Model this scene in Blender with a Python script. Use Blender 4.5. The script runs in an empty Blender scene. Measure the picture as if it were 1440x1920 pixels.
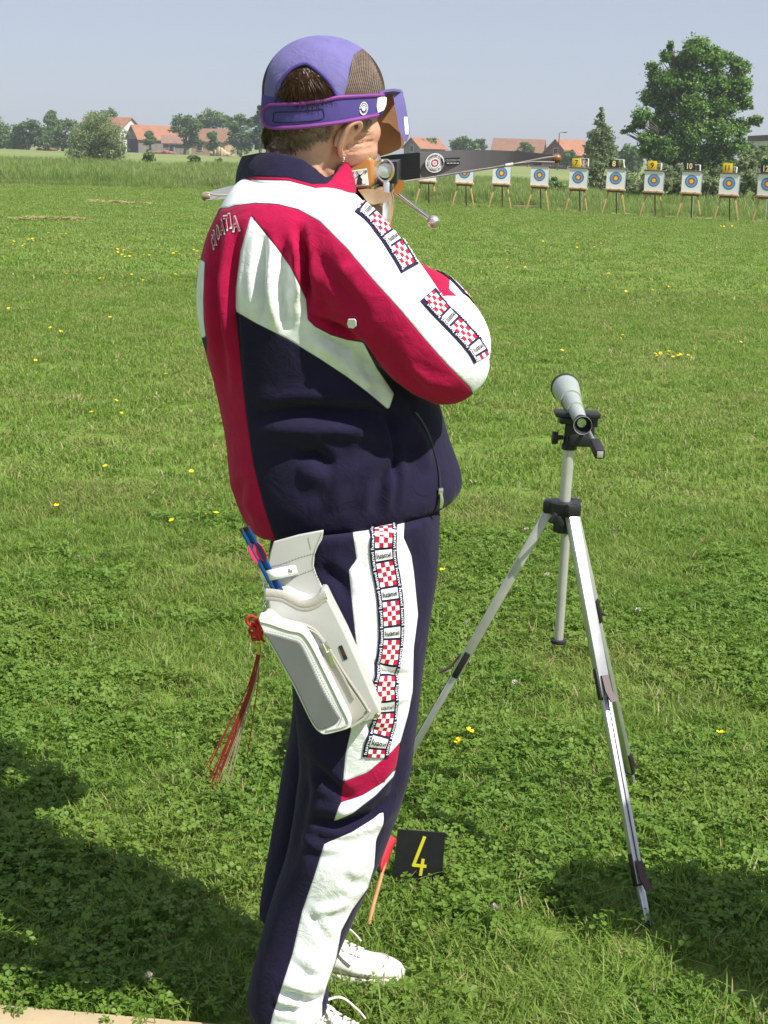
import bpy, bmesh, math, random
import numpy as np
from mathutils import Vector, Matrix, noise
from mathutils.bvhtree import BVHTree

random.seed(7)
RNG = np.random.default_rng(7)
R = math.radians
scene = bpy.context.scene
COL = scene.collection

# ------------------------------------------------------------------ camera
EYE = Vector((0.0, 0.0, 1.5))
FOCAL = 3000.0                      # in pixels of the 1440 x 1920 photograph
PITCH, ROLL = 12.65, 2.0
cam_data = bpy.data.cameras.new("camera")
cam = bpy.data.objects.new("camera", cam_data)
COL.objects.link(cam)
cam_data.sensor_fit = 'VERTICAL'
cam_data.sensor_height = 24.0
cam_data.lens = 24.0 * FOCAL / 1920.0
cam_data.clip_start = 0.05
cam_data.clip_end = 4000.0
ROT = (Matrix.Rotation(R(90 - PITCH), 3, 'X') @ Matrix.Rotation(R(ROLL), 3, 'Z'))
cam.matrix_world = Matrix.Translation(EYE) @ ROT.to_4x4()
scene.camera = cam

# ------------------------------------------------------------------ daylight
SUN_EL = 52.0
SUN_H = Vector((0.82, -0.57, 0)).normalized()
SUN_DIR = Vector((SUN_H.x * math.cos(R(SUN_EL)), SUN_H.y * math.cos(R(SUN_EL)), math.sin(R(SUN_EL))))
world = bpy.data.worlds.new("World")
scene.world = world
world.use_nodes = True
wn = world.node_tree
wn.nodes.clear()
sky = wn.nodes.new("ShaderNodeTexSky")
sky.sky_type = 'NISHITA'
sky.sun_disc = False
sky.sun_elevation = R(SUN_EL)
sky.sun_rotation = math.atan2(SUN_DIR.x, SUN_DIR.y)
sky.altitude = 100.0
sky.air_density = 0.65
sky.dust_density = 0.8
sky.ozone_density = 0.3
bg = wn.nodes.new("ShaderNodeBackground")
bg.inputs["Strength"].default_value = 0.105
wo = wn.nodes.new("ShaderNodeOutputWorld")
veil = wn.nodes.new("ShaderNodeMix")             # a hazy day: the blue of the sky thinned by an even pale veil
veil.data_type = 'RGBA'
veil.inputs[0].default_value = 0.74
veil.inputs[7].default_value = (3.25, 3.48, 4.12, 1.0)
wn.links.new(sky.outputs[0], veil.inputs[6])
wn.links.new(veil.outputs[2], bg.inputs[0])
wn.links.new(bg.outputs[0], wo.inputs[0])

sun_data = bpy.data.lights.new("sun", 'SUN')
sun_data.energy = 4.6
sun_data.angle = R(0.5)
sun_data.color = (1.0, 0.955, 0.88)
sun = bpy.data.objects.new("sun", sun_data)
COL.objects.link(sun)
sun.rotation_euler = SUN_DIR.to_track_quat('Z', 'Y').to_euler()
sun.location = (8, -5, 12)

scene.view_settings.view_transform = 'Standard'
scene.view_settings.look = 'None'
scene.view_settings.exposure = 0.6
scene.view_settings.gamma = 1.0
scene.view_settings.use_curve_mapping = False
scene.render.engine = 'CYCLES'
scene.cycles.max_bounces = 6
scene.cycles.diffuse_bounces = 3
scene.cycles.glossy_bounces = 3
scene.cycles.transmission_bounces = 4
scene.cycles.transparent_max_bounces = 6
scene.cycles.caustics_reflective = False
scene.cycles.caustics_refractive = False

HAZE = 0.00055
# ------------------------------------------------------------------ measuring from the photograph
def ray(px, py):
    return ROT @ Vector(((px - 720.0) / FOCAL, -(py - 960.0) / FOCAL, -1.0))
def at(px, py, Y):
    d = ray(px, py)
    return EYE + d * (Y / d.y)
def ground(px, py, z=0.0):
    d = ray(px, py)
    return EYE + d * ((z - EYE.z) / d.z)
ROT_T = np.array(ROT.transposed())
def proj(P):
    """world points (N,3) -> photograph pixels (N,2)"""
    q = (np.asarray(P, float) - np.array(EYE)) @ ROT_T.T
    return np.stack([720.0 + FOCAL * q[:, 0] / -q[:, 2], 960.0 - FOCAL * q[:, 1] / -q[:, 2]], 1)
def ppm(Y):
    return FOCAL / (Y * 1.02)           # pixels per metre at depth Y

# ------------------------------------------------------------------ materials
def hexc(r, g, b):
    f = lambda c: (c / 255 / 12.92) if c / 255 <= 0.04045 else ((c / 255 + 0.055) / 1.055) ** 2.4
    return (f(r), f(g), f(b), 1.0)
def new_mat(name):
    m = bpy.data.materials.new(name)
    m.use_nodes = True
    nt = m.node_tree
    b = nt.nodes["Principled BSDF"]
    return m, nt, b
def N(nt, t, **kw):
    n = nt.nodes.new(t)
    for k, v in kw.items():
        setattr(n, k, v)
    return n
def mat(name, c, rough=0.6, metal=0.0, var=0.15, scale=20.0, bump=0.0, bscale=200.0, spec=0.5, c2=None, coat=0.0):
    """a principled surface with procedural mottling and fine relief"""
    m, nt, b = new_mat(name)
    c = tuple(c[:3]) + (1.0,)
    b.inputs["Roughness"].default_value = rough
    b.inputs["Metallic"].default_value = metal
    b.inputs["Specular IOR Level"].default_value = spec
    b.inputs["Coat Weight"].default_value = coat
    tc = N(nt, "ShaderNodeTexCoord")
    nz = N(nt, "ShaderNodeTexNoise")
    nz.inputs["Scale"].default_value = scale
    nz.inputs["Detail"].default_value = 5
    nt.links.new(tc.outputs["Object"], nz.inputs["Vector"])
    mx = N(nt, "ShaderNodeMix", data_type='RGBA')
    d = c2 if c2 else tuple(x * (1 - var) for x in c[:3])
    e = c if c2 else tuple(min(1.0, x * (1 + var)) for x in c[:3])
    mx.inputs[6].default_value = tuple(d[:3]) + (1.0,)
    mx.inputs[7].default_value = tuple(e[:3]) + (1.0,)
    rp = N(nt, "ShaderNodeMapRange")
    rp.inputs[1].default_value = 0.3
    rp.inputs[2].default_value = 0.7
    nt.links.new(nz.outputs["Fac"], rp.inputs[0])
    nt.links.new(rp.outputs[0], mx.inputs[0])
    nt.links.new(mx.outputs[2], b.inputs["Base Color"])
    if bump > 0:
        n2 = N(nt, "ShaderNodeTexNoise")
        n2.inputs["Scale"].default_value = bscale
        n2.inputs["Detail"].default_value = 3
        nt.links.new(tc.outputs["Object"], n2.inputs["Vector"])
        bp = N(nt, "ShaderNodeBump")
        bp.inputs["Strength"].default_value = bump
        bp.inputs["Distance"].default_value = 0.002
        nt.links.new(n2.outputs["Fac"], bp.inputs["Height"])
        nt.links.new(bp.outputs[0], b.inputs["Normal"])
    return m

M = {}
M['navy'] = mat("navy_cloth", (0.018, 0.014, 0.045), 0.85, var=0.2, scale=8, bump=0.25, bscale=900, spec=0.25)
M['red'] = mat("red_cloth", (0.42, 0.008, 0.035), 0.85, var=0.08, scale=8, bump=0.25, bscale=900, spec=0.25)
M['white_cloth'] = mat("white_cloth", (0.80, 0.81, 0.84), 0.85, var=0.03, scale=8, bump=0.25, bscale=900, spec=0.25)
M['white_print'] = mat("white_print", (0.78, 0.78, 0.80), 0.8, var=0.03, spec=0.25)
M['red_print'] = mat("red_print", (0.45, 0.012, 0.04), 0.8, var=0.05, spec=0.25)
M['navy_print'] = mat("navy_print", (0.022, 0.016, 0.06), 0.8, var=0.05, spec=0.25)
M['black_print'] = mat("black_print", (0.012, 0.012, 0.014), 0.7, var=0.1)
M['skin'] = mat("skin", (0.62, 0.36, 0.25), 0.5, var=0.1, scale=30, bump=0.35, bscale=260, spec=0.4, c2=(0.50, 0.245, 0.165))
M['hair'] = mat("brown_hair", (0.055, 0.026, 0.012), 0.42, var=0.5, scale=80, spec=0.5)
M['grey_hair'] = mat("greying_hair", (0.24, 0.165, 0.115), 0.5, var=0.5, scale=120, spec=0.4)
M['black_plastic'] = mat("black_plastic", (0.014, 0.014, 0.016), 0.42, var=0.2, scale=30, bump=0.1, bscale=500)
M['dark_rubber'] = mat("dark_rubber", (0.02, 0.02, 0.022), 0.7, var=0.2, scale=40)
M['alu'] = mat("brushed_aluminium", (0.66, 0.66, 0.67), 0.38, metal=0.85, var=0.08, scale=40, bump=0.08, bscale=700)
M['chrome'] = mat("polished_steel", (0.75, 0.75, 0.76), 0.18, metal=1.0, var=0.05)
M['brass'] = mat("brass", (0.6, 0.45, 0.2), 0.3, metal=1.0, var=0.1)

# ------------------------------------------------------------------ objects
def props(o, label=None, cat=None, group=None, kind=None):
    if label: o["label"] = label
    if cat: o["category"] = cat
    if group: o["group"] = group
    if kind: o["kind"] = kind
    return o
def thing(name, loc, label, cat, group=None, rz=0.0):
    o = bpy.data.objects.new(name, None)
    o.empty_display_size = 0.1
    COL.objects.link(o)
    o.location = loc
    o.rotation_euler = (0, 0, rz)
    bpy.context.view_layer.update()
    return props(o, label, cat, group)
def link(name, me, parent=None, world_space=True):
    """link mesh as an object; vertices are world positions unless world_space is False"""
    o = bpy.data.objects.new(name, me)
    COL.objects.link(o)
    if parent is not None:
        o.parent = parent
        if world_space:
            chain, p = Matrix.Identity(4), parent
            while p is not None:
                chain = p.matrix_basis @ chain
                p = p.parent
            me.transform(chain.inverted())
    return o
def mesh(name, verts, faces, mats, smooth=True, mi=None):
    me = bpy.data.meshes.new(name)
    me.from_pydata([tuple(v) for v in verts], [], [tuple(f) for f in faces])
    for m in (mats if isinstance(mats, (list, tuple)) else [mats]):
        me.materials.append(m)
    if mi is not None:
        me.polygons.foreach_set("material_index", np.asarray(mi, dtype=np.int32))
    if smooth:
        me.polygons.foreach_set("use_smooth", np.ones(len(me.polygons), dtype=bool))
    me.update()
    return me

class MB:
    """collects closed shapes into one mesh"""
    def __init__(self):
        self.v, self.f, self.mi, self.sm = [], [], [], []
    def add(self, verts, faces, mi=0, smooth=False):
        o = len(self.v)
        self.v.extend(Vector(p) for p in verts)
        for f in faces:
            self.f.append([i + o for i in f])
            self.mi.append(mi)
            self.sm.append(smooth)
        return self
    def box(self, c, s, rot=None, mi=0, bevel=0.0):
        hx, hy, hz = s[0] / 2, s[1] / 2, s[2] / 2
        rot = rot or Matrix.Identity(3)
        if bevel > 0:
            b = min(bevel, hx * .9, hy * .9, hz * .9)
            bm = bmesh.new()
            bmesh.ops.create_cube(bm, size=2.0)
            for v in bm.verts:
                v.co = Vector((v.co.x * hx, v.co.y * hy, v.co.z * hz))
            bmesh.ops.bevel(bm, geom=bm.edges[:], offset=b, segments=2, affect='EDGES', profile=0.5)
            bm.verts.index_update()
            vs = [rot @ v.co + Vector(c) for v in bm.verts]
            fs = [[v.index for v in f.verts] for f in bm.faces]
            bm.free()
            return self.add(vs, fs, mi)
        vs = [rot @ Vector((x * hx, y * hy, z * hz)) + Vector(c) for x in (-1, 1) for y in (-1, 1) for z in (-1, 1)]
        return self.add(vs, [(0, 1, 3, 2), (4, 6, 7, 5), (0, 4, 5, 1), (2, 3, 7, 6), (0, 2, 6, 4), (1, 5, 7, 3)], mi)
    def tube(self, pts, rad, seg=10, mi=0, cap=True, squash=None, up=None):
        """tube along points; rad a number or a list; squash=(a,b) scales the section"""
        pts = [Vector(p) for p in pts]
        n = len(pts)
        rad = rad if isinstance(rad, (list, tuple, np.ndarray)) else [rad] * n
        sa, sb = squash or (1, 1)
        vs, fs = [], []
        prev = None
        for i, p in enumerate(pts):
            t = (pts[min(i + 1, n - 1)] - pts[max(i - 1, 0)])
            t = t.normalized() if t.length > 1e-9 else Vector((0, 0, 1))
            if prev is None:
                a = Vector(up) if up is not None else (Vector((0, 0, 1)) if abs(t.z) < 0.9 else Vector((1, 0, 0)))
                s = t.cross(a).normalized()
            else:
                s = (prev - t * prev.dot(t))
                s = s.normalized() if s.length > 1e-6 else t.orthogonal().normalized()
            prev = s
            u = s.cross(t).normalized()
            for k in range(seg):
                an = 2 * math.pi * k / seg
                vs.append(p + s * (math.cos(an) * rad[i] * sa) + u * (math.sin(an) * rad[i] * sb))
        for i in range(n - 1):
            for k in range(seg):
                k2 = (k + 1) % seg
                fs.append((i * seg + k, i * seg + k2, (i + 1) * seg + k2, (i + 1) * seg + k))
        self.add(vs, fs, mi, True)
        if cap:
            self.add(vs[:seg], [list(range(seg))[::-1]], mi)
            self.add(vs[-seg:], [list(range(seg))], mi)
        return self
    def lathe(self, origin, axis, prof, seg=24, mi=0):
        """surface of revolution: prof is a list of (distance along axis, radius)"""
        origin, axis = Vector(origin), Vector(axis).normalized()
        s = axis.orthogonal().normalized()
        u = axis.cross(s)
        vs, fs = [], []
        for d, r in prof:
            for k in range(seg):
                an = 2 * math.pi * k / seg
                vs.append(origin + axis * d + (s * math.cos(an) + u * math.sin(an)) * max(r, 1e-5))
        for i in range(len(prof) - 1):
            for k in range(seg):
                k2 = (k + 1) % seg
                fs.append((i * seg + k, i * seg + k2, (i + 1) * seg + k2, (i + 1) * seg + k))
        return self.add(vs, fs, mi, True)
    def ball(self, c, r, seg=12, rings=8, mi=0, rot=None):
        r = r if isinstance(r, (tuple, list, Vector)) else (r, r, r)
        rot = rot or Matrix.Identity(3)
        vs, fs = [], []
        for i in range(rings + 1):
            th = math.pi * i / rings
            for k in range(seg):
                ph = 2 * math.pi * k / seg
                st = max(math.sin(th), 1e-4)
                vs.append(Vector(c) + rot @ Vector((r[0] * st * math.cos(ph), r[1] * st * math.sin(ph), r[2] * math.cos(th))))
        for i in range(rings):
            for k in range(seg):
                k2 = (k + 1) % seg
                fs.append((i * seg + k, (i + 1) * seg + k, (i + 1) * seg + k2, i * seg + k2))
        return self.add(vs, fs, mi, True)
    def prism(self, poly, depth, mi=0, mi_side=None):
        """closed solid: polygon of 3-D points (front) pushed along the vector depth"""
        depth = Vector(depth)
        poly = [Vector(p) for p in poly]
        n = len(poly)
        self.add(poly, [list(range(n))], mi)
        back = [p + depth for p in poly]
        self.add(back, [list(range(n))[::-1]], mi)
        self.add(poly + back, [(i, i + n, (i + 1) % n + n, (i + 1) % n) for i in range(n)], mi if mi_side is None else mi_side)
        return self
    def mesh(self, name, mats):
        me = bpy.data.meshes.new(name)
        me.from_pydata([tuple(v) for v in self.v], [], self.f)
        for m in (mats if isinstance(mats, (list, tuple)) else [mats]):
            me.materials.append(m)
        me.polygons.foreach_set("material_index", np.array(self.mi, dtype=np.int32))
        me.polygons.foreach_set("use_smooth", np.array(self.sm, dtype=bool))
        me.update()
        return me
    def build(self, name, mats, parent=None, fix=True, world_space=True):
        me = self.mesh(name, mats)
        if fix:
            bm = bmesh.new()
            bm.from_mesh(me)
            bmesh.ops.remove_doubles(bm, verts=bm.verts[:], dist=1e-6)
            bmesh.ops.recalc_face_normals(bm, faces=bm.faces[:])
            bm.to_mesh(me)
            bm.free()
        me.set_sharp_from_angle(angle=R(42))
        return link(name, me, parent, world_space)

def catmull(P, n):
    """P (K,D) -> n points on a Catmull-Rom curve through them"""
    P = np.asarray(P, float)
    K = len(P)
    t = np.linspace(0, K - 1, n)
    i = np.clip(t.astype(int), 0, K - 2)
    f = (t - i)[:, None]
    p0, p1, p2, p3 = P[np.clip(i - 1, 0, K - 1)], P[i], P[i + 1], P[np.clip(i + 2, 0, K - 1)]
    return 0.5 * (2 * p1 + (p2 - p0) * f + (2 * p0 - 5 * p1 + 4 * p2 - p3) * f ** 2 + (3 * p1 - p0 - 3 * p2 + p3) * f ** 3)

def loft(rings, n_along=60, seg=48, power=2.3, shrink=1.0):
    """closed skin through rings (xl, yl, xr, yr, Y, half depth): the outline's left and right ends, measured on the photograph, at depth Y"""
    A = catmull(np.array(rings, float), n_along)
    vs, fs = [], []
    for xl, yl, xr, yr, Y, t in A:
        L, Rr = at(xl, yl, Y), at(xr, yr, Y)
        c, a = (L + Rr) / 2, (Rr - L) / 2 * shrink
        for k in range(seg):
            an = 2 * math.pi * k / seg
            cs, sn = math.cos(an), math.sin(an)
            e = 2.0 / power
            vs.append(c + a * (math.copysign(abs(cs) ** e, cs)) + Vector((0, t * shrink, 0)) * math.copysign(abs(sn) ** e, sn))
    n = len(A)
    for i in range(n - 1):
        for k in range(seg):
            k2 = (k + 1) % seg
            fs.append((i * seg + k, i * seg + k2, (i + 1) * seg + k2, (i + 1) * seg + k))
    fs.append(list(range(seg))[::-1])
    fs.append([(n - 1) * seg + k for k in range(seg)])
    return vs, fs

def limb(spec, n_along=50, shrink=1.0):
    """tube spec (px, py, Y, radius m) -> points and radii"""
    A = catmull(np.array(spec, float), n_along)
    return [at(a[0], a[1], a[2]) for a in A], [a[3] * shrink for a in A]

def voxel(mb, size, smooth=6, factor=0.5):
    """one continuous skin round overlapping closed shapes"""
    me = mb.mesh("tmp", M['navy'])
    bm = bmesh.new(); bm.from_mesh(me)
    bmesh.ops.remove_doubles(bm, verts=bm.verts[:], dist=1e-6)
    bmesh.ops.recalc_face_normals(bm, faces=bm.faces[:])
    bm.to_mesh(me); bm.free()
    o = bpy.data.objects.new("tmp", me)
    COL.objects.link(o)
    r = o.modifiers.new("r", 'REMESH')
    r.mode = 'VOXEL'
    r.voxel_size = size
    s = o.modifiers.new("s", 'SMOOTH')
    s.factor = factor
    s.iterations = smooth
    dg = bpy.context.evaluated_depsgraph_get()
    out = bpy.data.meshes.new_from_object(o.evaluated_get(dg))
    bpy.data.objects.remove(o)
    bpy.data.meshes.remove(me)
    out.materials.clear()
    out.polygons.foreach_set("use_smooth", np.ones(len(out.polygons), dtype=bool))
    return out
def coords(me):
    a = np.empty(len(me.vertices) * 3)
    me.vertices.foreach_get("co", a)
    return a.reshape(-1, 3)
def normals(me):
    a = np.empty(len(me.vertices) * 3)
    me.vertices.foreach_get("normal", a)
    return a.reshape(-1, 3)
def set_coords(me, P):
    me.vertices.foreach_set("co", np.ascontiguousarray(P, dtype=np.float64).ravel())
    me.update()
def bvh_of(me):
    return BVHTree.FromPolygons([v.co.copy() for v in me.vertices], [tuple(p.vertices) for p in me.polygons])
def hit(bvh, px, py):
    loc, nor, _, _ = bvh.ray_cast(EYE, ray(px, py).normalized())
    return loc, nor

def poly_sd(P, poly):
    """signed distance (inside positive) of points (N,2) to a closed polygon"""
    poly = np.asarray(poly, float)
    d = np.full(len(P), 1e9)
    inside = np.zeros(len(P), bool)
    for i in range(len(poly)):
        a, b = poly[i], poly[(i + 1) % len(poly)]
        ab = b - a
        t = np.clip(((P - a) @ ab) / max(ab @ ab, 1e-9), 0, 1)
        d = np.minimum(d, np.linalg.norm(P - (a + t[:, None] * ab), axis=1))
        c = ((a[1] <= P[:, 1]) & (P[:, 1] < b[1])) | ((b[1] <= P[:, 1]) & (P[:, 1] < a[1]))
        xs = a[0] + (P[:, 1] - a[1]) / (ab[1] if abs(ab[1]) > 1e-9 else 1e-9) * ab[0]
        inside ^= c & (P[:, 0] < xs)
    return np.where(inside, d, -d)
def line_d(P, line):
    """distance to a polyline and position along it (0..1)"""
    line = np.asarray(line, float)
    d = np.full(len(P), 1e9)
    s = np.zeros(len(P))
    L = np.concatenate([[0], np.cumsum(np.linalg.norm(np.diff(line, axis=0), axis=1))])
    for i in range(len(line) - 1):
        a, ab = line[i], line[i + 1] - line[i]
        t = np.clip(((P - a) @ ab) / max(ab @ ab, 1e-9), 0, 1)
        q = np.linalg.norm(P - (a + t[:, None] * ab), axis=1)
        m = q < d
        d[m] = q[m]
        s[m] = ((L[i] + t * (L[i + 1] - L[i])) / L[-1])[m]
    return d, s
def seen(me, bvh):
    P, Nn = coords(me), normals(me)
    e = np.array(EYE)
    out = np.zeros(len(P), bool)
    face = ((e - P) * Nn).sum(1) > 0
    for i in np.nonzero(face)[0]:
        v = Vector(P[i])
        loc, _, _, dist = bvh.ray_cast(EYE, (v - EYE).normalized())
        out[i] = loc is None or dist > (v - EYE).length - 0.02
    e_ = np.empty(len(me.edges) * 2, dtype=np.int32); me.edges.foreach_get("vertices", e_); e_ = e_.reshape(-1, 2)
    w = out.astype(float)
    cnt = np.bincount(e_.ravel(), minlength=len(w)) + 1.0
    for _ in range(7):                                  # soften the limit so folds fade out instead of breaking off
        a = w.copy()
        np.add.at(a, e_[:, 0], w[e_[:, 1]]); np.add.at(a, e_[:, 1], w[e_[:, 0]])
        w = a / cnt
    return w
def folds(me, lines, vis=None, jitter=0.0015, jscale=9.0):
    """press folds into a cloth: each line is (points, half width px, push in metres)"""
    P, Nn = coords(me), normals(me)
    q = proj(P)
    d = np.zeros(len(P))
    for ln, w, amp in lines:
        dist, s = line_d(q, ln)
        tap = np.clip(np.sin(np.clip(s, 0.0, 1.0) * math.pi), 0, 1) ** 0.6
        d += amp * tap * np.exp(-(dist / w) ** 2)
        d -= 0.45 * amp * tap * np.exp(-((dist - 1.9 * w) / (1.1 * w)) ** 2)
    if vis is not None:
        d *= vis
    if jitter:
        j = np.array([noise.noise(Vector(p) * jscale) + 0.5 * noise.noise(Vector(p) * jscale * 2.3) for p in P])
        d += jitter * j
    set_coords(me, P + Nn * d[:, None])
def attr(me, name, vals):
    a = me.attributes.new(name, 'FLOAT', 'POINT')
    a.data.foreach_set("value", np.asarray(vals, dtype=np.float32))

def garment(name, cols, regions, seam=1.3, bump=0.2):
    """cloth cut from panels: base colour plus one colour per region, each region a distance kept on the mesh, with stitched seams"""
    m, nt, b = new_mat(name)
    b.inputs["Roughness"].default_value = 0.9
    b.inputs["Specular IOR Level"].default_value = 0.2
    b.inputs["Sheen Weight"].default_value = 0.05
    tc = N(nt, "ShaderNodeTexCoord")
    rgb = N(nt, "ShaderNodeRGB")
    rgb.outputs[0].default_value = tuple(cols[0]) + (1,)
    cur = rgb.outputs[0]
    seam_min = None
    for c, rname in zip(cols[1:], regions):
        a = N(nt, "ShaderNodeAttribute", attribute_name=rname)
        st = N(nt, "ShaderNodeMapRange")
        st.inputs[1].default_value = -0.35
        st.inputs[2].default_value = 0.35
        nt.links.new(a.outputs["Fac"], st.inputs[0])
        mx = N(nt, "ShaderNodeMix", data_type='RGBA')
        mx.inputs[7].default_value = tuple(c) + (1,)
        nt.links.new(st.outputs[0], mx.inputs[0])
        nt.links.new(cur, mx.inputs[6])
        cur = mx.outputs[2]
        ab = N(nt, "ShaderNodeMath", operation='ABSOLUTE')
        nt.links.new(a.outputs["Fac"], ab.inputs[0])
        if seam_min is None:
            seam_min = ab.outputs[0]
        else:
            mn = N(nt, "ShaderNodeMath", operation='MINIMUM')
            nt.links.new(seam_min, mn.inputs[0]); nt.links.new(ab.outputs[0], mn.inputs[1])
            seam_min = mn.outputs[0]
    # mottling of the cloth
    nz = N(nt, "ShaderNodeTexNoise")
    nz.inputs["Scale"].default_value = 35
    nz.inputs["Detail"].default_value = 6
    nt.links.new(tc.outputs["Object"], nz.inputs["Vector"])
    mr = N(nt, "ShaderNodeMapRange")
    mr.inputs[1].default_value = 0.25; mr.inputs[2].default_value = 0.75
    mr.inputs[3].default_value = 0.86; mr.inputs[4].default_value = 1.1
    nt.links.new(nz.outputs["Fac"], mr.inputs[0])
    mul = N(nt, "ShaderNodeMix", data_type='RGBA', blend_type='MULTIPLY')
    mul.inputs[0].default_value = 1.0
    nt.links.new(cur, mul.inputs[6]); nt.links.new(mr.outputs[0], mul.inputs[7])
    sm = N(nt, "ShaderNodeMapRange")
    sm.inputs[1].default_value = 0.0; sm.inputs[2].default_value = seam
    sm.inputs[3].default_value = 0.45; sm.inputs[4].default_value = 1.0
    nt.links.new(seam_min, sm.inputs[0])
    mul2 = N(nt, "ShaderNodeMix", data_type='RGBA', blend_type='MULTIPLY')
    mul2.inputs[0].default_value = 1.0
    nt.links.new(mul.outputs[2], mul2.inputs[6]); nt.links.new(sm.outputs[0], mul2.inputs[7])
    nt.links.new(mul2.outputs[2], b.inputs["Base Color"])
    # weave plus soft crumple plus the seam as a groove
    wv = N(nt, "ShaderNodeTexNoise")
    wv.inputs["Scale"].default_value = 700; wv.inputs["Detail"].default_value = 2
    cr = N(nt, "ShaderNodeTexNoise")
    cr.inputs["Scale"].default_value = 22; cr.inputs["Detail"].default_value = 7; cr.inputs["Roughness"].default_value = 0.62; cr.inputs["Distortion"].default_value = 1.1
    nt.links.new(tc.outputs["Object"], wv.inputs["Vector"]); nt.links.new(tc.outputs["Object"], cr.inputs["Vector"])
    b1 = N(nt, "ShaderNodeBump"); b1.inputs["Strength"].default_value = bump; b1.inputs["Distance"].default_value = 0.001
    b2 = N(nt, "ShaderNodeBump"); b2.inputs["Strength"].default_value = 0.5; b2.inputs["Distance"].default_value = 0.008
    b3 = N(nt, "ShaderNodeBump"); b3.inputs["Strength"].default_value = 0.6; b3.inputs["Distance"].default_value = 0.0015
    s3 = N(nt, "ShaderNodeMapRange")
    s3.inputs[1].default_value = 0.0; s3.inputs[2].default_value = seam * 2.5
    nt.links.new(seam_min, s3.inputs[0])
    nt.links.new(s3.outputs[0], b3.inputs["Height"])
    nt.links.new(wv.outputs["Fac"], b1.inputs["Height"]); nt.links.new(cr.outputs["Fac"], b2.inputs["Height"])
    nt.links.new(b3.outputs[0], b2.inputs["Normal"]); nt.links.new(b2.outputs[0], b1.inputs["Normal"])
    nt.links.new(b1.outputs[0], b.inputs["Normal"])
    return m

# ------------------------------------------------------------------ lettering as flat meshes
_TXT = {}
def text_tris(body, bold=0.0):
    """a word as triangles in a box one unit high: (verts (N,2), faces, width)"""
    if (body, bold) in _TXT: return _TXT[(body, bold)]
    c = bpy.data.curves.new("t", 'FONT')
    c.body = body; c.size = 1.0; c.resolution_u = 2; c.offset = bold
    o = bpy.data.objects.new("t", c)
    COL.objects.link(o)
    dg = bpy.context.evaluated_depsgraph_get()
    me = bpy.data.meshes.new_from_object(o.evaluated_get(dg))
    P = coords(me)[:, :2].copy()
    F = [tuple(p.vertices) for p in me.polygons]
    bpy.data.objects.remove(o); bpy.data.curves.remove(c); bpy.data.meshes.remove(me)
    P[:, 0] -= P[:, 0].min(); P[:, 1] -= P[:, 1].min()
    h = P[:, 1].max()
    P /= h
    _TXT[(body, bold)] = (P, F, P[:, 0].max())
    return _TXT[(body, bold)]
def flat_text(mb, body, origin, right, up, height, lift, mi=0, bold=0.0, squeeze=1.0, arc=None):
    """letters on a plane: centred on origin; arc = radius bends the line round a centre below it"""
    P, F, w = text_tris(body, bold)
    origin, right, up, lift = Vector(origin), Vector(right).normalized(), Vector(up).normalized(), Vector(lift)
    vs = []
    for x, y in P:
        x = (x - w / 2) * height * squeeze; y = (y - 0.5) * height
        if arc:
            an = x / arc
            x, y = (arc + y) * math.sin(an), (arc + y) * math.cos(an)
        vs.append(origin + right * x + up * y + lift)
    mb.add(vs, F, mi)

def conform(bvh, poly, step=6.0, lift=0.002, hull=None, thick=0.0):
    """a piece cut to the outline poly (photograph pixels) lying on a surface: returns verts, faces (thick gives it an edge)"""
    bm = bmesh.new()
    pts = []
    n = len(poly)
    for i in range(n):
        a, b = np.array(poly[i], float), np.array(poly[(i + 1) % n], float)
        k = max(1, int(np.linalg.norm(b - a) / step))
        for j in range(k):
            pts.append(a + (b - a) * j / k)
    vs = [bm.verts.new((p[0], p[1], 0)) for p in pts]
    f = bm.faces.new(vs)
    bmesh.ops.triangulate(bm, faces=[f])
    lo, hi = np.min(pts, 0), np.max(pts, 0)
    for ax, (l, h) in enumerate(zip(lo, hi)):
        for s in np.arange(l + step, h, step):
            no = Vector((1, 0, 0)) if ax == 0 else Vector((0, 1, 0))
            co = Vector((s, 0, 0)) if ax == 0 else Vector((0, s, 0))
            bmesh.ops.bisect_plane(bm, geom=bm.verts[:] + bm.edges[:] + bm.faces[:], plane_co=co, plane_no=no)
    bmesh.ops.remove_doubles(bm, verts=bm.verts[:], dist=0.01)
    bm.verts.index_update()
    V, nor, last = [], [], None
    q = [(v.co.x, v.co.y) for v in bm.verts]
    got = [hit(bvh, x, y) for x, y in q]
    ok = [g[0] for g in got if g[0] is not None]
    if not ok:
        bm.free()
        return [], []
    for (x, y), (p, nn) in zip(q, got):
        if p is None:
            near = min(ok, key=lambda k: (k - EYE).normalized().cross(ray(x, y).normalized()).length)
            p = at(x, y, near.y); nn = Vector((0, -1, 0))
        V.append(p + nn * (lift + thick)); nor.append(nn)
    F = [[v.index for v in f.verts] for f in bm.faces]
    if thick:
        m = len(V)
        edge = [(e.verts[0].index, e.verts[1].index) for e in bm.edges if len(e.link_faces) == 1]
        V = V + [v - nn * thick for v, nn in zip(V, nor)]
        F = F + [(a, b, b + m, a + m) for a, b in edge] + [[i + m for i in f][::-1] for f in F]
    bm.free()
    return V, F
def surface_line(bvh, pts, n, lift=0.001, Y=None):
    A = catmull(np.array(pts, float), n)
    out = []
    for a in A:
        p, nn = hit(bvh, a[0], a[1])
        if p is None:
            p = at(a[0], a[1], out[-1].y if out else (Y or 2.5)); nn = Vector((0, -1, 0))
        out.append(p + nn * lift)
    return out
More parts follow.
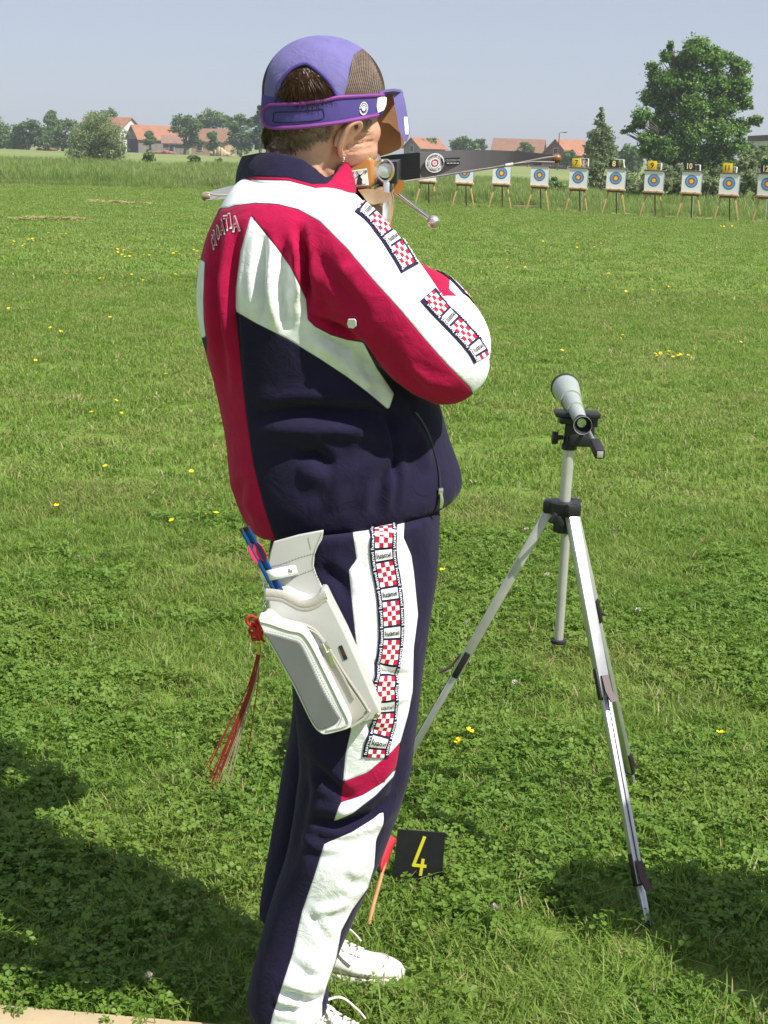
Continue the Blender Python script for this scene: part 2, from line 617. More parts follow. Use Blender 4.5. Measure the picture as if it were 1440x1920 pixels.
# ------------------------------------------------------------------ ground
def ground_mat(name, cols, scales, bump=0.4):
    """mown grass or meadow seen as a surface: three colours mixed by noise at several sizes"""
    m, nt, b = new_mat(name)
    b.inputs["Roughness"].default_value = 0.95
    b.inputs["Specular IOR Level"].default_value = 0.1
    tc = N(nt, "ShaderNodeTexCoord")
    cur = None
    for i, (c, s) in enumerate(zip(cols, scales)):
        if cur is None:
            rgb = N(nt, "ShaderNodeRGB"); rgb.outputs[0].default_value = tuple(c) + (1,)
            cur = rgb.outputs[0]; continue
        nz = N(nt, "ShaderNodeTexNoise"); nz.inputs["Scale"].default_value = s
        nz.inputs["Detail"].default_value = 6; nz.inputs["Roughness"].default_value = 0.65
        nt.links.new(tc.outputs["Object"], nz.inputs["Vector"])
        mr = N(nt, "ShaderNodeMapRange"); mr.inputs[1].default_value = 0.42; mr.inputs[2].default_value = 0.66
        mr.inputs[4].default_value = 0.85
        nt.links.new(nz.outputs["Fac"], mr.inputs[0])
        mx = N(nt, "ShaderNodeMix", data_type='RGBA')
        mx.inputs[7].default_value = tuple(c) + (1,)
        nt.links.new(mr.outputs[0], mx.inputs[0]); nt.links.new(cur, mx.inputs[6])
        cur = mx.outputs[2]
    nt.links.new(cur, b.inputs["Base Color"])
    n2 = N(nt, "ShaderNodeTexNoise"); n2.inputs["Scale"].default_value = 45; n2.inputs["Detail"].default_value = 6
    nt.links.new(tc.outputs["Object"], n2.inputs["Vector"])
    bp = N(nt, "ShaderNodeBump"); bp.inputs["Strength"].default_value = bump; bp.inputs["Distance"].default_value = 0.03
    nt.links.new(n2.outputs["Fac"], bp.inputs["Height"]); nt.links.new(bp.outputs[0], b.inputs["Normal"])
    return m
M['field'] = ground_mat("meadow_ground", [(0.17, 0.23, 0.075), (0.30, 0.29, 0.13), (0.14, 0.21, 0.055), (0.25, 0.27, 0.11)], [1, 0.02, 0.05, 0.4])
M['lawn'] = ground_mat("lawn_ground", [(0.130, 0.225, 0.036), (0.175, 0.240, 0.056), (0.115, 0.200, 0.032), (0.185, 0.225, 0.066)], [1, 0.35, 1.7, 9.0])

def sheet(name, poly, z, m, cuts=0):
    bm = bmesh.new()
    f = bm.faces.new([bm.verts.new((x, y, z)) for x, y in poly])
    bmesh.ops.triangulate(bm, faces=[f])
    me = bpy.data.meshes.new(name); bm.to_mesh(me); bm.free()
    me.materials.append(m)
    return props(link(name, me), kind="structure")
sheet("field", [(-1500, -200), (1500, -200), (1500, 2400), (-1500, 2400)], -0.02, M['field'])
# far edge of the mown lawn, measured at a few places
EDGE = [ground(x, y) for x, y in [(-260, 336), (0, 345), (230, 352), (450, 359), (640, 369), (800, 380), (940, 387), (1100, 399), (1290, 410), (1440, 417), (1640, 428)]]
edge_px = catmull(np.array([(p.x, p.y) for p in EDGE]), 60)
edge_px[:, 1] += RNG.normal(0, 0.25, 60)
sheet("lawn", [(-40, -12), (40, -12)] + [tuple(p) for p in edge_px[::-1]], 0.0, M['lawn'])
def edge_y(x):
    return np.interp(x, edge_px[:, 0], edge_px[:, 1])

# ------------------------------------------------------------------ grass blades and leaves
def leaf_mat(name, c1, c2, trans=0.35, dry=None, dry_amt=0.0, rough=0.5, patch=1.2, tint=False):
    m = bpy.data.materials.new(name); m.use_nodes = True
    nt = m.node_tree; nt.nodes.clear()
    out = N(nt, "ShaderNodeOutputMaterial")
    df = N(nt, "ShaderNodeBsdfPrincipled"); df.inputs["Roughness"].default_value = rough
    df.inputs["Specular IOR Level"].default_value = 0.35
    tr = N(nt, "ShaderNodeBsdfTranslucent")
    mix = N(nt, "ShaderNodeMixShader"); mix.inputs[0].default_value = trans
    oi = N(nt, "ShaderNodeObjectInfo")
    mx = N(nt, "ShaderNodeMix", data_type='RGBA')
    mx.inputs[6].default_value = tuple(c1) + (1,); mx.inputs[7].default_value = tuple(c2) + (1,)
    at_ = N(nt, "ShaderNodeAttribute", attribute_name="tint")
    if tint:
        nt.links.new(at_.outputs["Fac"], mx.inputs[0])
    else:
        av = N(nt, "ShaderNodeMath", operation='MULTIPLY_ADD')
        nt.links.new(oi.outputs["Random"], av.inputs[0]); av.inputs[1].default_value = 0.55
        h = N(nt, "ShaderNodeMath", operation='MULTIPLY'); h.inputs[1].default_value = 0.45
        nt.links.new(at_.outputs["Fac"], h.inputs[0]); nt.links.new(h.outputs[0], av.inputs[2])
        nt.links.new(av.outputs[0], mx.inputs[0])
    cur = mx.outputs[2]
    if dry:
        geo = N(nt, "ShaderNodeNewGeometry")
        nz = N(nt, "ShaderNodeTexNoise"); nz.inputs["Scale"].default_value = patch; nz.inputs["Detail"].default_value = 4
        nt.links.new(geo.outputs["Position"], nz.inputs["Vector"])
        mr = N(nt, "ShaderNodeMapRange"); mr.inputs[1].default_value = 0.45; mr.inputs[2].default_value = 0.75
        mr.inputs[4].default_value = dry_amt
        nt.links.new(nz.outputs["Fac"], mr.inputs[0])
        m2 = N(nt, "ShaderNodeMix", data_type='RGBA'); m2.inputs[7].default_value = tuple(dry) + (1,)
        nt.links.new(mr.outputs[0], m2.inputs[0]); nt.links.new(cur, m2.inputs[6])
        cur = m2.outputs[2]
    nt.links.new(cur, df.inputs["Base Color"]); nt.links.new(cur, tr.inputs["Color"])
    nt.links.new(df.outputs[0], mix.inputs[1]); nt.links.new(tr.outputs[0], mix.inputs[2])
    nt.links.new(mix.outputs[0], out.inputs[0])
    return m
M['blade'] = leaf_mat("grass_blade", (0.155, 0.275, 0.036), (0.275, 0.400, 0.076), 0.5, (0.39, 0.39, 0.14), 0.58, rough=0.5)
M['straw'] = leaf_mat("dry_blade", (0.30, 0.25, 0.11), (0.42, 0.36, 0.19), 0.3, rough=0.6)
M['clover'] = leaf_mat("clover_leaf", (0.115, 0.235, 0.030), (0.225, 0.350, 0.056), 0.47, (0.27, 0.34, 0.06), 0.5, rough=0.5)
M['tall'] = leaf_mat("tall_grass", (0.165, 0.280, 0.048), (0.28, 0.39, 0.10), 0.5, (0.33, 0.33, 0.14), 0.5, patch=0.2)

PROTO = {}
def proto(col, name, me):
    if col not in PROTO:
        PROTO[col] = bpy.data.collections.new(col)
    o = bpy.data.objects.new(name, me)
    PROTO[col].objects.link(o)
def tuft(name, n, h, spread, width, mats, rng, lean=0.5, dry=0.1):
    V, F, mi, ti = [], [], [], []
    for _ in range(n):
        a, r = rng.uniform(0, 6.283), spread * math.sqrt(rng.uniform())
        x, y = r * math.cos(a), r * math.sin(a)
        d = rng.uniform(0, 6.283)
        hh = h * rng.uniform(0.45, 1.15)
        le = hh * lean * abs(rng.normal(0.7, 0.5))
        w = width * rng.uniform(0.6, 1.2)
        sx, sy = -math.sin(d) * w / 2, math.cos(d) * w / 2
        o = len(V)
        for t, ws in ((0, 0.9), (0.5, 1.0), (0.85, 0.6)):
            cx, cy, cz = x + math.cos(d) * le * t * t, y + math.sin(d) * le * t * t, hh * t * (1 - 0.18 * t * lean)
            V += [(cx + sx * ws, cy + sy * ws, cz), (cx - sx * ws, cy - sy * ws, cz)]
        V.append((x + math.cos(d) * le, y + math.sin(d) * le, hh * (1 - 0.2 * lean)))
        F += [(o, o + 1, o + 3, o + 2), (o + 2, o + 3, o + 5, o + 4), (o + 4, o + 5, o + 6)]
        k = 1 if rng.uniform() < dry else 0
        mi += [k] * 3
        ti += [rng.uniform()] * 7
    me = mesh(name, V, F, mats, smooth=False, mi=mi)
    attr(me, "tint", ti)
    return me
def clover(name, n, h, spread, size, rng):
    V, F, ti = [], [], []
    for _ in range(n):
        a, r = rng.uniform(0, 6.283), spread * math.sqrt(rng.uniform())
        c = Vector((r * math.cos(a), r * math.sin(a), h * rng.uniform(0.35, 1.1)))
        s = size * rng.uniform(0.6, 1.2)
        tilt = Matrix.Rotation(rng.normal(0, 0.35), 3, 'X') @ Matrix.Rotation(rng.normal(0, 0.35), 3, 'Y')
        az = rng.uniform(0, 6.283)
        t0 = rng.uniform()
        for k in range(3):
            rot = tilt @ Matrix.Rotation(az + k * 2.094 + rng.normal(0, .1), 3, 'Z')
            o = len(V)
            shape = [(0.05, 0, 0), (0.45, 0.42, 0.10), (0.85, 0.40, 0.06), (0.95, 0.0, -0.06), (0.85, -0.40, 0.06), (0.45, -0.42, 0.10)]
            V += [c + rot @ (Vector(p) * s) for p in shape]
            F += [(o, o + 1, o + 2, o + 3), (o, o + 3, o + 4, o + 5)]
            ti += [min(1, max(0, t0 + rng.normal(0, .12)))] * 6
        o = len(V)                                   # the stalk
        b = Vector((c.x * 0.8, c.y * 0.8, 0)); w = Vector((0.0009, 0.0005, 0))
        V += [b - w, b + w, c + w, c - w]; F.append((o, o + 1, o + 2, o + 3)); ti += [0.4] * 4
    me = mesh(name, V, F, M['clover'], smooth=False)
    attr(me, "tint", ti)
    return me
def scatter(name, col, P, rot, scl, idx, label=None):
    me = bpy.data.meshes.new(name)
    me.from_pydata([tuple(p) for p in P], [], [])
    a = me.attributes.new("rot", 'FLOAT_VECTOR', 'POINT'); a.data.foreach_set("vector", np.asarray(rot, np.float32).ravel())
    attr(me, "scl", scl)
    a = me.attributes.new("idx", 'INT', 'POINT'); a.data.foreach_set("value", np.asarray(idx, np.int32))
    o = link(name, me)
    g = bpy.data.node_groups.new(name, 'GeometryNodeTree')
    g.interface.new_socket(name="Geometry", in_out='INPUT', socket_type='NodeSocketGeometry')
    g.interface.new_socket(name="Geometry", in_out='OUTPUT', socket_type='NodeSocketGeometry')
    gi, go = g.nodes.new("NodeGroupInput"), g.nodes.new("NodeGroupOutput")
    ci = g.nodes.new("GeometryNodeCollectionInfo")
    ci.inputs["Collection"].default_value = PROTO[col]
    ci.inputs["Separate Children"].default_value = True
    ci.inputs["Reset Children"].default_value = True
    ip = g.nodes.new("GeometryNodeInstanceOnPoints")
    ip.inputs["Pick Instance"].default_value = True
    def named(n, t):
        x = g.nodes.new("GeometryNodeInputNamedAttribute"); x.data_type = t; x.inputs["Name"].default_value = n
        return [s for s in x.outputs if s.enabled][0]
    g.links.new(gi.outputs[0], ip.inputs["Points"])
    g.links.new(ci.outputs[0], ip.inputs["Instance"])
    g.links.new(named("rot", 'FLOAT_VECTOR'), ip.inputs["Rotation"])
    g.links.new(named("scl", 'FLOAT'), ip.inputs["Scale"])
    g.links.new(named("idx", 'INT'), ip.inputs["Instance Index"])
    g.links.new(ip.outputs[0], go.inputs[0])
    md = o.modifiers.new("scatter", 'NODES'); md.node_group = g
    return props(o, label, kind="stuff")

rg = np.random.default_rng(11)
for i in range(5):
    proto("near_grass", f"tuft_{i}", tuft("grass_tuft", 46, 0.042, 0.055, 0.0032, [M['blade'], M['straw']], rg, lean=1.0, dry=0.10))
for i in range(5):
    proto("near_clover", f"leaf_{i}", clover("clover_tuft", 26, 0.034, 0.068, 0.0108, rg))
for i in range(3):
    proto("long_blades", f"blade_{i}", tuft("long_tuft", 5, 0.095, 0.03, 0.0030, [M['blade'], M['straw']], rg, lean=1.2, dry=0.2))
for i in range(4):
    proto("mid_grass", f"tuft_{i}", tuft("lawn_tuft", 60, 0.040, 0.12, 0.0065, [M['blade'], M['straw']], rg, lean=1.0, dry=0.07))
for i in range(4):
    proto("far_grass", f"tuft_{i}", tuft("far_tuft", 46, 0.042, 0.26, 0.016, [M['blade'], M['straw']], rg, lean=1.0, dry=0.06))
for i in range(5):
    proto("tall_grass", f"tuft_{i}", tuft("tall_tuft", 60, 0.62, 0.42, 0.022, [M['tall'], M['straw']], rg, lean=0.55, dry=0.07))
def fan(n, y0, y1, slope=0.42, pad=0.35, p=2.0):
    """points on the lawn spread evenly over the part of it that the lens takes in, and somewhat wider"""
    n = int(n * 1.38)
    u = rg.uniform(0, 1, n)
    Y = (y0 ** p + u * (y1 ** p - y0 ** p)) ** (1 / p)
    X = rg.uniform(-1, 1, n) * (slope * Y + pad)
    return np.stack([X, Y, np.zeros(n)], 1)
def place(name, col, P, nproto, smin, smax, tilt=0.15, label=None):
    n = len(P)
    rot = np.stack([rg.normal(0, tilt, n), rg.normal(0, tilt, n), rg.uniform(0, 6.283, n)], 1)
    return scatter(name, col, P, rot, rg.uniform(smin, smax, n), rg.integers(0, nproto, n), label)
def fbm(P, s):
    return np.array([noise.noise(Vector((p[0] * s, p[1] * s, 3.1))) + 0.5 * noise.noise(Vector((p[0] * s * 2.7, p[1] * s * 2.7, 8.2))) for p in P])
LINE_A, LINE_B = ground(-400, 1866), ground(700, 1964)      # far edge of the pale strip at the shooting line
def on_strip(P):
    t = (P[:, 0] - LINE_A.x) / (LINE_B.x - LINE_A.x)
    return P[:, 1] < LINE_A.y + t * (LINE_B.y - LINE_A.y) + 0.01
SHOE_SPOTS = []
for hx_, hy_, yw in ((ground(757, 1842).x - .24 * math.cos(R(-8)), ground(757, 1842).y - .24 * math.sin(R(-8)), R(-8)), (ground(512, 1958).x, ground(512, 1958).y, R(-14))):
    for k_ in np.linspace(.01, .225, 9):
        SHOE_SPOTS.append((hx_ + k_ * math.cos(yw), hy_ + k_ * math.sin(yw), .052))
f_ = ground(1214, 1738); SHOE_SPOTS.append((f_.x, f_.y - .02, .05))
def clear(P):
    m = np.ones(len(P), bool)
    for x, y, r in SHOE_SPOTS:
        m &= (P[:, 0] - x) ** 2 + (P[:, 1] - y) ** 2 > (r * 1.0) ** 2
    return P[m]
Pn = fan(9500, 1.6, 7.0); q = fbm(Pn, 1.3); Pn = clear(Pn[~on_strip(Pn)]); q = fbm(Pn, 1.3)
place("grass", "near_grass", Pn[(q < 0.40) | (Pn[:, 1] > 4.2)], 5, 0.65, 1.15, label="short mown grass blades near the shooter")
Pc = fan(5600, 1.6, 6.4); Pc = clear(Pc[~on_strip(Pc)]); q = fbm(Pc, 1.3) + np.clip((3.7 - Pc[:, 1]) * 0.22, -0.45, 0.30)
place("clover_leaves", "near_clover", Pc[q > -0.15 + rg.normal(0, .18, len(Pc))], 5, 0.7, 1.35, label="low clover leaves among the near grass")
Pl = fan(800, 1.9, 9.0); Pl = clear(Pl[~on_strip(Pl)])
place("long_grass", "long_blades", Pl, 3, 0.55, 1.15, 0.4, label="longer loose grass blades sticking out of the lawn")
place("lawn_grass", "mid_grass", fan(13000, 6.4, 19.0), 4, 0.7, 1.15, label="mown grass in the middle of the lawn")
Pf = fan(30000, 17.0, 62.0, pad=1.0); Pf = Pf[Pf[:, 1] < edge_y(Pf[:, 0]) - 0.2]
place("far_lawn_grass", "far_grass", Pf, 4, 0.6, 1.1, label="mown grass towards the targets")
# the uncut strip beyond the lawn
Pt = np.stack([rg.uniform(-34, 24, 15000), rg.uniform(0, 1, 15000) ** 1.25, np.zeros(15000)], 1)
Pt[:, 1] = edge_y(Pt[:, 0]) + 0.3 + Pt[:, 1] * 46
q = fbm(Pt, 0.12)
st = 0.75 + 0.45 * q + rg.uniform(-.2, .25, len(Pt))
nearst = np.clip((Pt[:, 1] - edge_y(Pt[:, 0])) / 3.0, 0.35, 1)
nT = len(Pt)
scatter("tall_grass", "tall_grass", Pt, np.stack([rg.normal(0, .1, nT), rg.normal(0, .1, nT), rg.uniform(0, 6.28, nT)], 1),
        np.clip(st, 0.4, 1.25) * nearst * np.where(Pt[:, 0] > 0, 0.72, 1.0), rg.integers(0, 5, nT), "tall uncut grass beyond the mown lawn")

# the pale strip at the shooting line, bottom left
M['strip'] = mat("pale_board", (0.50, 0.39, 0.24), 0.8, var=0.12, scale=6, bump=0.4, bscale=60)
ln = (LINE_B - LINE_A).normalized(); acr = Vector((ln.y, -ln.x, 0))
mb = MB()
cc = LINE_A + ln * 1.5 + acr * 0.062 + Vector((0, 0, 0.010))
mb.box(cc, (3.4, 0.12, 0.022), Matrix.Rotation(math.atan2(ln.y, ln.x), 3, 'Z'), bevel=0.003)
props(mb.build("shooting_line_board", M['strip']), "pale sandy board lying along the shooting line, bottom left", "board")

# ------------------------------------------------------------------ trees and bushes
def bark(name, c):
    return mat(name, c, 0.9, var=0.35, scale=6, bump=0.6, bscale=25)
M['bark'] = bark("bark", (0.12, 0.095, 0.07))
M['leaf_poplar'] = leaf_mat("poplar_leaf", (0.085, 0.195, 0.034), (0.24, 0.38, 0.085), 0.42, tint=True, rough=0.45)
M['leaf_dark'] = leaf_mat("dark_leaf", (0.08, 0.165, 0.045), (0.19, 0.3, 0.09), 0.42, tint=True)
M['leaf_mid'] = leaf_mat("mid_leaf", (0.11, 0.2, 0.055), (0.22, 0.33, 0.1), 0.42, tint=True)
M['leaf_birch'] = leaf_mat("birch_leaf", (0.12, 0.175, 0.07), (0.25, 0.31, 0.13), 0.42, tint=True)
M['leaf_willow'] = leaf_mat("willow_leaf", (0.18, 0.245, 0.1), (0.34, 0.41, 0.2), 0.42, tint=True)
M['leaf_conifer'] = leaf_mat("conifer_leaf", (0.03, 0.062, 0.028), (0.06, 0.1, 0.045), 0.15, tint=True)
M['leaf_bush'] = leaf_mat("bush_leaf", (0.13, 0.2, 0.05), (0.22, 0.3, 0.08), 0.3, tint=True)

def leaves(C, Rr, n, size, rng, squash=0.75, aspect=0.6, droop=0.0, clump=16):
    """n leaf faces in clumps through the volumes of lobes (centres C, radii Rr): verts, faces, tint"""
    C, Rr = np.asarray(C, float), np.asarray(Rr, float)
    w = Rr ** 2; w /= w.sum()
    k = max(len(C), n // clump)
    li = rng.choice(len(C), k, p=w)
    d = rng.normal(size=(k, 3)); d /= np.linalg.norm(d, axis=1)[:, None]
    rad = Rr[li] * rng.uniform(0.1, 1.0, k) ** 0.6
    cc = C[li] + d * rad[:, None] * np.array([1, 1, squash])
    cl = rng.integers(0, k, n)
    sp = np.minimum(Rr[li][cl] * 0.17, 0.36) * rng.uniform(.6, 1.3, k)[cl]
    c = cc[cl] + rng.normal(size=(n, 3)) * sp[:, None] * np.array([1, 1, 0.7])
    nm = rng.normal(size=(n, 3)) + np.array([0, 0, 0.9 * (1 - droop)])             # leaves turn their faces up to the light
    nm += d[cl] * 0.7
    nm /= np.linalg.norm(nm, axis=1)[:, None]
    a = np.cross(nm, rng.normal(size=(n, 3))); a /= np.linalg.norm(a, axis=1)[:, None]
    b = np.cross(nm, a)
    s = size * rng.uniform(0.6, 1.3, n)[:, None]
    a, b = a * s, b * s * aspect
    V = np.stack([c - a * .5, c + b * .5, c + a * .5, c - b * .5], 1).reshape(-1, 3)
    F = np.arange(n * 4).reshape(-1, 4)
    tint = np.clip(rng.uniform(0.15, 0.85, k)[cl] + rng.normal(0, .15, n), 0, 1)
    return V, F, np.repeat(tint, 4)
def crown_mesh(name, V, F, tint, m):
    me = bpy.data.meshes.new(name)
    nv, nf = len(V), len(F)
    me.vertices.add(nv); me.vertices.foreach_set("co", V.ravel())
    me.loops.add(nf * 4); me.loops.foreach_set("vertex_index", F.ravel())
    me.polygons.add(nf)
    me.polygons.foreach_set("loop_start", np.arange(0, nf * 4, 4)); me.polygons.foreach_set("loop_total", np.full(nf, 4))
    me.update(); me.validate()
    me.materials.append(m)
    attr(me, "tint", tint)
    return me
def tree(name, label, Y, base_x, lobes, n, leaf, m, cat="tree", group=None, trunk_r=0.12, squash=0.85, depth=0.8, droop=0.0, seed=1, aspect=0.6, foot=0.0, stems=1):
    """a tree at depth Y: lobes of its crown as (px, py, radius px) with their own depths"""
    rng = np.random.default_rng(seed)
    k = ppm(Y)
    b = at(base_x, 400, Y); base = Vector((b.x, Y, foot))
    C, Rr = [], []
    for x, y, r in lobes:
        p = at(x, y, Y + rng.uniform(-1, 1) * depth * r / k)
        C.append(p); Rr.append(r / k)
    t = thing(name, base, label, cat, group)
    mb = MB()
    top = max(C, key=lambda c: c.z)
    for s in range(stems):
        off = Vector((rng.normal(0, .25), rng.normal(0, .25), 0)) if stems > 1 else Vector((0, 0, 0))
        trunk_pts = [base + off * 0.3, base.lerp(top, 0.3) + Vector((rng.normal(0, .1), 0, 0)) + off, base.lerp(top, 0.65) + off * 1.5, top + off]
        mb.tube(trunk_pts, [trunk_r * 1.25, trunk_r, trunk_r * 0.6, trunk_r * 0.15], 8)
    for c, r in zip(C, Rr):
        h = max(0.12, min(0.7, (c.z - base.z) / max(top.z - base.z, .1) - 0.25))
        s = base.lerp(top, h)
        mid = s.lerp(c, 0.5) + Vector((0, 0, -0.08 * r))
        mb.tube([s, mid, c], [trunk_r * 0.45, trunk_r * 0.28, trunk_r * 0.1], 6)
        for _ in range(3):
            e = c + Vector(rng.normal(0, r * 0.5, 3))
            mb.tube([mid, mid.lerp(e, 0.6), e], [trunk_r * 0.2, trunk_r * 0.12, trunk_r * 0.04], 4)
    mb.build("trunk", M['bark'], t, fix=False)
    V, F, ti = leaves([tuple(c) for c in C], Rr, n, leaf, rng, squash, aspect, droop)
    link("crown", crown_mesh("crown", V, F, ti, m), t)
    return t

# the large poplar at the right
big = [(1308, 95, 30), (1340, 110, 26), (1280, 118, 22), (1250, 105, 16), (1258, 85, 9), (1375, 112, 16), (1388, 128, 20), (1225, 125, 14), (1232, 150, 22), (1260, 150, 26),
       (1300, 150, 34), (1345, 155, 30), (1385, 160, 24), (1400, 165, 12), (1220, 180, 24), (1255, 190, 30), (1300, 200, 36), (1350, 200, 34), (1390, 190, 20), (1402, 196, 12),
       (1205, 215, 20), (1240, 230, 28), (1290, 245, 36), (1345, 245, 34), (1385, 240, 22), (1415, 226, 14), (1182, 243, 10), (1197, 232, 14), (1170, 247, 6), (1425, 224, 8),
       (1215, 262, 22), (1250, 278, 28), (1300, 290, 34), (1350, 288, 32), (1385, 275, 20), (1210, 285, 16), (1235, 305, 22), (1270, 315, 24), (1320, 320, 26), (1365, 310, 22)]
tree("poplar_tree", "tall broad bright green poplar rising behind the willow bushes at the right", 92, 1300, [(x_, y_, r_ * .90) for x_, y_, r_ in big], 66000, 0.165, M['leaf_poplar'], trunk_r=0.20, seed=3, aspect=0.75)
birch = [(1128, 205, 5), (1126, 218, 8), (1124, 232, 11), (1130, 245, 14), (1118, 255, 14), (1134, 262, 18), (1116, 275, 18), (1138, 282, 18), (1125, 292, 20), (1110, 290, 14), (1145, 295, 14)]
tree("birch_tree", "slender grey-green birch tapering to a point, left of the tall poplar", 110, 1126, birch, 9000, 0.2, M['leaf_birch'], trunk_r=0.12, seed=5, droop=0.8)
# willow bushes behind the targets
k = 0
for x0, top, bot, w, Y in [(1142, 298, 385, 52, 66), (1196, 312, 392, 44, 62), (1240, 290, 390, 56, 64), (1292, 318, 398, 46, 58), (1338, 300, 398, 56, 60), (1392, 278, 400, 64, 58), (1440, 285, 405, 60, 56), (1168, 330, 388, 36, 58), (1112, 318, 384, 44, 74), (1216, 330, 394, 50, 57), (1268, 326, 396, 50, 58), (1318, 332, 400, 44, 56)]:
    rng = np.random.default_rng(100 + k)
    lob = []
    for j in range(9):
        u = rng.uniform(-.42, .42); hgt = rng.uniform(0.1, 0.92) * (1 - 0.9 * u * u)
        lob.append((x0 + u * w * 1.5, bot - (bot - top) * hgt, w * rng.uniform(0.20, 0.34)))
    where = ["behind targets 7 and 8", "behind target 8 and reaching target 9", "taller one behind target 9", "low one behind target 10", "under the poplar between targets 10 and 11",
             "tallest one behind target 11", "at the right edge behind target 12", "lowest one just right of target 8", "at the foot of the birch behind target 7", "rounded and leafy from the ground, just left of target 9", "its top level with the number 10 sign, left of it", "under the poplar's right half, left of target 11"][k]
    tree("willow_bush", f"silvery grey-green willow bush, {where}", Y, x0, lob, 6500, 0.15, M['leaf_willow'], "bush", "willow bushes behind the targets", trunk_r=0.035, seed=200 + k, aspect=0.35, stems=3)
    k += 1
tree("willow_bush", "round grey-green willow bush standing alone in the tall grass on the left", 125, 182,
     [(182, 232, 26), (160, 250, 26), (205, 250, 26), (148, 272, 24), (182, 266, 34), (214, 272, 24), (140, 292, 18), (170, 292, 26), (205, 292, 26), (226, 284, 14), (195, 222, 16), (222, 250, 16)],
     14000, 0.21, M['leaf_willow'], "bush", trunk_r=0.06, seed=41, aspect=0.35, stems=4)
# far trees, left
far = [
    ("dark rounded tree at the far left edge of the field", 270, 4, [(2, 240, 16), (-14, 232, 18), (12, 256, 15), (-8, 262, 18), (8, 270, 14)], 'leaf_mid'),
    ("dark green spreading tree, second from the left edge", 262, 52, [(36, 245, 15), (52, 236, 14), (68, 240, 14), (30, 262, 15), (50, 264, 18), (72, 262, 16), (84, 268, 12), (62, 230, 8)], 'leaf_dark'),
    ("pale tall tree poking above the others on the left", 300, 96, [(96, 216, 9), (92, 226, 10), (101, 228, 10), (95, 245, 12), (94, 262, 10)], 'leaf_mid'),
    ("bushy green tree left of the lone willow bush", 258, 118, [(110, 238, 14), (126, 232, 13), (142, 236, 13), (100, 256, 14), (118, 262, 18), (140, 256, 16), (154, 246, 12), (158, 264, 14), (136, 268, 14)], 'leaf_dark'),
    ("tree with a double crown behind the lone willow bush", 330, 192, [(178, 222, 14), (206, 215, 14), (190, 232, 16), (215, 228, 10), (170, 240, 12)], 'leaf_dark'),
    ("broad leafy tree in front of the barns", 285, 345, [(334, 226, 13), (352, 226, 14), (328, 242, 11), (346, 248, 15), (366, 236, 13), (362, 258, 13), (352, 270, 10), (372, 268, 9)], 'leaf_dark'),
    ("pale green crown behind the brick house", 320, 392, [(376, 224, 13), (392, 217, 13), (408, 220, 13), (424, 226, 11), (388, 234, 13), (410, 236, 12)], 'leaf_mid'),
    ("dark tree at the right end of the brick house", 275, 450, [(436, 230, 14), (452, 224, 13), (468, 230, 13), (440, 250, 15), (460, 252, 17), (474, 260, 13), (450, 272, 14), (434, 266, 11), (468, 276, 11)], 'leaf_dark'),
    ("low scrubby tree joining the two dark trees at the far left", 275, 26, [(18, 262, 11), (30, 258, 10), (26, 270, 12), (38, 272, 10)], 'leaf_dark'),
    ("low scrubby tree under the pale tall one on the left", 268, 92, [(84, 256, 11), (98, 258, 12), (90, 270, 12), (104, 270, 11)], 'leaf_mid'),
    ("tree half hidden by the left side of the lone willow bush", 280, 158, [(148, 246, 12), (160, 240, 12), (172, 250, 12), (156, 262, 14), (170, 266, 12)], 'leaf_dark'),
    ("small tree before the brick house wall", 272, 400, [(398, 254, 8), (402, 268, 8), (394, 276, 6)], 'leaf_dark'),
    ("small tree against the barn roof", 280, 282, [(280, 252, 7), (284, 262, 8), (276, 266, 6)], 'leaf_mid'),
]
for j, (lab, Y, bx, lob, m) in enumerate(far):
    tree("field_tree", lab, Y, bx, lob, 4200, 0.45, M[m], group="trees along the far side of the field", trunk_r=0.2, seed=300 + j)
tree("conifer_tree", "narrow dark conifer just left of the shooter's neck", 240, 488, [(486, 200, 5), (488, 212, 8), (484, 226, 10), (490, 240, 12), (482, 254, 14), (490, 268, 14)], 2600, 0.5, M['leaf_conifer'], trunk_r=0.2, seed=61, droop=0.6)
right_far = [
    ("pale green tree behind the crossbow, left of the wide one", 300, 802, [(795, 270, 10), (808, 270, 12), (818, 278, 10), (785, 276, 8)], 'leaf_mid'),
    ("wide flat-topped tree above the crossbow limb", 290, 877, [(852, 270, 10), (868, 266, 11), (884, 268, 11), (902, 270, 11), (860, 282, 12), (890, 284, 14)], 'leaf_mid'),
    ("low tree before the wide orange roof", 280, 985, [(985, 274, 8), (992, 282, 8), (978, 284, 8)], 'leaf_bush'),
    ("small tree before the gabled house, left of the birch", 230, 1068, [(1068, 290, 9), (1062, 302, 9), (1074, 304, 9)], 'leaf_mid'),
    ("dark tree between the birch and the poplar", 200, 1182, [(1180, 284, 14), (1165, 290, 10), (1196, 292, 12), (1172, 306, 14), (1190, 310, 14)], 'leaf_dark'),
    ("dull dark tree below the flat-roofed building at the right edge", 120, 1420, [(1402, 282, 16), (1425, 284, 16), (1445, 286, 16), (1412, 300, 18), (1440, 304, 18), (1462, 290, 16)], 'leaf_dark'),
]
for j, (lab, Y, bx, lob, m) in enumerate(right_far):
    tree("field_tree", lab, Y, bx, lob, 2600, 0.55 if Y > 150 else 0.35, M[m], group="trees along the far side of the field", trunk_r=0.16, seed=400 + j)
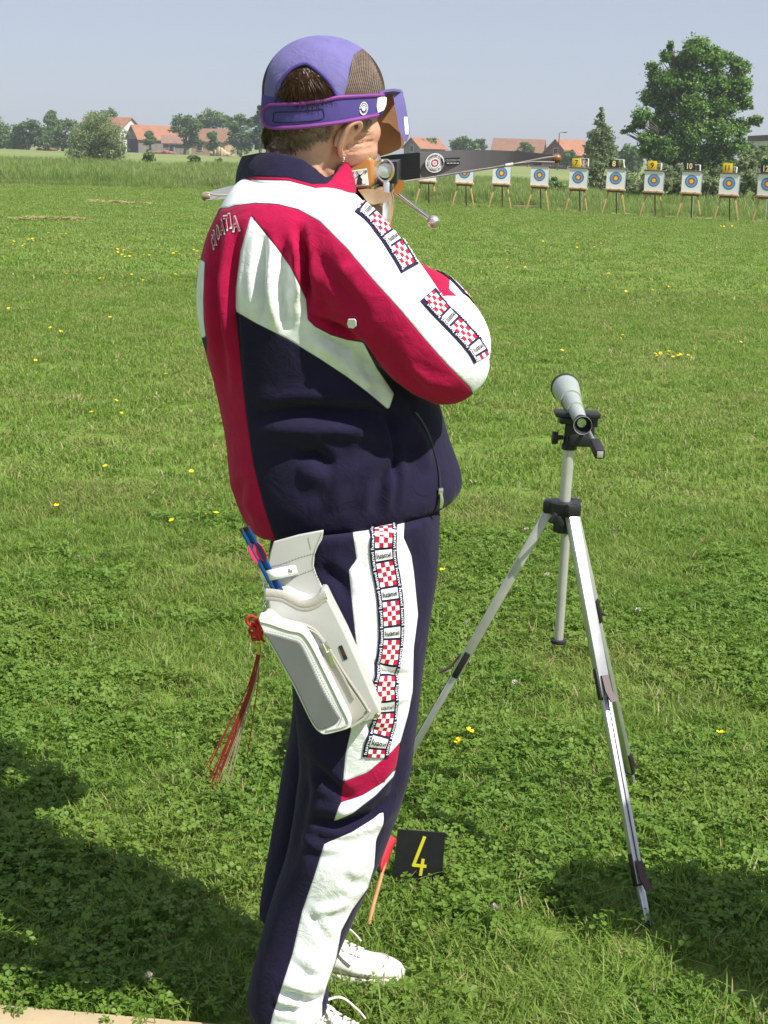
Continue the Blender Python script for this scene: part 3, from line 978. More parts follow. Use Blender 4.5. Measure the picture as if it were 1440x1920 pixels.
for j, (lab, Y, bx, lob) in enumerate([
    ("bright green shrub below the barns, left one", 120, 278, [(278, 290, 9), (283, 297, 8), (272, 298, 7)]),
    ("bright green shrub below the brick house", 110, 365, [(362, 296, 9), (370, 302, 8), (358, 306, 7)]),
    ("thin pale shrub nearest the shooter's collar on the left", 105, 410, [(409, 302, 7), (411, 312, 6)]),
    ("low hedge bush at the foot of the dark tree", 270, 450, [(436, 284, 6), (448, 285, 6), (462, 285, 6)])]):
    tree("shrub", lab, Y, bx, lob, 700, 0.22, M['leaf_bush'], "shrub", "shrubs in the uncut field", trunk_r=0.03, seed=500 + j, stems=2)
tree("shrub", "dense green shrub behind target 6", 62, 1030, [(1012, 352, 16), (1032, 344, 16), (1050, 352, 14), (1020, 366, 14), (1044, 368, 14)], 1800, 0.14, M['leaf_mid'], "shrub", "shrubs in the uncut field", trunk_r=0.03, seed=520, stems=3)

# ------------------------------------------------------------------ houses
def roof_mat(name, c):
    m, nt, b = new_mat(name)
    b.inputs["Roughness"].default_value = 0.85
    tc = N(nt, "ShaderNodeTexCoord")
    nz = N(nt, "ShaderNodeTexNoise"); nz.inputs["Scale"].default_value = 1.1; nz.inputs["Detail"].default_value = 7
    nt.links.new(tc.outputs["Object"], nz.inputs["Vector"])
    mx = N(nt, "ShaderNodeMix", data_type='RGBA')
    mx.inputs[6].default_value = tuple(x * 0.7 for x in c) + (1,); mx.inputs[7].default_value = tuple(min(1, x * 1.25) for x in c) + (1,)
    nt.links.new(nz.outputs["Fac"], mx.inputs[0]); nt.links.new(mx.outputs[2], b.inputs["Base Color"])
    wv = N(nt, "ShaderNodeTexWave"); wv.inputs["Scale"].default_value = 1.6; wv.bands_direction = 'Z'
    nt.links.new(tc.outputs["Object"], wv.inputs["Vector"])
    bp = N(nt, "ShaderNodeBump"); bp.inputs["Strength"].default_value = 0.5; bp.inputs["Distance"].default_value = 0.05
    nt.links.new(wv.outputs["Fac"], bp.inputs["Height"]); nt.links.new(bp.outputs[0], b.inputs["Normal"])
    return m
M['roof_orange'] = roof_mat("orange_roof_tiles", (0.34, 0.155, 0.085))
M['roof_dull'] = roof_mat("dull_orange_roof_tiles", (0.25, 0.135, 0.085))
M['roof_brown'] = roof_mat("brown_roof_tiles", (0.25, 0.15, 0.11))
M['wall_white'] = mat("white_plaster", (0.6, 0.6, 0.58), 0.9, var=0.08, scale=1)
M['wall_grey'] = mat("weathered_planks", (0.20, 0.18, 0.16), 0.9, var=0.25, scale=1.5)
M['wall_pink'] = mat("salmon_brick", (0.42, 0.27, 0.19), 0.9, var=0.2, scale=1.5)
M['wall_brick'] = mat("dark_brick", (0.20, 0.095, 0.08), 0.9, var=0.2, scale=1.5)
M['gable_shade'] = mat("painted_barn_shade", (0.02, 0.02, 0.024), 0.9)
M['pane'] = mat("window_glass", (0.03, 0.04, 0.05), 0.08, var=0.1)
M['timber'] = mat("dark_timber", (0.06, 0.045, 0.035), 0.8, var=0.2)
def house(name, label, px, Y, L, D, eave, ridge, yaw, wall, roof, windows=(), chimney=None, open_gable=False, group=None, over=0.35):
    """gabled house: ridge along its own x; windows as (face, u, z, w, h) with face f(ront) or g(able, -x) or h(gable, +x)"""
    b = at(px, 300, Y)
    t = thing(name, Vector((b.x, Y, 0)), label, "barn" if "barn" in name else "building", group)
    t.rotation_euler = (0, 0, R(yaw))
    mb = MB()
    hx, hy = L / 2, D / 2
    prof = [(-hy, -0.1), (hy, -0.1), (hy, eave), (0, ridge), (-hy, eave)]
    vs = [(-hx, y, z) for y, z in prof] + [(hx, y, z) for y, z in prof]
    mb.add(vs, [(4, 3, 2, 1, 0), (5, 6, 7, 8, 9)] + [(i, (i + 1) % 5, (i + 1) % 5 + 5, i + 5) for i in range(5)])
    mb.build("wall", M[wall], t, world_space=False)
    rf = MB()
    sl = (ridge - eave) / hy
    for s in (-1, 1):
        y1, z1 = s * (hy + over), eave - over * sl
        a = [Vector((-hx - over, 0, ridge + .06)), Vector((hx + over, 0, ridge + .06)), Vector((hx + over, y1, z1 + .06)), Vector((-hx - over, y1, z1 + .06))]
        rf.prism(a if s < 0 else a[::-1], (0, 0, 0.16))
    ro = rf.build("roof", M[roof], t, world_space=False)
    if chimney:
        c = MB().box((chimney, 0.5, ridge + 0.35), (0.55, 0.55, 1.3), bevel=0.03)
        c.box((chimney, 0.5, ridge + 1.02), (0.7, 0.7, 0.12))
        c.build("chimney", M['wall_brick'], ro, world_space=False)
    if open_gable:
        MB().box((-hx - 0.02, -0.2, eave * 0.5), (0.1, D * 0.78, eave * 0.98)).build("barn_opening_shade", M['gable_shade'], t, world_space=False)  # dark slab on the closed gable; its colour stands in for the shade inside
    for face, u, z, w, h in windows:
        if face == 'f':
            c, s, n = Vector((u, -hy, z)), Vector((w, 0.12, h)), Vector((0, -1, 0))
        else:
            sg = -1 if face == 'g' else 1
            c, s, n = Vector((sg * hx, u, z)), Vector((0.12, w, h)), Vector((sg, 0, 0))
        fr = MB().box(c + n * 0.03, s + Vector((abs(n.y) * .2, abs(n.x) * .2, .2))).build("window", M['wall_white'] if wall != 'wall_white' else M['timber'], t, world_space=False)
        MB().box(c + n * 0.06, s).build("pane", M['pane'], fr, world_space=False)
    return t
house("farmhouse", "white gabled farmhouse with orange roof behind the lone willow bush", 205, 330, 11, 9, 3.4, 6.4, -30, 'wall_white', 'roof_orange', [('h', 0, 3.3, 1, 1.2), ('f', 2.5, 1.6, 1, 1.3), ('f', -2, 1.6, 1, 1.3)], group="farm buildings on the left")
house("barn", "long barn with a dark open gable and orange tiled roof, left", 285, 300, 7.4, 6.5, 2.4, 4.7, 28, 'wall_grey', 'roof_orange', [('f', 1.5, 1.2, .8, .9)], open_gable=True, group="farm buildings on the left")
house("barn", "low shed with a brown roof leaning on the end of the barn", 330, 292, 4.6, 5, 1.8, 3.0, 8, 'wall_grey', 'roof_brown', [('f', -0.8, 1.0, .8, 1.2)], group="farm buildings on the left")
house("farmhouse", "salmon brick house with an orange roof among the dark trees", 400, 300, 6.4, 6, 2.4, 4.5, -12, 'wall_pink', 'roof_dull', [('f', -1.6, 1.4, .9, 1.1), ('f', 1.2, 1.4, .9, 1.1)], group="farm buildings on the left")
house("barn", "orange roofed outbuilding behind the barn and shed", 312, 325, 5.5, 6, 2.5, 4.4, 5, 'wall_grey', 'roof_dull', group="farm buildings on the left")
house("village_house", "small red roofed house beside the cap blinder", 795, 300, 5.2, 6, 2.5, 4.2, 30, 'wall_grey', 'roof_orange', [('g', 0, 2.4, .9, 1.1), ('f', 1, 1.3, 1, 1.2)], group="village houses on the right")
house("village_house", "wide house with a long orange roof above the crossbow limb", 972, 290, 8.6, 7, 2.3, 4.5, -10, 'wall_brick', 'roof_dull', [('h', 0, 2.6, 1, 1.2), ('f', -3, 1.4, 1, 1.2), ('f', 2, 1.4, 1, 1.2)], group="village houses on the right")
house("village_house", "dark brick house with its gable towards us, left of the birch", 1066, 250, 5.4, 5.2, 2.2, 4.2, 38, 'wall_brick', 'roof_orange', [('g', 0, 2.5, .8, 1), ('g', -1.2, 1.0, .8, 1), ('f', 0, 1.2, .9, 1.1)], group="village houses on the right")
# flat roofed block, right edge
t = thing("office_building", Vector((at(1470, 300, 150).x, 150, 0)), "grey flat-roofed building with a band of windows at the right edge", "building")
MB().box((0, 0, 1.8), (4.8, 8, 3.8)).build("wall", M['wall_white'], t, world_space=False)
MB().box((0, 0, 3.95), (5.2, 8.4, 0.5), bevel=.02).build("roof", M['timber'], t, world_space=False)
for i in range(4):
    f = MB().box((-1.75 + i * 1.16, -4.03, 3.0), (1.1, .1, 1.15)).build("window", M['timber'], t, world_space=False)
    MB().box((-1.75 + i * 1.16, -4.07, 3.0), (0.95, .08, 1.0)).build("pane", M['pane'], f, world_space=False)
# street lamp
b = at(1046, 300, 220)
t = thing("street_lamp", Vector((b.x, 220, 0)), "thin street lamp rising over the dark brick house", "street lamp")
top = at(1053, 250, 220).z
mb = MB().tube([(0, 0, 0), (0, 0, top * .6), (0, 0, top)], [.09, .07, .05], 8)
mb.build("pole", M['timber'], t, world_space=False)
mb = MB().tube([(0, 0, top), (0.15, 0, top + .12), (0.5, 0, top + .15)], .04, 6)
mb.build("arm", M['timber'], t, world_space=False)
MB().ball((0.75, 0, top + .14), (.34, .12, .07), 12, 6).build("lamp_head", M['timber'], t, world_space=False)
# heaps and clutter near the barns
M['rust'] = mat("rusty_iron", (0.28, 0.13, 0.08), 0.9, var=0.3, scale=3)
for lab, px, Y, w, h in [("rusty heap of farm scrap in front of the barn", 308, 285, 3.4, .9), ("brown earth heap in front of the far left trees", 88, 262, 2.6, .8), ("tan heap of hay beside the brick house", 412, 280, 2.8, 1.9)]:
    rng = np.random.default_rng(int(px)); mb = MB(); b = at(px, 300, Y)
    for k_ in range(14):
        u, v = -.5 + k_ / 13, rng.uniform(-.12, .12)
        mb.ball((b.x + u * w, Y + v * w, h * .32 * (1 - abs(u))), (w * .15, w * .15, h * rng.uniform(.3, .6) * (1 - abs(u))), 8, 5)
    props(mb.build("scrap_heap" if "scrap" in lab else "heap", M['rust'] if "hay" not in lab else M['strip'], fix=False), lab, "heap")

# ------------------------------------------------------------------ the air: thin summer haze over the field
hz = bpy.data.materials.new("haze_air"); hz.use_nodes = True
hz.node_tree.nodes.clear()
ho_ = hz.node_tree.nodes.new("ShaderNodeOutputMaterial"); hv = hz.node_tree.nodes.new("ShaderNodeVolumePrincipled")
hv.inputs["Color"].default_value = (0.86, 0.91, 1.0, 1.0); hv.inputs["Density"].default_value = HAZE
hv.inputs["Anisotropy"].default_value = 0.2
hz.node_tree.links.new(hv.outputs[0], ho_.inputs["Volume"])
mb = MB().box((0, 190, 8.5), (460, 480, 19.5))
props(mb.build("haze", hz), kind="stuff")
# ------------------------------------------------------------------ the shooter
person = thing("person", ground(560, 1900), "archer in a red, white and navy tracksuit and purple cap aiming a crossbow", "person")
NAVY, RED, WHITE = (0.0125, 0.0095, 0.034), (0.40, 0.0045, 0.056), (0.80, 0.81, 0.84)
YB = 2.60                                                    # depth of the body's middle

TORSO = [(486, 996, 852, 930, YB, .155), (466, 980, 867, 910, YB, .166), (444, 938, 862, 876, YB, .172), (431, 885, 846, 832, YB, .170), (424, 822, 833, 790, YB, .168),
         (413, 760, 820, 750, YB, .168), (401, 700, 800, 710, YB, .172), (384, 640, 785, 660, YB, .178), (372, 580, 772, 610, YB, .186), (373, 520, 762, 555, YB, .194),
         (383, 465, 745, 500, YB, .192), (399, 420, 716, 440, YB, .186), (418, 382, 694, 395, YB, .165), (438, 352, 668, 364, YB, .115), (453, 337, 652, 356, YB, .078), (474, 330, 636, 348, YB, .05)]
SLEEVE = [(580, 436, 2.54, .066), (612, 450, 2.50, .080), (655, 492, 2.46, .083), (718, 560, 2.44, .077), (774, 627, 2.44, .070), (832, 675, 2.45, .070), (858, 685, 2.47, .057), (871, 690, 2.49, .039)]
FOREARM = [(857, 664, 2.50, .053), (850, 626, 2.56, .055), (816, 578, 2.64, .054), (768, 538, 2.72, .046), (722, 490, 2.80, .038), (700, 440, 2.86, .032)]
L_ARM = [(600, 430, 2.74, .08), (660, 520, 2.84, .075), (715, 600, 2.92, .066), (735, 620, 2.98, .056), (724, 560, 3.02, .05), (704, 500, 3.06, .040), (688, 470, 3.08, .032)]

mb = MB()
mb.add(*loft(TORSO, 70, 56))
for sp in (SLEEVE, FOREARM, L_ARM):
    p, r = limb(sp)
    mb.tube(p, r, 28)
    mb.ball(p[0], r[0] * .98, 20, 12); mb.ball(p[-1], r[-1] * .98, 20, 12)
jk = voxel(mb, 0.0062, 7)
bv = bvh_of(jk); vis = seen(jk, bv)
folds(jk, [
    ([(478, 782), (560, 772), (690, 776), (752, 806)], 15, -0.017), ([(500, 812), (600, 806), (700, 812)], 20, 0.0072),
    ([(552, 858), (590, 852), (624, 876)], 12, -0.013), ([(560, 890), (620, 900)], 18, 0.0058),
    ([(700, 962), (716, 905), (748, 860)], 11, -0.0116), ([(738, 960), (745, 900), (742, 850), (730, 780)], 6, -0.0072),
    ([(760, 780), (790, 830), (800, 880)], 14, 0.0087), ([(690, 720), (735, 775), (748, 830)], 10, -0.0087), ([(620, 960), (640, 900), (700, 850)], 16, 0.0072),
    ([(494, 430), (487, 520), (492, 610)], 9, -0.0130), ([(512, 455), (506, 540), (516, 620)], 9, 0.0101), ([(535, 500), (530, 560), (540, 620)], 9, -0.0101),
    ([(558, 420), (570, 480), (577, 560), (574, 600)], 8, -0.0174), ([(548, 440), (556, 500), (560, 560)], 9, 0.0101), ([(590, 470), (640, 540), (690, 600)], 12, -0.0058),
    ([(580, 610), (620, 640), (668, 660), (700, 700)], 9, -0.0116), ([(600, 640), (650, 690), (705, 735)], 10, 0.0087), ([(576, 590), (640, 618), (690, 655)], 8, -0.0116),
    ([(410, 420), (402, 520), (412, 640), (425, 740)], 8, -0.0087), ([(430, 430), (420, 540), (432, 660)], 8, 0.0072), ([(448, 420), (434, 520), (444, 640), (450, 720)], 7, -0.0072),
    
    ([(760, 690), (800, 716), (850, 726)], 10, 0.004), ([(730, 655), (760, 700), (800, 735)], 9, -0.005), ([(700, 430), (680, 470), (640, 500)], 12, -0.0058), ([(480, 350), (500, 370), (495, 385)], 8, -0.0058), ([(520, 345), (540, 365), (535, 385)], 9, 0.0058),
    ([(450, 900), (445, 950), (470, 990)], 10, -0.0087),
], vis, jitter=0.0020)
q = proj(coords(jk))
W1 = [(300, 400), (430, 389), (438, 385), (480, 380), (520, 382), (560, 392), (600, 415), (650, 465), (700, 525), (750, 580), (800, 640), (840, 685), (882, 727), (904, 780), (990, 780), (1000, 400), (720, 280), (400, 280)]
R1 = [(300, 401), (430, 390), (438, 386), (480, 381), (520, 383), (560, 393), (600, 416), (650, 466), (700, 526), (750, 581), (800, 641), (840, 686), (882, 728), (903, 782), (820, 760), (772, 738), (736, 712), (712, 684), (690, 652), (682, 640), (650, 636), (620, 627), (590, 611), (577, 598), (574, 560), (545, 500), (520, 465), (470, 403), (452, 470), (443, 540), (442, 583), (446, 620), (452, 690), (462, 780), (475, 870), (495, 950), (522, 1030), (440, 1060), (380, 760), (388, 640), (382, 600), (381, 560), (384, 490), (300, 470)]
C1 = [(470, 404), (520, 466), (545, 501), (574, 561), (577, 599), (590, 612), (620, 628), (650, 637), (681, 642), (706, 690), (739, 738), (729, 769), (690, 736), (650, 706), (600, 673), (540, 636), (480, 606), (442, 584), (442, 540), (451, 470)]
S1 = [(340, 470), (384, 490), (381, 560), (382, 600), (386, 632), (340, 640)]
F1 = [(700, 400), (838, 440), (843, 520), (842, 542), (868, 566), (892, 590), (900, 700), (700, 720)]     # red of the forearm
jy = (coords(jk)[:, 1] - 2.565) * 1000                        # the forearm lies behind the upper arm
right_of = np.clip(q[:, 0] - 735, -40, 40)
fore = np.minimum(jy, right_of)
att_w = np.maximum(np.maximum(np.minimum(poly_sd(q, W1), -fore), poly_sd(q, C1)), poly_sd(q, S1))
FW = [(838, 440), (990, 440), (990, 720), (900, 700), (892, 590), (868, 566), (842, 542), (843, 520)]                 # white end of the forearm
att_w = np.maximum(att_w, np.minimum(poly_sd(q, FW), fore))
att_r = np.maximum(np.minimum(poly_sd(q, R1), -fore), np.minimum(poly_sd(q, F1), fore))
attr(jk, "panel_red", att_r); attr(jk, "panel_white", att_w)
M['jacket'] = garment("tracksuit_cloth", [NAVY, RED, WHITE], ["panel_red", "panel_white"])
jk.materials.append(M['jacket'])
jacket = link("jacket", jk, person)
JB = bvh_of(jk) if False else BVHTree.FromPolygons([jacket.matrix_basis @ v.co + person.location for v in jk.vertices], [tuple(p.vertices) for p in jk.polygons])

# --- trousers
LEG_N = [(512, 985, 826, 945, 2.56, .150), (505, 1050, 823, 1020, 2.55, .140), (520, 1120, 815, 1090, 2.53, .130), (538, 1200, 804, 1180, 2.515, .118), (550, 1290, 793, 1270, 2.505, .108), (558, 1380, 781, 1372, 2.50, .100),
         (559, 1450, 768, 1444, 2.50, .097), (551, 1520, 748, 1515, 2.50, .094), (537, 1600, 722, 1588, 2.49, .092), (514, 1672, 690, 1660, 2.49, .088), (492, 1748, 655, 1738, 2.48, .084), (476, 1812, 630, 1800, 2.47, .083),
         (465, 1858, 612, 1842, 2.47, .084), (464, 1880, 617, 1872, 2.47, .085), (470, 1892, 612, 1890, 2.47, .083)]
LEG_F = [(520, 985, 810, 945, 2.66, .13), (535, 1100, 800, 1080, 2.67, .12), (546, 1230, 785, 1220, 2.68, .11), (547, 1340, 762, 1330, 2.69, .10), (531, 1440, 735, 1436, 2.70, .092), (512, 1540, 706, 1536, 2.70, .088),
         (498, 1624, 688, 1620, 2.70, .086), (487, 1690, 672, 1690, 2.70, .085), (484, 1714, 668, 1716, 2.70, .084)]
mb = MB()
mb.add(*loft(LEG_N, 80, 48)); mb.add(*loft(LEG_F, 70, 44))
tr = voxel(mb, 0.0062, 6)
bv = bvh_of(tr); vis = seen(tr, bv)
folds(tr, [
    ([(582, 1430), (620, 1470), (662, 1502)], 10, -0.0091), ([(575, 1537), (640, 1548), (700, 1530), (740, 1490)], 9, -0.0117), ([(590, 1510), (650, 1520), (720, 1480)], 10, 0.0065),
    ([(555, 1560), (600, 1590), (650, 1590)], 9, 0.0052), ([(640, 1640), (665, 1660), (690, 1650)], 9, -0.0039), ([(575, 1700), (600, 1745), (620, 1768)], 7, -0.0045), ([(582, 1712), (630, 1702), (660, 1690)], 8, 0.0052),
    ([(520, 1860), (560, 1872), (612, 1880)], 8, -0.0117), ([(530, 1840), (570, 1850), (612, 1850)], 9, 0.0078), ([(510, 1886), (560, 1895), (605, 1872)], 7, -0.0104), ([(540, 1800), (580, 1830), (600, 1870)], 9, -0.0052),
    ([(600, 1060), (640, 1090), (655, 1130)], 12, -0.0078), ([(770, 1000), (790, 1100), (786, 1200)], 14, -0.0065), ([(700, 1240), (730, 1262), (768, 1270)], 9, -0.0078), 
    ([(566, 1400), (572, 1480), (560, 1560), (540, 1640)], 12, -0.0078), ([(700, 1300), (740, 1312), (772, 1300)], 9, 0.0052), ([(670, 1340), (700, 1370), (750, 1372)], 8, -0.0052), ([(760, 1400), (745, 1450), (735, 1500)], 10, -0.0052),
], vis, jitter=0.0018)
Pt_ = coords(tr); q = proj(Pt_)
UW = [(656, 940), (659, 982), (669, 1049), (654, 1068), (661, 1139), (669, 1215), (668, 1290), (658, 1369), (648, 1413), (643, 1466), (690, 1448), (735, 1409), (751, 1391), (766, 1337), (774, 1295), (776, 1215), (784, 1152), (776, 1072), (771, 1040), (757, 1008), (760, 940)]
RB = [(643, 1466), (690, 1448), (735, 1409), (751, 1391), (743, 1440), (720, 1466), (680, 1491), (638, 1505)]
LW = [(638, 1505), (680, 1491), (720, 1466), (743, 1440), (738, 1456), (705, 1491), (660, 1526), (625, 1541)]
BW = [(608, 1582), (660, 1560), (700, 1535), (716, 1521), (720, 1526), (719, 1545), (705, 1575), (704, 1592), (702, 1625), (690, 1665), (661, 1705), (640, 1745), (630, 1800), (612, 1850), (604, 1880), (604, 1960), (500, 1960), (510, 1907), (525, 1860), (548, 1790), (566, 1710), (590, 1640)]
near = np.clip((2.60 - Pt_[:, 1]) * 400, -40, 40)
tw = np.minimum(np.maximum(np.maximum(poly_sd(q, UW), poly_sd(q, LW)), poly_sd(q, BW)), near)
trd = np.minimum(poly_sd(q, RB), near)
attr(tr, "panel_red", trd); attr(tr, "panel_white", tw)
tr.materials.append(M['jacket'])
trousers = link("trousers", tr, person)
def world_bvh(o):
    mw = Matrix.Identity(4); p = o
    while p is not None:
        mw = p.matrix_basis @ mw; p = p.parent
    return BVHTree.FromPolygons([mw @ v.co for v in o.data.vertices], [tuple(f.vertices) for f in o.data.polygons])
JB, TB = world_bvh(jacket), world_bvh(trousers)

# --- woven tape with checks and lettering
def tape(name, bvh, centre3d, width, parent, period=0.0625, start=0.0, px=None, pxw=40):
    n = 160
    C = catmull(np.array([tuple(c) for c in centre3d]), n)
    snap = [bvh.find_nearest(Vector(c)) for c in C]
    Cn = np.array([tuple(s[0]) for s in snap]); Nn = np.array([tuple(s[1]) for s in snap])
    for _ in range(6):
        Cn[1:-1] = (Cn[:-2] + Cn[1:-1] * 2 + Cn[2:]) / 4; Nn[1:-1] = (Nn[:-2] + Nn[1:-1] * 2 + Nn[2:]) / 4
    Nn /= np.linalg.norm(Nn, axis=1)[:, None]
    T = np.gradient(Cn, axis=0); T /= np.linalg.norm(T, axis=1)[:, None]
    S = np.cross(Nn, T); S /= np.linalg.norm(S, axis=1)[:, None]
    nu = 13
    G = np.zeros((n, nu, 3)); GN = np.zeros((n, nu, 3))
    for i in range(n):
        for j in range(nu):
            u = (j / (nu - 1) - 0.5) * width
            h = bvh.find_nearest(Vector(Cn[i] + S[i] * u))
            G[i, j] = tuple(h[0]); GN[i, j] = tuple(h[1])
    if px is not None:                                      # laid on the part of the sleeve that shows, edge to edge
        A = catmull(np.array(px, float), n); D = np.gradient(A, axis=0); D /= np.linalg.norm(D, axis=1)[:, None]
        ok = [hit(bvh, a[0], a[1]) for a in A]
        for i in range(n):
            c0, n0 = ok[i]
            if c0 is None:
                c0, n0 = next(ok[k] for k in sorted(range(n), key=lambda k: abs(k - i)) if ok[k][0] is not None)
            Cn[i] = tuple(c0)
            G[i, nu // 2], GN[i, nu // 2] = tuple(c0), tuple(n0)
            for sg in (-1, 1):
                last, ln_ = c0, n0
                for j in range(1, nu // 2 + 1):
                    o_ = sg * j / (nu // 2) * pxw / 2
                    p_, q_ = hit(bvh, A[i, 0] + D[i, 1] * o_ * -1, A[i, 1] + D[i, 0] * o_)
                    if p_ is not None and abs(p_.y - last.y) < .018:
                        last, ln_ = p_, q_
                    G[i, nu // 2 - sg * j], GN[i, nu // 2 - sg * j] = tuple(last), tuple(ln_)
        L_ = np.linalg.norm(np.diff(Cn, axis=0), axis=1)
    for _ in range(6):
        G[1:-1] = (G[:-2] + 2 * G[1:-1] + G[2:]) / 4; GN[1:-1] = (GN[:-2] + 2 * GN[1:-1] + GN[2:]) / 4
    GN /= np.linalg.norm(GN, axis=2)[:, :, None]
    L = np.concatenate([[0], np.cumsum(np.linalg.norm(np.diff(Cn, axis=0), axis=1))])
    total = L[-1]
    def pos(u, v, lift):
        fi = np.interp(v, L, np.arange(n)); fj = (u / width + 0.5) * (nu - 1)
        fj = min(max(fj, 0), nu - 1)
        i, j = min(int(fi), n - 2), min(int(fj), nu - 2)
        a, b = fi - i, fj - j
        w = [(1 - a) * (1 - b), (1 - a) * b, a * (1 - b), a * b]
        g = w[0] * G[i, j] + w[1] * G[i, j + 1] + w[2] * G[i + 1, j] + w[3] * G[i + 1, j + 1]
        m = w[0] * GN[i, j] + w[1] * GN[i, j + 1] + w[2] * GN[i + 1, j] + w[3] * GN[i + 1, j + 1]
        return Vector(g + m * lift)
    mb = MB()
    base = [Vector(G[i, j] + GN[i, j] * 0.0022) for i in range(n) for j in range(nu)]
    mb.add(base, [(i * nu + j, i * nu + j + 1, (i + 1) * nu + j + 1, (i + 1) * nu + j) for i in range(n - 1) for j in range(nu - 1)], 0, True)
    edge = [i * nu for i in range(n)], [i * nu + nu - 1 for i in range(n)]
    for e in edge:                                          # turned-in selvedge
        lo = [base[i] - Vector(GN[i // nu, i % nu]) * 0.004 for i in e]
        m = len(e)
        mb.add([base[i] for i in e] + lo, [(k, k + 1, k + 1 + m, k + m) for k in range(m - 1)], 0, True)
    def patch(u0, u1, v0, v1, mi, lift, ku=2, kv=2):
        if v1 < 0.002 or v0 > total - 0.002: return
        v0, v1 = max(v0, .001), min(v1, total - .001)
        vs = [pos(u0 + (u1 - u0) * a / ku, v0 + (v1 - v0) * b / kv, lift) for b in range(kv + 1) for a in range(ku + 1)]
        mb.add(vs, [(b * (ku + 1) + a, b * (ku + 1) + a + 1, (b + 1) * (ku + 1) + a + 1, (b + 1) * (ku + 1) + a) for b in range(kv) for a in range(ku)], mi, True)
    def word(u, v, h, length, mi, turned):
        if v < .01 or v > total - .01: return
        P, F, w = text_tris("luanvi", 0.015)
        vs = []
        for x, y in P:
            a, b = (x / w - 0.5) * length, (y - 0.5) * h
            uu, vv = (u + a, v - b) if turned == 0 else ((u + b, v + a) if turned > 0 else (u - b, v - a))
            vs.append(pos(uu, min(max(vv, 0), total), 0.0050))
        mb.add(vs, F, mi)
    k = -1
    cw = width * 0.62
    while start + k * period < total:
        v = start + k * period
        patch(-cw / 2, cw / 2, v, v + period * .27, 1, 0.0036, 6, 3)
        word(0, v + period * .135, period * .15, cw * 0.86, 3, 0)
        rows, colsn = 5, 4
        y0, y1 = v + period * .33, v + period * .94
        for r_ in range(rows):
            for c_ in range(colsn):
                patch(-cw / 2 + cw * c_ / colsn, -cw / 2 + cw * (c_ + 1) / colsn, y0 + (y1 - y0) * r_ / rows, y0 + (y1 - y0) * (r_ + 1) / rows, 2 if (r_ + c_) % 2 else 1, 0.0036, 1, 1)
        for z in (0.0, 0.5):
            word(-width * .41, v + period * (z + .25), width * .11, period * .44, 1, -1)
            word(width * .41, v + period * (z + .25), width * .11, period * .44, 1, 1)
        k += 1
    return mb.build(name, [M['navy_print'], M['white_print'], M['red_print'], M['black_print']], parent, fix=False)
def on(bvh, pts):
    return [h[0] for h in (hit(bvh, x, y) for x, y in pts) if h[0] is not None]
tape("checked_tape", TB, on(TB, [(720, 968), (720, 985), (719, 1010), (719, 1045), (724, 1075), (729, 1105), (733, 1150), (734, 1190), (731, 1225), (723, 1258), (722, 1290), (723, 1330), (715, 1370), (708, 1396), (704, 1420)]), 0.043, trousers, start=0.004)
T1 = [(676, 383), (697, 400), (719, 426), (740, 457), (758, 486), (768, 504)]
T2 = [(801, 552), (820, 574), (846, 601), (872, 628), (892, 652), (904, 672)]
tape("checked_tape", JB, on(JB, T1), 0.040, jacket, start=0.006, px=T1, pxw=36)
tape("checked_tape", JB, on(JB, T2), 0.040, jacket, start=-0.022, px=T2, pxw=36)
tape("checked_tape", JB, [at(842, 500, 2.70), at(858, 535, 2.64), at(874, 565, 2.60)], 0.030, jacket, start=0.0)

M['alu_dark'] = mat('dark_zip_metal', (0.10, 0.10, 0.14), 0.4, metal=.5, var=.2)
# --- zip, pull, drawcord, tag and lettering of the jacket
mb = MB()
zl = surface_line(JB, [(778, 772), (796, 800), (812, 840), (822, 880), (825, 922)], 90, 0.0015)
mb.tube(zl, 0.0035, 8, squash=(1.0, 0.6))
mb.build("zip_tape", M['navy'], jacket, fix=False)
mb = MB()
for i in range(0, 89):
    a, b_ = zl[i], zl[i + 1]
    d = (b_ - a)
    mb.box(a.lerp(b_, .5) + Vector((0, -0.003, 0)), (0.0030, 0.0015, d.length * 0.6))
o = mb.build("zip_teeth", M['alu_dark'], jacket, fix=False); o["kind"] = "stuff"
p = zl[-1]
mb = MB().box(p + Vector((0, -.006, .002)), (.008, .005, .012), bevel=.002)
mb.tube([p + Vector((0, -.009, 0)), p + Vector((.002, -.010, -.012)), p + Vector((.001, -.010, -.024))], [.0022, .0035, .0028], 8)
mb.build("zip_pull", M['chrome'], jacket)
V, F = conform(JB, [(655, 597), (666, 597), (669, 601), (669, 610), (664, 614), (656, 612), (653, 606)], 4, .001, thick=.003)
link("white_tag", mesh("white_tag", V, F, M['white_print'], smooth=False), jacket)
# arched outline lettering over the upper back
mb = MB()
for ch, x, y, wid in [("A", 443, 420, 17), ("I", 432, 415, 5), ("T", 426, 419, 10), ("A", 418, 426, 9), ("O", 410, 436, 7), ("R", 404.5, 446, 5), ("C", 400, 455, 4)]:
    P, F, w = text_tris(ch, 0.0)
    Pb, Fb, wb = text_tris(ch, 0.05)
    for PP, FF, ww, mi, lift, sc in ((Pb, Fb, wb, 0, .0016, 1.0), (P, F, w, 1, .0024, .80)):
        vs, okk = [], True
        for a, b_ in PP:
            xx = x + (a / ww - .5) * wid * sc - (b_ - .5) * 3
            yy = y - (b_ - .5) * 30 * sc - (a / ww - .5) * wid * 0.15
            pp, nn = hit(JB, xx, yy)
            if pp is None or pp.y > 2.75:
                okk = False; break
            vs.append(pp + nn * lift)
        if okk:
            mb.add(vs, FF, mi)
if mb.v:
    mb.build("back_lettering", [M['white_print'], M['red_print']], jacket, fix=False)

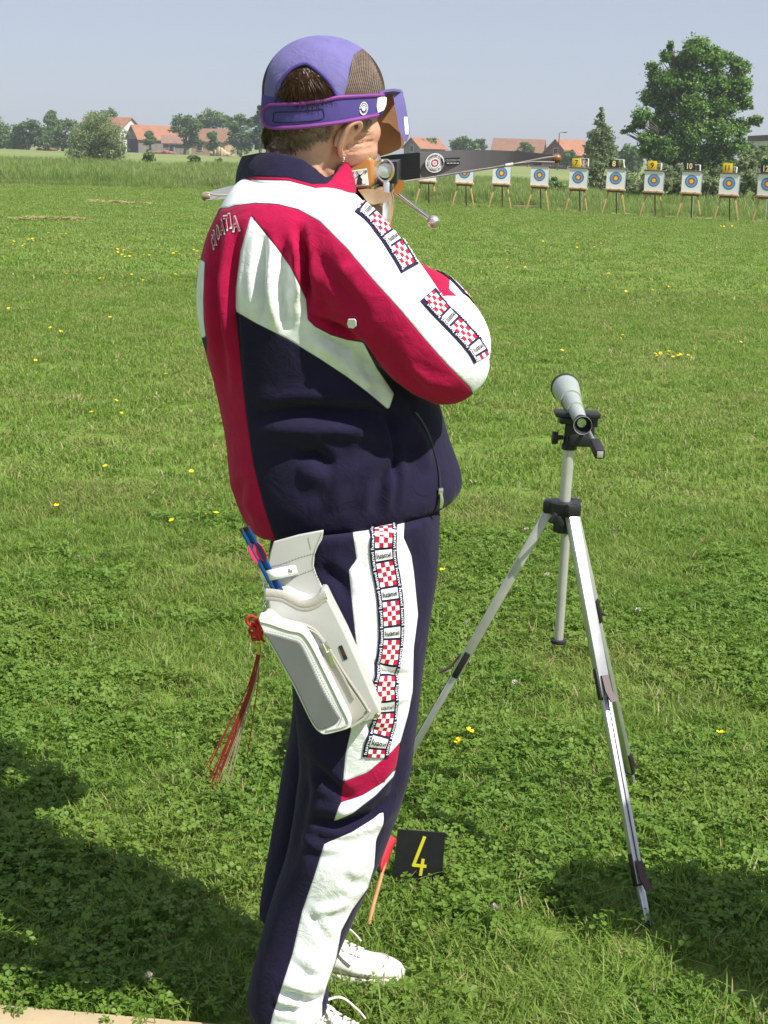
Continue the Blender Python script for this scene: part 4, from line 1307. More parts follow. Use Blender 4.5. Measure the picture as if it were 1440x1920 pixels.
# --- collar
rim = [(453, 296, 2.66), (478, 289, 2.575), (520, 290, 2.545), (562, 300, 2.535), (592, 318, 2.54), (613, 334, 2.55), (634, 326, 2.575), (654, 304, 2.615), (660, 302, 2.68), (640, 312, 2.745), (580, 300, 2.78), (500, 290, 2.75)]
low = [(445, 367, 2.66), (470, 361, 2.55), (515, 361, 2.505), (560, 368, 2.49), (600, 379, 2.495), (630, 387, 2.51), (648, 391, 2.54), (662, 389, 2.59), (668, 385, 2.68), (645, 375, 2.76), (580, 360, 2.8), (490, 360, 2.78)]
def closed(P, n):
    P = list(P)
    Q = catmull(np.array(P[-2:] + P + P[:3], float), 1 + (len(P) + 4) * 8)
    a = 2 * 8
    return Q[a:a + len(P) * 8]
r_, l_ = closed(rim, 0), closed(low, 0)
rp = [at(*a) for a in r_]; lp = [at(*a) for a in l_]
n = len(rp)
V, F = [], []
cen = sum(rp, Vector()) / n
rows = 9
for j in range(rows):
    t = j / (rows - 1)
    for i in range(n):
        p = lp[i].lerp(rp[i], t)
        out = Vector((p.x - cen.x, p.y - cen.y, 0)).normalized()
        V.append(p + out * 0.006 * math.sin(t * math.pi) + Vector((0, 0, 0.0015 * math.sin(i * .55) * t)))
for j in range(rows):                                       # turned over inside
    t = 1 - j / (rows - 1)
    for i in range(n):
        p = lp[i].lerp(rp[i], t)
        out = Vector((p.x - cen.x, p.y - cen.y, 0)).normalized()
        V.append(p + out * (0.006 * math.sin(t * math.pi) - 0.007) + Vector((0, 0, 0.002 if j == 0 else 0)))
for j in range(2 * rows - 1):
    for i in range(n):
        i2 = (i + 1) % n
        F.append((j * n + i, j * n + i2, (j + 1) * n + i2, (j + 1) * n + i))
cm = mesh("collar", V, F, [M['jacket']])
q = proj(coords(cm))
sr = poly_sd(q, [(440, 349), (470, 331), (540, 333), (585, 345), (613, 344), (622, 336), (640, 300), (690, 280), (690, 400), (440, 400)])
attr(cm, "panel_red", sr); attr(cm, "panel_white", poly_sd(q, [(430, 352), (470, 337), (540, 339), (585, 351), (625, 362), (648, 370), (690, 380), (690, 420), (430, 420)]))
col_o = link("collar", cm, jacket)

# --- the body: head, neck, arms, hands and legs in one skin
HC = at(606, 190, 2.63)
psi = R(50)
fwd = Vector((math.sin(psi), math.cos(psi), 0)); rgt = Vector((math.cos(psi), -math.sin(psi), 0)); upv = Vector((0, 0, 1))
tl = Matrix.Rotation(R(5), 3, fwd)                           # head leans to the stock
fwd, rgt, upv = tl @ fwd, tl @ rgt, tl @ upv
HR = Matrix((rgt, fwd, upv)).transposed()
def hp(x, y, z):
    return HC + rgt * x + fwd * y + upv * z
mb = MB()
mb.ball(hp(0, -0.004, 0.004), (.076, .092, .082), 32, 24, rot=HR)             # cranium
mb.ball(hp(0, 0.03, -0.03), (.066, .066, .075), 28, 20, rot=HR)               # face
mb.ball(hp(0.018, 0.045, -0.07), (.050, .046, .038), 24, 16, rot=HR)            # jaw, near cheek
mb.ball(hp(0.038, 0.052, -0.042), (.030, .034, .028), 24, 16, rot=HR)          # cheek pushed up by the stock
psf = R(28)
fwd2 = Vector((math.sin(psf), math.cos(psf), 0)); rgt2 = Vector((math.cos(psf), -math.sin(psf), 0)); HR2 = Matrix((rgt2, fwd2, upv)).transposed()
def hf(x, y, z): return HC + rgt2 * x + fwd2 * y + upv * z
mb.ball(hf(0, 0.074, -0.088), (.026, .022, .02), 20, 14, rot=HR2)              # chin
mb.ball(hf(0, 0.092, 0.0), (.050, .016, .013), 20, 12, rot=HR2)                # brow
mb.tube([hf(0, .094, .0), hf(0, .108, -.022), hf(0, .116, -.036), hf(0, .100, -.046)], [.008, .010, .013, .008], 12)      # nose
mb.ball(hf(0, .094, -.062), (.024, .010, .006), 16, 10, rot=HR2); mb.ball(hf(0, .092, -.072), (.022, .010, .007), 16, 10, rot=HR2)   # lips
for s in (-1, 1):
    mb.ball(hf(s * .032, .086, -.016), (.013, .012, .010), 14, 10, rot=HR2)
neck = [(545, 385, 2.63, .072), (556, 340, 2.63, .066), (570, 300, 2.63, .061), (585, 262, 2.63, .060), (596, 225, 2.63, .062)]
p, r = limb(neck, 20)
mb.tube(p, r, 28)
mb.add(*loft(TORSO[:-2], 50, 36, shrink=0.78))
for sp in (SLEEVE, FOREARM, L_ARM):
    p, r = limb(sp, 30, 0.62); mb.tube(p, r, 18); mb.ball(p[0], r[0], 14, 10); mb.ball(p[-1], r[-1], 14, 10)
mb.add(*loft(LEG_N, 50, 30, shrink=0.72)); mb.add(*loft(LEG_F, 50, 30, shrink=0.72))
def hand(wrist, toward, spread, curl, size=1.0):
    """palm and five bent fingers; toward: direction of the fingers, spread: from little finger to index, curl: the way they close"""
    w = Vector(wrist); t = Vector(toward).normalized(); s = Vector(spread).normalized(); c = Vector(curl).normalized()
    palm = w + t * .045
    Rm = Matrix((s, t, c)).transposed()
    mb.ball(palm, (.040 * size, .050 * size, .016), 18, 12, rot=Rm)
    for k, (off, ln) in enumerate([(-.030, .058), (-.010, .072), (.010, .078), (.029, .070)]):
        a = palm + s * off + t * .038
        b1 = a + t * ln * .42 + c * ln * .12; b2 = b1 + t * ln * .12 + c * ln * .36; b3 = b2 - t * ln * .22 + c * ln * .2
        mb.tube([a, b1, b2, b3], [.0092, .0088, .0080, .0068], 10); mb.ball(b3, .0068, 8, 6)
    a = w + s * .028 + t * .03
    b1 = a + s * .022 + t * .022 + c * .012; b2 = b1 + t * .02 + c * .024
    mb.tube([a, b1, b2], [.0115, .0100, .0080], 10); mb.ball(b2, .0080, 8, 6)
hand(at(700, 440, 2.86), (-.05, .9, .25), (0, .25, -.9), (-.9, .0, -.1), .9)
hand(at(686, 462, 3.08), (.05, .3, .9), (0, .9, -.3), (-.9, 0, .1), .85)
body_me = voxel(mb, 0.0042, 4)
# wrinkles of the squeezed cheek, and the hollow behind the jaw
vis = None
bb = bvh_of(body_me)
folds(body_me, [([(652, 262), (676, 256), (702, 252)], 3.2, -.0030), ([(648, 272), (676, 268), (703, 264)], 3.2, -.0030), ([(646, 284), (672, 281), (702, 276)], 3.2, -.0026), ([(660, 246), (680, 244), (700, 240)], 3.0, -.0022),
                ([(628, 240), (632, 275), (622, 310)], 8, -.004), ([(592, 300), (610, 325), (628, 345)], 4, -.002)], None, jitter=0.0005, jscale=25)
body_me.materials.append(M['skin'])
body = link("body", body_me, person)
BB = world_bvh(body)
# ear
ec, en = hit(BB, 647, 256)
if ec is None: ec, en = at(652, 246, 2.56), Vector((.5, -.8, 0))
ex = (fwd - en * fwd.dot(en)).normalized(); ez = en.cross(ex); ez = ez if ez.z > 0 else -ez
mb = MB()
def ear_pt(a, b_, c_): return ec + (ex * a + ez * b_ + en * c_) * 1.15
helix = [ear_pt(.006, .002, .004), ear_pt(.012, .020, .008), ear_pt(.003, .031, .011), ear_pt(-.010, .026, .014), ear_pt(-.014, .010, .015), ear_pt(-.011, -.008, .013), ear_pt(-.003, -.022, .010), ear_pt(.004, -.026, .006), ear_pt(.008, -.016, .003)]
hc = [Vector(v) for v in catmull(np.array([tuple(v) for v in helix]), 40)]
mb.tube(hc, [.0042] * 8 + [.0048] * 24 + [.0056] * 8, 10)
Rm = Matrix((ex, ez, en)).transposed()
mb.ball(ear_pt(-.003, .006, .005), (.012, .024, .006), 18, 12, rot=Rm)
mb.ball(ear_pt(.002, -.020, .006), (.008, .009, .005), 14, 10, rot=Rm)
mb.ball(ear_pt(-.012, .0, .004), (.006, .018, .007), 14, 10, rot=Rm)
mb.ball(ear_pt(.008, .0, .004), (.005, .008, .005), 12, 8, rot=Rm)
em = voxel(mb, .0016, 4)
em.materials.append(M['skin'])
ear = link("ear", em, body)
mb = MB().ball(ear_pt(.003, -.027, .012), .0030, 12, 8)
mb.tube([ear_pt(.003, -.024, .011), ear_pt(.004, -.031, .013), ear_pt(.003, -.034, .010)], .0011, 8)
mb.build("earring", M['chrome'], body)

# --- cap
capc = hp(0.0, 0.0, 0.014)
mb = MB()
mb.ball(capc, (.0855, .1010, .0865), 64, 48, rot=HR)
cap_me = mb.mesh("tmp", M['navy'])
bm = bmesh.new(); bm.from_mesh(cap_me)
bmesh.ops.remove_doubles(bm, verts=bm.verts[:], dist=1e-4)
cut = hp(0, 0, 0.0) 
for v in bm.verts:                                       # fuller crown, slightly flat on top
    l = HR.transposed() @ (v.co - capc)
    v.co += HR @ Vector((0, 0, -0.004 * max(0, l.z / .1) ** 4))
bmesh.ops.subdivide_edges(bm, edges=bm.edges[:], cuts=1, use_grid_fill=True)
bm.to_mesh(cap_me); bm.free()
P_ = coords(cap_me); q = proj(P_)
OPEN = [(519, 215), (519, 190), (522, 168), (531, 147), (549, 129), (571, 120), (586, 126), (604, 141), (620, 159), (630, 178), (634, 200), (634, 215)]
MESH_R = [(644, 200), (645, 179), (650, 159), (655, 129), (662, 106), (676, 96), (684, 92), (720, 60), (790, 90), (790, 240), (644, 240)]
MESH_L = [(501, 205), (498, 180), (498, 162), (504, 132), (514, 107), (480, 90), (440, 150), (440, 240), (501, 240)]
bm = bmesh.new(); bm.from_mesh(cap_me)
bm.faces.ensure_lookup_table()
fc = np.array([tuple(f.calc_center_median()) for f in bm.faces]); fn = np.array([tuple(f.normal) for f in bm.faces])
fq = proj(fc)
loc = (fc - np.array(capc)) @ np.array(HR)
near_side = ((np.array(EYE) - fc) * fn).sum(1) > 0
dele = (loc[:, 2] < -0.028) | ((poly_sd(fq, OPEN) > 0) & near_side)
bmesh.ops.delete(bm, geom=[f for f, d in zip(bm.faces, dele) if d], context='FACES')
bmesh.ops.recalc_face_normals(bm, faces=bm.faces[:])
bm.to_mesh(cap_me); bm.free()
q = proj(coords(cap_me))
attr(cap_me, "panel_net", np.maximum(poly_sd(q, MESH_R), poly_sd(q, MESH_L)))
PURPLE, NET = (0.160, 0.142, 0.345), (0.045, 0.028, 0.024)
M['cap'] = garment("cap_cloth", [PURPLE, NET], ["panel_net"], seam=1.0)
M['purple'] = mat("purple_cloth", (0.085, 0.065, 0.25), 0.85, var=0.12, scale=25, bump=0.3, bscale=900, spec=0.2)
M['magenta'] = mat("magenta_piping", (0.22, 0.04, 0.27), 0.7, var=0.12, scale=30, bump=.2, bscale=700)
M['net'] = mat("cap_net_cords", (0.16, 0.115, 0.085), 0.7, var=0.3, scale=80)
cap_me.materials.clear(); cap_me.materials.append(M['cap'])
cap_me.polygons.foreach_set("use_smooth", np.ones(len(cap_me.polygons), dtype=bool))
cap_me.name = "cap"
cap_o = link("cap", cap_me, person)
sd = cap_o.modifiers.new("thickness", 'SOLIDIFY'); sd.thickness = 0.0025; sd.offset = 1
mb = MB().ball(capc, (.0870, .1025, .088), 64, 40, rot=HR)
CAPB = BVHTree.FromPolygons(mb.v, mb.f)
# bound edge of the opening and the corded net of the side panel
mb = MB()
mb.tube(surface_line(CAPB, [(518, 196), (521, 168), (531, 147), (549, 129), (571, 120), (586, 126), (604, 141), (620, 159), (632, 182)], 60, .001), .0030, 8)
mb.build("opening_binding", M['purple'], cap_o, fix=False)
mb = MB()
for i in range(20):
    u = i / 19
    top = np.array([663 + u * 53, 105 - 12 * math.sin(min(1, u * 2.2) * math.pi / 2) + max(0, u - .3) ** 1.6 * 118]); bot = np.array([645 + u * 71, 179])
    mid = (top + bot) / 2 + np.array([2.0 + 5 * u * (1 - u) * 2, 0])
    ln = [h_[0] + h_[1] * .0006 for h_ in (hit(CAPB, a_[0], a_[1]) for a_ in catmull(np.array([tuple(top), tuple(mid), tuple(bot)]), 26)) if h_[0] is not None and h_[1].dot(EYE - h_[0]) > 0]
    if len(ln) > 8:
        mb.tube(ln, [.0010 + .0006 * (k % 2) for k in range(len(ln))], 5, cap=False)
mb.build("net_cords", M['net'], cap_o, fix=False)
# strap round the head
sc_ = hp(0, 0.0, -0.012)
mb = MB().ball(sc_, (.0870, .1030, .17), 64, 48, rot=HR)
STRB = BVHTree.FromPolygons(mb.v, mb.f)
# the full ring, then the overlapping strap end on its near side
ringv, ringf = [], []
for j, (dz, rr) in enumerate([(-.022, 1.0), (-.020, 1.02), (.014, 1.02), (.016, 1.0)]):
    for i in range(64):
        an = 2 * math.pi * i / 64
        ringv.append(sc_ + HR @ Vector(((.0856 * rr) * math.cos(an), .1012 * rr * math.sin(an), dz + .012 + .012 * math.sin(an))))
for j in range(3):
    for i in range(64):
        ringf.append((j * 64 + i, j * 64 + (i + 1) % 64, (j + 1) * 64 + (i + 1) % 64, (j + 1) * 64 + i))
strap = link("strap", mesh("strap", ringv, ringf, M['purple']), cap_o)
sd = strap.modifiers.new("thickness", 'SOLIDIFY'); sd.thickness = 0.002
SO = [(499, 207), (506, 199), (520, 196.5), (574, 194), (604, 189), (632, 182.5), (675, 180), (716, 178), (719, 186), (712, 206), (704, 215), (670, 222), (632, 229), (574, 236.5), (530, 239.5), (512, 239), (502, 233), (498, 222)]
V, F = conform(STRB, SO, 7, .001, thick=.003)
link("strap_end", mesh("strap_end", V, F, M['purple'], smooth=False), cap_o)
mb = MB()
mb.tube(surface_line(STRB, SO[12:] + SO[:4] + [(560, 194.5), (604, 189), (632, 182.5), (675, 180), (714, 178)], 90, .0045), .0027, 8)
mb.tube(surface_line(STRB, [(704, 215), (670, 222), (632, 229), (574, 236.5), (530, 239.5)], 50, .0045), .0030, 8)
mb.build("strap_piping", M['magenta'], cap_o, fix=False)
mb = MB()
mb.tube(surface_line(STRB, [(604, 204), (560, 209), (520, 211), (517, 220), (519, 229), (560, 228), (604, 222), (604, 204)], 60, .0044), .0007, 5)
mb.build("strap_stitching", M['navy'], cap_o, fix=False)
V, F = conform(STRB, [(703, 184), (712, 180), (719, 183), (718, 196), (714, 206), (703, 211), (701, 200)], 4, .0045, thick=.001)
link("white_patch", mesh("white_patch", V, F, M['white_cloth'], smooth=False), cap_o)
# round badge on the strap
bp_, bn = hit(STRB, 678, 203)
bt = (rgt * .35 + fwd).normalized(); bt = (bt - bn * bt.dot(bn)).normalized(); bu = bn.cross(bt); bu = bu if bu.z > 0 else -bu
mb = MB()
def arc_band(r0, r1, a0, a1, n=24, lift=.0052):
    vs = []
    for i in range(n + 1):
        a = R(a0 + (a1 - a0) * i / n)
        for r in (r0, r1):
            vs.append(bp_ + bn * lift + (bt * math.cos(a) * .86 + bu * math.sin(a)) * r)
    mb.add(vs, [(2 * i, 2 * i + 1, 2 * i + 3, 2 * i + 2) for i in range(n)])
arc_band(.0, .0040, 0, 360); arc_band(.0052, .0066, -8, 188); arc_band(.0090, .0102, -8, 188); arc_band(.0078, .0102, 200, 300)
for i in range(11):
    a0 = -6 + i * 17.5; arc_band(.0066, .0090, a0, a0 + 4, 2)
for i in range(5):
    a0 = 303 + i * 11; arc_band(.0076, .0102, a0, a0 + 7, 3)
mb.build("round_badge", M['white_print'], cap_o, fix=False)
# peak and blinder in front of the face
M['card'] = mat("brown_card", (0.40, 0.21, 0.10), 0.8, var=0.25, scale=14, bump=.3, bscale=120)
pk = MB()
pk.prism([at(712, 172, 2.60), at(722, 168, 2.62), at(738, 166, 2.66), at(752, 168, 2.705), at(756, 173, 2.76), at(735, 176, 2.80), at(716, 178, 2.74)], (0, 0, -.004))
M["cap_purple"] = mat("cap_purple_cloth", (0.155, 0.135, 0.35), 0.85, var=0.1, scale=25, bump=0.3, bscale=900, spec=0.2)
pk.build("peak", M["cap_purple"], cap_o)
bl = MB()
bl.prism([at(*a) for a in [(718, 180, 2.735), (736, 172, 2.735), (744, 217, 2.735), (749, 243, 2.735), (759, 263, 2.735), (755, 277, 2.735), (733, 287, 2.735), (713, 293, 2.735), (707, 287, 2.735), (702, 270, 2.735), (702, 227, 2.735), (710, 208, 2.735)]], (0, .003, 0))
bl.build("blinder_card", M['card'], cap_o)
bl = MB()
bl.prism([at(*a) for a in [(736, 169, 2.690), (752, 169, 2.706), (758, 187, 2.712), (765, 227, 2.720), (767, 250, 2.720), (761, 266, 2.714), (757, 263, 2.710), (748, 243, 2.702), (744, 217, 2.698)]], (.001, .006, 0))
bf = bl.build("blinder_flap", M["cap_purple"], cap_o)
mb = MB().prism([at(*a) for a in [(759.5, 219, 2.7125), (764, 219, 2.7165), (766, 236, 2.717), (766, 252, 2.717), (762, 252, 2.7135)]], (-.002, -.0015, 0))
mb.build("white_patch", M['white_cloth'], bf)

# --- hair
def in_poly_samples(poly, n, rng):
    poly = np.array(poly, float); lo, hi = poly.min(0), poly.max(0); out = []
    while len(out) < n:
        p = rng.uniform(lo, hi, (n, 2))
        out.extend(p[poly_sd(p, poly) > 0])
    return np.array(out[:n])
def strands(name, bvh, poly, n, flow, length, lift, m, rng, rad=.00048, curl=.16):
    mb = MB()
    for x, y in in_poly_samples(poly, n, rng):
        p, nn = hit(bvh, x, y)
        if p is None: continue
        f2 = flow(x, y)
        p2 = at(x + f2[0] * 10, y + f2[1] * 10, p.y) - at(x, y, p.y)
        d = (p2.normalized() + Vector(rng.normal(0, curl, 3))).normalized()
        d = (d - nn * d.dot(nn) * .8).normalized()
        ln = length * rng.uniform(.5, 1.2); lf = lift * rng.uniform(.2, 1.2)
        pts = [p - nn * .001, p + d * ln * .35 + nn * lf * .8, p + d * ln * .7 + nn * lf, p + d * ln + nn * lf * .5]
        mb.tube(pts, [rad, rad, rad * .8, rad * .15], 3, cap=False)
    return mb.build(name, m, body, fix=False)
M['wisp'] = mat('grey_wisp', (0.34, 0.27, 0.21), 0.5, var=.3, scale=100)
rng = np.random.default_rng(5)
# mass of hair bulging out of the cap's opening
hc_ = capc + HR @ Vector((0.030, -0.062, -0.004))
mb = MB().ball(capc, (.0815, .097, .083), 48, 32, rot=HR)
HB0 = BVHTree.FromPolygons(mb.v, mb.f)
V, F = conform(HB0, [(516, 206), (519, 178), (530, 148), (549, 130), (571, 121), (586, 127), (604, 142), (620, 160), (633, 182), (632, 196), (600, 205), (560, 208)], 5, 0)
hp_me = mesh("hair", V, F, M['hair'])
HP = coords(hp_me); qq = proj(HP)
dd = np.linalg.norm((qq - np.array([572, 168])) / np.array([62, 50]), axis=1)
bul = .011 * np.clip(1 - dd ** 2, -.15, 1)
set_coords(hp_me, HP + normals(hp_me) * bul[:, None] * np.sign(((np.array(EYE) - HP) * normals(hp_me)).sum(1))[:, None])
HB = bvh_of(hp_me)
link("hair", hp_me, body)
strands("hair_strands", HB, [(518, 204), (521, 178), (532, 150), (549, 133), (571, 125), (586, 131), (603, 146), (618, 163), (630, 184), (600, 202), (560, 206)], 2600,
        lambda x, y: (0.35 * math.sin((x - 540) / 30.0) + (x - 575) / 80, 1.0), .030, .004, M['hair'], rng)
strands("hair_strands", HB, [(572, 175), (604, 165), (612, 190), (585, 200)], 260, lambda x, y: (-.25, 1.0), .030, .009, M['hair'], rng)
# nape: dark under the strap, greying below
NAPE = [(497, 232), (512, 238), (574, 236), (624, 228), (626, 238), (616, 247), (598, 254), (575, 262), (552, 270), (530, 278), (508, 282), (494, 272), (489, 256)]
nb = MB().ball(hp(0, -.012, -.008), (.079, .097, .095), 40, 30, rot=HR)
NB = BVHTree.FromPolygons(nb.v, nb.f)
V, F = conform(BB, NAPE, 5, .003)
P_n = np.array([tuple(v) for v in V]); 
link("hair", mesh("hair", V, F, M['grey_hair']), body)
NHB = BVHTree.FromPolygons(V, F)
strands("hair_strands", NHB, NAPE, 2600, lambda x, y: (0.9 - (x - 490) / 150, .75), .018, .003, M['grey_hair'], rng, curl=.18)
strands("hair_strands", NHB, [(490, 238), (530, 240), (600, 236), (618, 234), (580, 242), (530, 252), (500, 268), (488, 262)], 700, lambda x, y: (0.55, .6), .016, .003, M['hair'], rng, curl=.2)
strands("hair_strands", NHB, [(489, 240), (505, 240), (512, 278), (496, 280)], 260, lambda x, y: (.2, .9), .013, .005, M['hair'], rng, curl=.2)
strands("hair_strands", BB, [(668, 222), (690, 218), (698, 222), (688, 232), (672, 232)], 70, lambda x, y: (-.3, 1), .014, .003, M['wisp'], rng, curl=.2)

# --- shoes and socks
M['shoe'] = mat("white_leather", (0.68, 0.66, 0.60), 0.5, var=0.08, scale=20, bump=.25, bscale=180)
M['sole'] = mat("worn_rubber_sole", (0.55, 0.52, 0.45), 0.8, var=0.2, scale=30, bump=.3, bscale=120)
M['sock'] = mat("white_sock", (0.75, 0.77, 0.82), 0.95, var=0.05, bump=.5, bscale=400)
M['lace'] = mat("white_lace", (0.74, 0.72, 0.66), 0.9, var=0.08, bump=.3, bscale=500)
def shoe(heel, yaw, side):
    f = Vector((math.cos(yaw), math.sin(yaw), 0)); s = Vector((-math.sin(yaw), math.cos(yaw), 0)); u = Vector((0, 0, 1))
    def P(x, y, z): return Vector(heel) + (f * x + s * y + u * z) * .88
    # stations along the foot: x, half width, side shift, top height
    st = [(-.005, .018, 0, .062), (.01, .030, 0, .082), (.04, .034, 0, .092), (.075, .036, 0, .098), (.105, .039, -.002, .088), (.14, .043, -.003, .072), (.175, .047, -.004, .058), (.21, .047, -.003, .050), (.24, .040, 0, .044), (.262, .028, 0, .036), (.272, .012, 0, .026)]
    A = catmull(np.array(st), 40)
    V, F, seg = [], [], 24
    for x, w, sh, h in A:
        for k in range(seg):
            a = 2 * math.pi * k / seg
            c_, s_ = math.cos(a), math.sin(a)
            yy = math.copysign(abs(c_) ** .75, c_) * w + sh
            zz = .022 + (h - .022) * (math.copysign(abs(s_) ** .8, s_) * .5 + .5) if s_ > 0 else .022 - .004 * abs(s_) + (h - .022) * .5 * (1 - abs(s_) ** .9)
            V.append(P(x, yy * (1 - .35 * max(0, s_)), zz))
    n = len(A)
    for i in range(n - 1):
        for k in range(seg):
            F.append((i * seg + k, i * seg + (k + 1) % seg, (i + 1) * seg + (k + 1) % seg, (i + 1) * seg + k))
    F += [list(range(seg))[::-1], [(n - 1) * seg + k for k in range(seg)]]
    sh_o = link("shoe", mesh("shoe", V, F, M['shoe']), person)
    sh_b = BVHTree.FromPolygons([Vector(v) for v in V], F)
    mb = MB(); out = []
    for x, w, sh, h in A:
        out.append((x, w + .004, sh))
    loop = [P(x, w + sh, 0) for x, w, sh in out] + [P(x, -w + sh, 0) for x, w, sh in out[::-1]]
    m = len(loop)
    lv = []
    for z, g in ((0.0, .97), (.004, 1.0), (.015, 1.01), (.020, .985), (.022, .93)):
        c0 = sum(loop, Vector()) / m
        for i, p in enumerate(loop):
            rise = .010 * max(0, ((p - Vector(heel)).dot(f) - .2) / .07) ** 2
            lv.append(c0 + (p - c0) * g + u * (z + rise))
    lf = [(j * m + i, j * m + (i + 1) % m, (j + 1) * m + (i + 1) % m, (j + 1) * m + i) for j in range(4) for i in range(m)]
    lf += [list(range(m))[::-1], [4 * m + i for i in range(m)]]
    mb.add(lv, lf, 0, True)
    mb.build("sole", M['sole'], sh_o)
    # toe cap seam, side stripe, collar roll
    def surf(x, y, z0=.2, lift=.001):
        o_ = P(x, y, z0); loc, nn, _, _ = sh_b.ray_cast(o_, Vector((0, 0, -1)))
        return (loc + nn * lift) if loc is not None else P(x, y, .06)
    mb = MB()
    mb.tube([surf(.205 + .035 * math.cos(a), .043 * math.sin(a)) for a in np.linspace(-1.5, 1.5, 20)], .0012, 6)
    mb.tube([surf(.135 - .02 * math.cos(a), .041 * math.sin(a)) for a in np.linspace(-1.4, 1.4, 20)], .0012, 6)
    o_s = mb.build("stitching", M['sole'], sh_o, fix=False); o_s["kind"] = "stuff"
    mb = MB()
    mb.tube([P(.035 + .035 * math.cos(a) , .028 * math.sin(a), .094 - .006 * math.cos(a)) for a in np.linspace(0, 6.283, 28)], .008, 10, cap=False)
    mb.build("shoe_collar", M['shoe'], sh_o, fix=False)
    mb = MB()
    for i in range(6):
        x = .085 + i * .017
        for d in (-1, 1):
            ln = [surf(x + .009 * t_, d * (-.021 + .042 * t_), lift=.003 + .003 * math.sin(t_ * 3.1)) for t_ in np.linspace(0, 1, 9)]
            mb.tube(ln, .0034, 6, squash=(1, .5))
    for d in (-1, 1):
        top = surf(.088, 0, lift=.008)
        lp_ = [top, top + s * d * .018 + u * .016, top + s * d * .040 + u * .004 - f * .004, top + s * d * .030 - u * .006, top]
        mb.tube(catmull(np.array([tuple(v) for v in lp_]), 24), .0030, 6, squash=(1, .6))
        te = [top, top + s * d * .02 + f * .03 + u * .006, top + s * d * .038 + f * .055 - u * .020, top + s * d * .044 + f * .07 - u * .04]
        mb.tube(catmull(np.array([tuple(v) for v in te]), 20), .0030, 6, squash=(1, .6))
    mb.build("lace", M['lace'], sh_o, fix=False)
    mb = MB()
    mb.tube([P(.035, 0, .06), P(.036, 0, .11), P(.038, 0, .16)], [.033, .031, .030], 20)
    mb.build("sock", M['sock'], person, fix=False)
    return P
toeF = ground(757, 1842)
yawF = R(-8)
heelF = toeF - Vector((math.cos(yawF), math.sin(yawF), 0)) * .24
PF = shoe(heelF, yawF, 1)
yawN = R(-14)
heelN = ground(512, 1958)
PN = shoe(heelN, yawN, -1)
# ------------------------------------------------------------------ the crossbow
M['varnish'] = mat("varnished_wood", (0.42, 0.17, 0.035), 0.28, var=0.3, scale=12, bump=.1, bscale=90, coat=.6)
M['old_wood'] = mat("worn_pale_wood", (0.48, 0.36, 0.22), 0.6, scale=18, bump=.3, bscale=90, c2=(0.22, 0.12, 0.06))
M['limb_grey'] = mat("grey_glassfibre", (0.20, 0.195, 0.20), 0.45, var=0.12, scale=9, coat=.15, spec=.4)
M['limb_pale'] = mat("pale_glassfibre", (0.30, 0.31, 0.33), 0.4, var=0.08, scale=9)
M['gunmetal'] = mat("black_anodised", (0.018, 0.018, 0.022), 0.35, metal=.3, var=0.2, scale=20)
M['cream_print'] = mat("cream_print", (0.72, 0.71, 0.66), 0.6, var=0.04)
M['green_print'] = mat("green_print", (0.05, 0.16, 0.10), 0.6, var=0.1)
M['string'] = mat("waxed_string", (0.36, 0.34, 0.31), 0.7, var=0.2, scale=60)
M['tip_wood'] = mat("brown_limb_tip", (0.20, 0.075, 0.03), 0.4, var=0.3, scale=30)
bow = thing("crossbow", at(702, 330, 2.75), "wooden match crossbow with grey limbs held level at the archer's cheek", "crossbow")
stock_top = MB()
# cheek piece with its rounded rear face
cp = [(645.5, 352), (646, 335), (649, 320), (656, 309), (668, 301), (682, 295), (690, 292), (697, 296), (701, 304), (702, 328), (701, 343), (696, 351), (689, 355), (660, 356)]
stock_top.prism([at(x, y, 2.615) for x, y in cp], (0.01, .16, .006))
cpo = stock_top.build("cheek_piece", M['varnish'], bow)
bvm = cpo.modifiers.new("rounded", 'BEVEL'); bvm.width = .006; bvm.segments = 3; bvm.limit_method = 'ANGLE'; bvm.angle_limit = R(40)
# windmill sticker on the cheek piece
mb = MB()
def on_face(x, y, d=.0012): return at(x, y, 2.615 - d)
mb.prism([on_face(*p) for p in [(656.5, 320), (688, 315.5), (692, 347), (661, 350.5)]], (0, -.0008, 0), 0)
def strip(pts, mi): mb.prism([at(x, y, 2.6122) for x, y in pts], (0, -.0004, 0), mi)
strip([(669, 346), (671, 333), (674, 329), (677, 333), (679.5, 345)], 1); strip([(671, 330), (674.5, 326.5), (677, 330)], 1)
for (x0, y0), (x1, y1) in [((665, 335), (682, 324)), ((668, 322), (680, 338))]:
    strip([(x0, y0), (x0 + .8, y0 - 1.6), (x1, y1), (x1 - .8, y1 + 1.6)], 1)
strip([(664, 347), (686, 345), (686, 346), (664, 348)], 1)
strip([(658.5, 322.5), (663.5, 322), (663.5, 326), (661.2, 328), (659, 326.5)], 2); strip([(683, 319.5), (688, 319), (688, 323), (686, 325), (683.5, 323.5)], 2)
flat_text(mb, "CROSSBOW", at(673.5, 321.5, 2.6118), at(682, 320.3, 2.6) - at(664, 322.7, 2.6), (0, 0, 1), .0022, (0, 0, 0), 1)
mb.build("windmill_sticker", [M['cream_print'], M['black_print'], M['green_print']], cpo, fix=False)
MB().tube([at(681, 352, 2.64), at(682, 374, 2.64)], .0095, 12).build("cheek_post", M['dark_rubber'], bow)
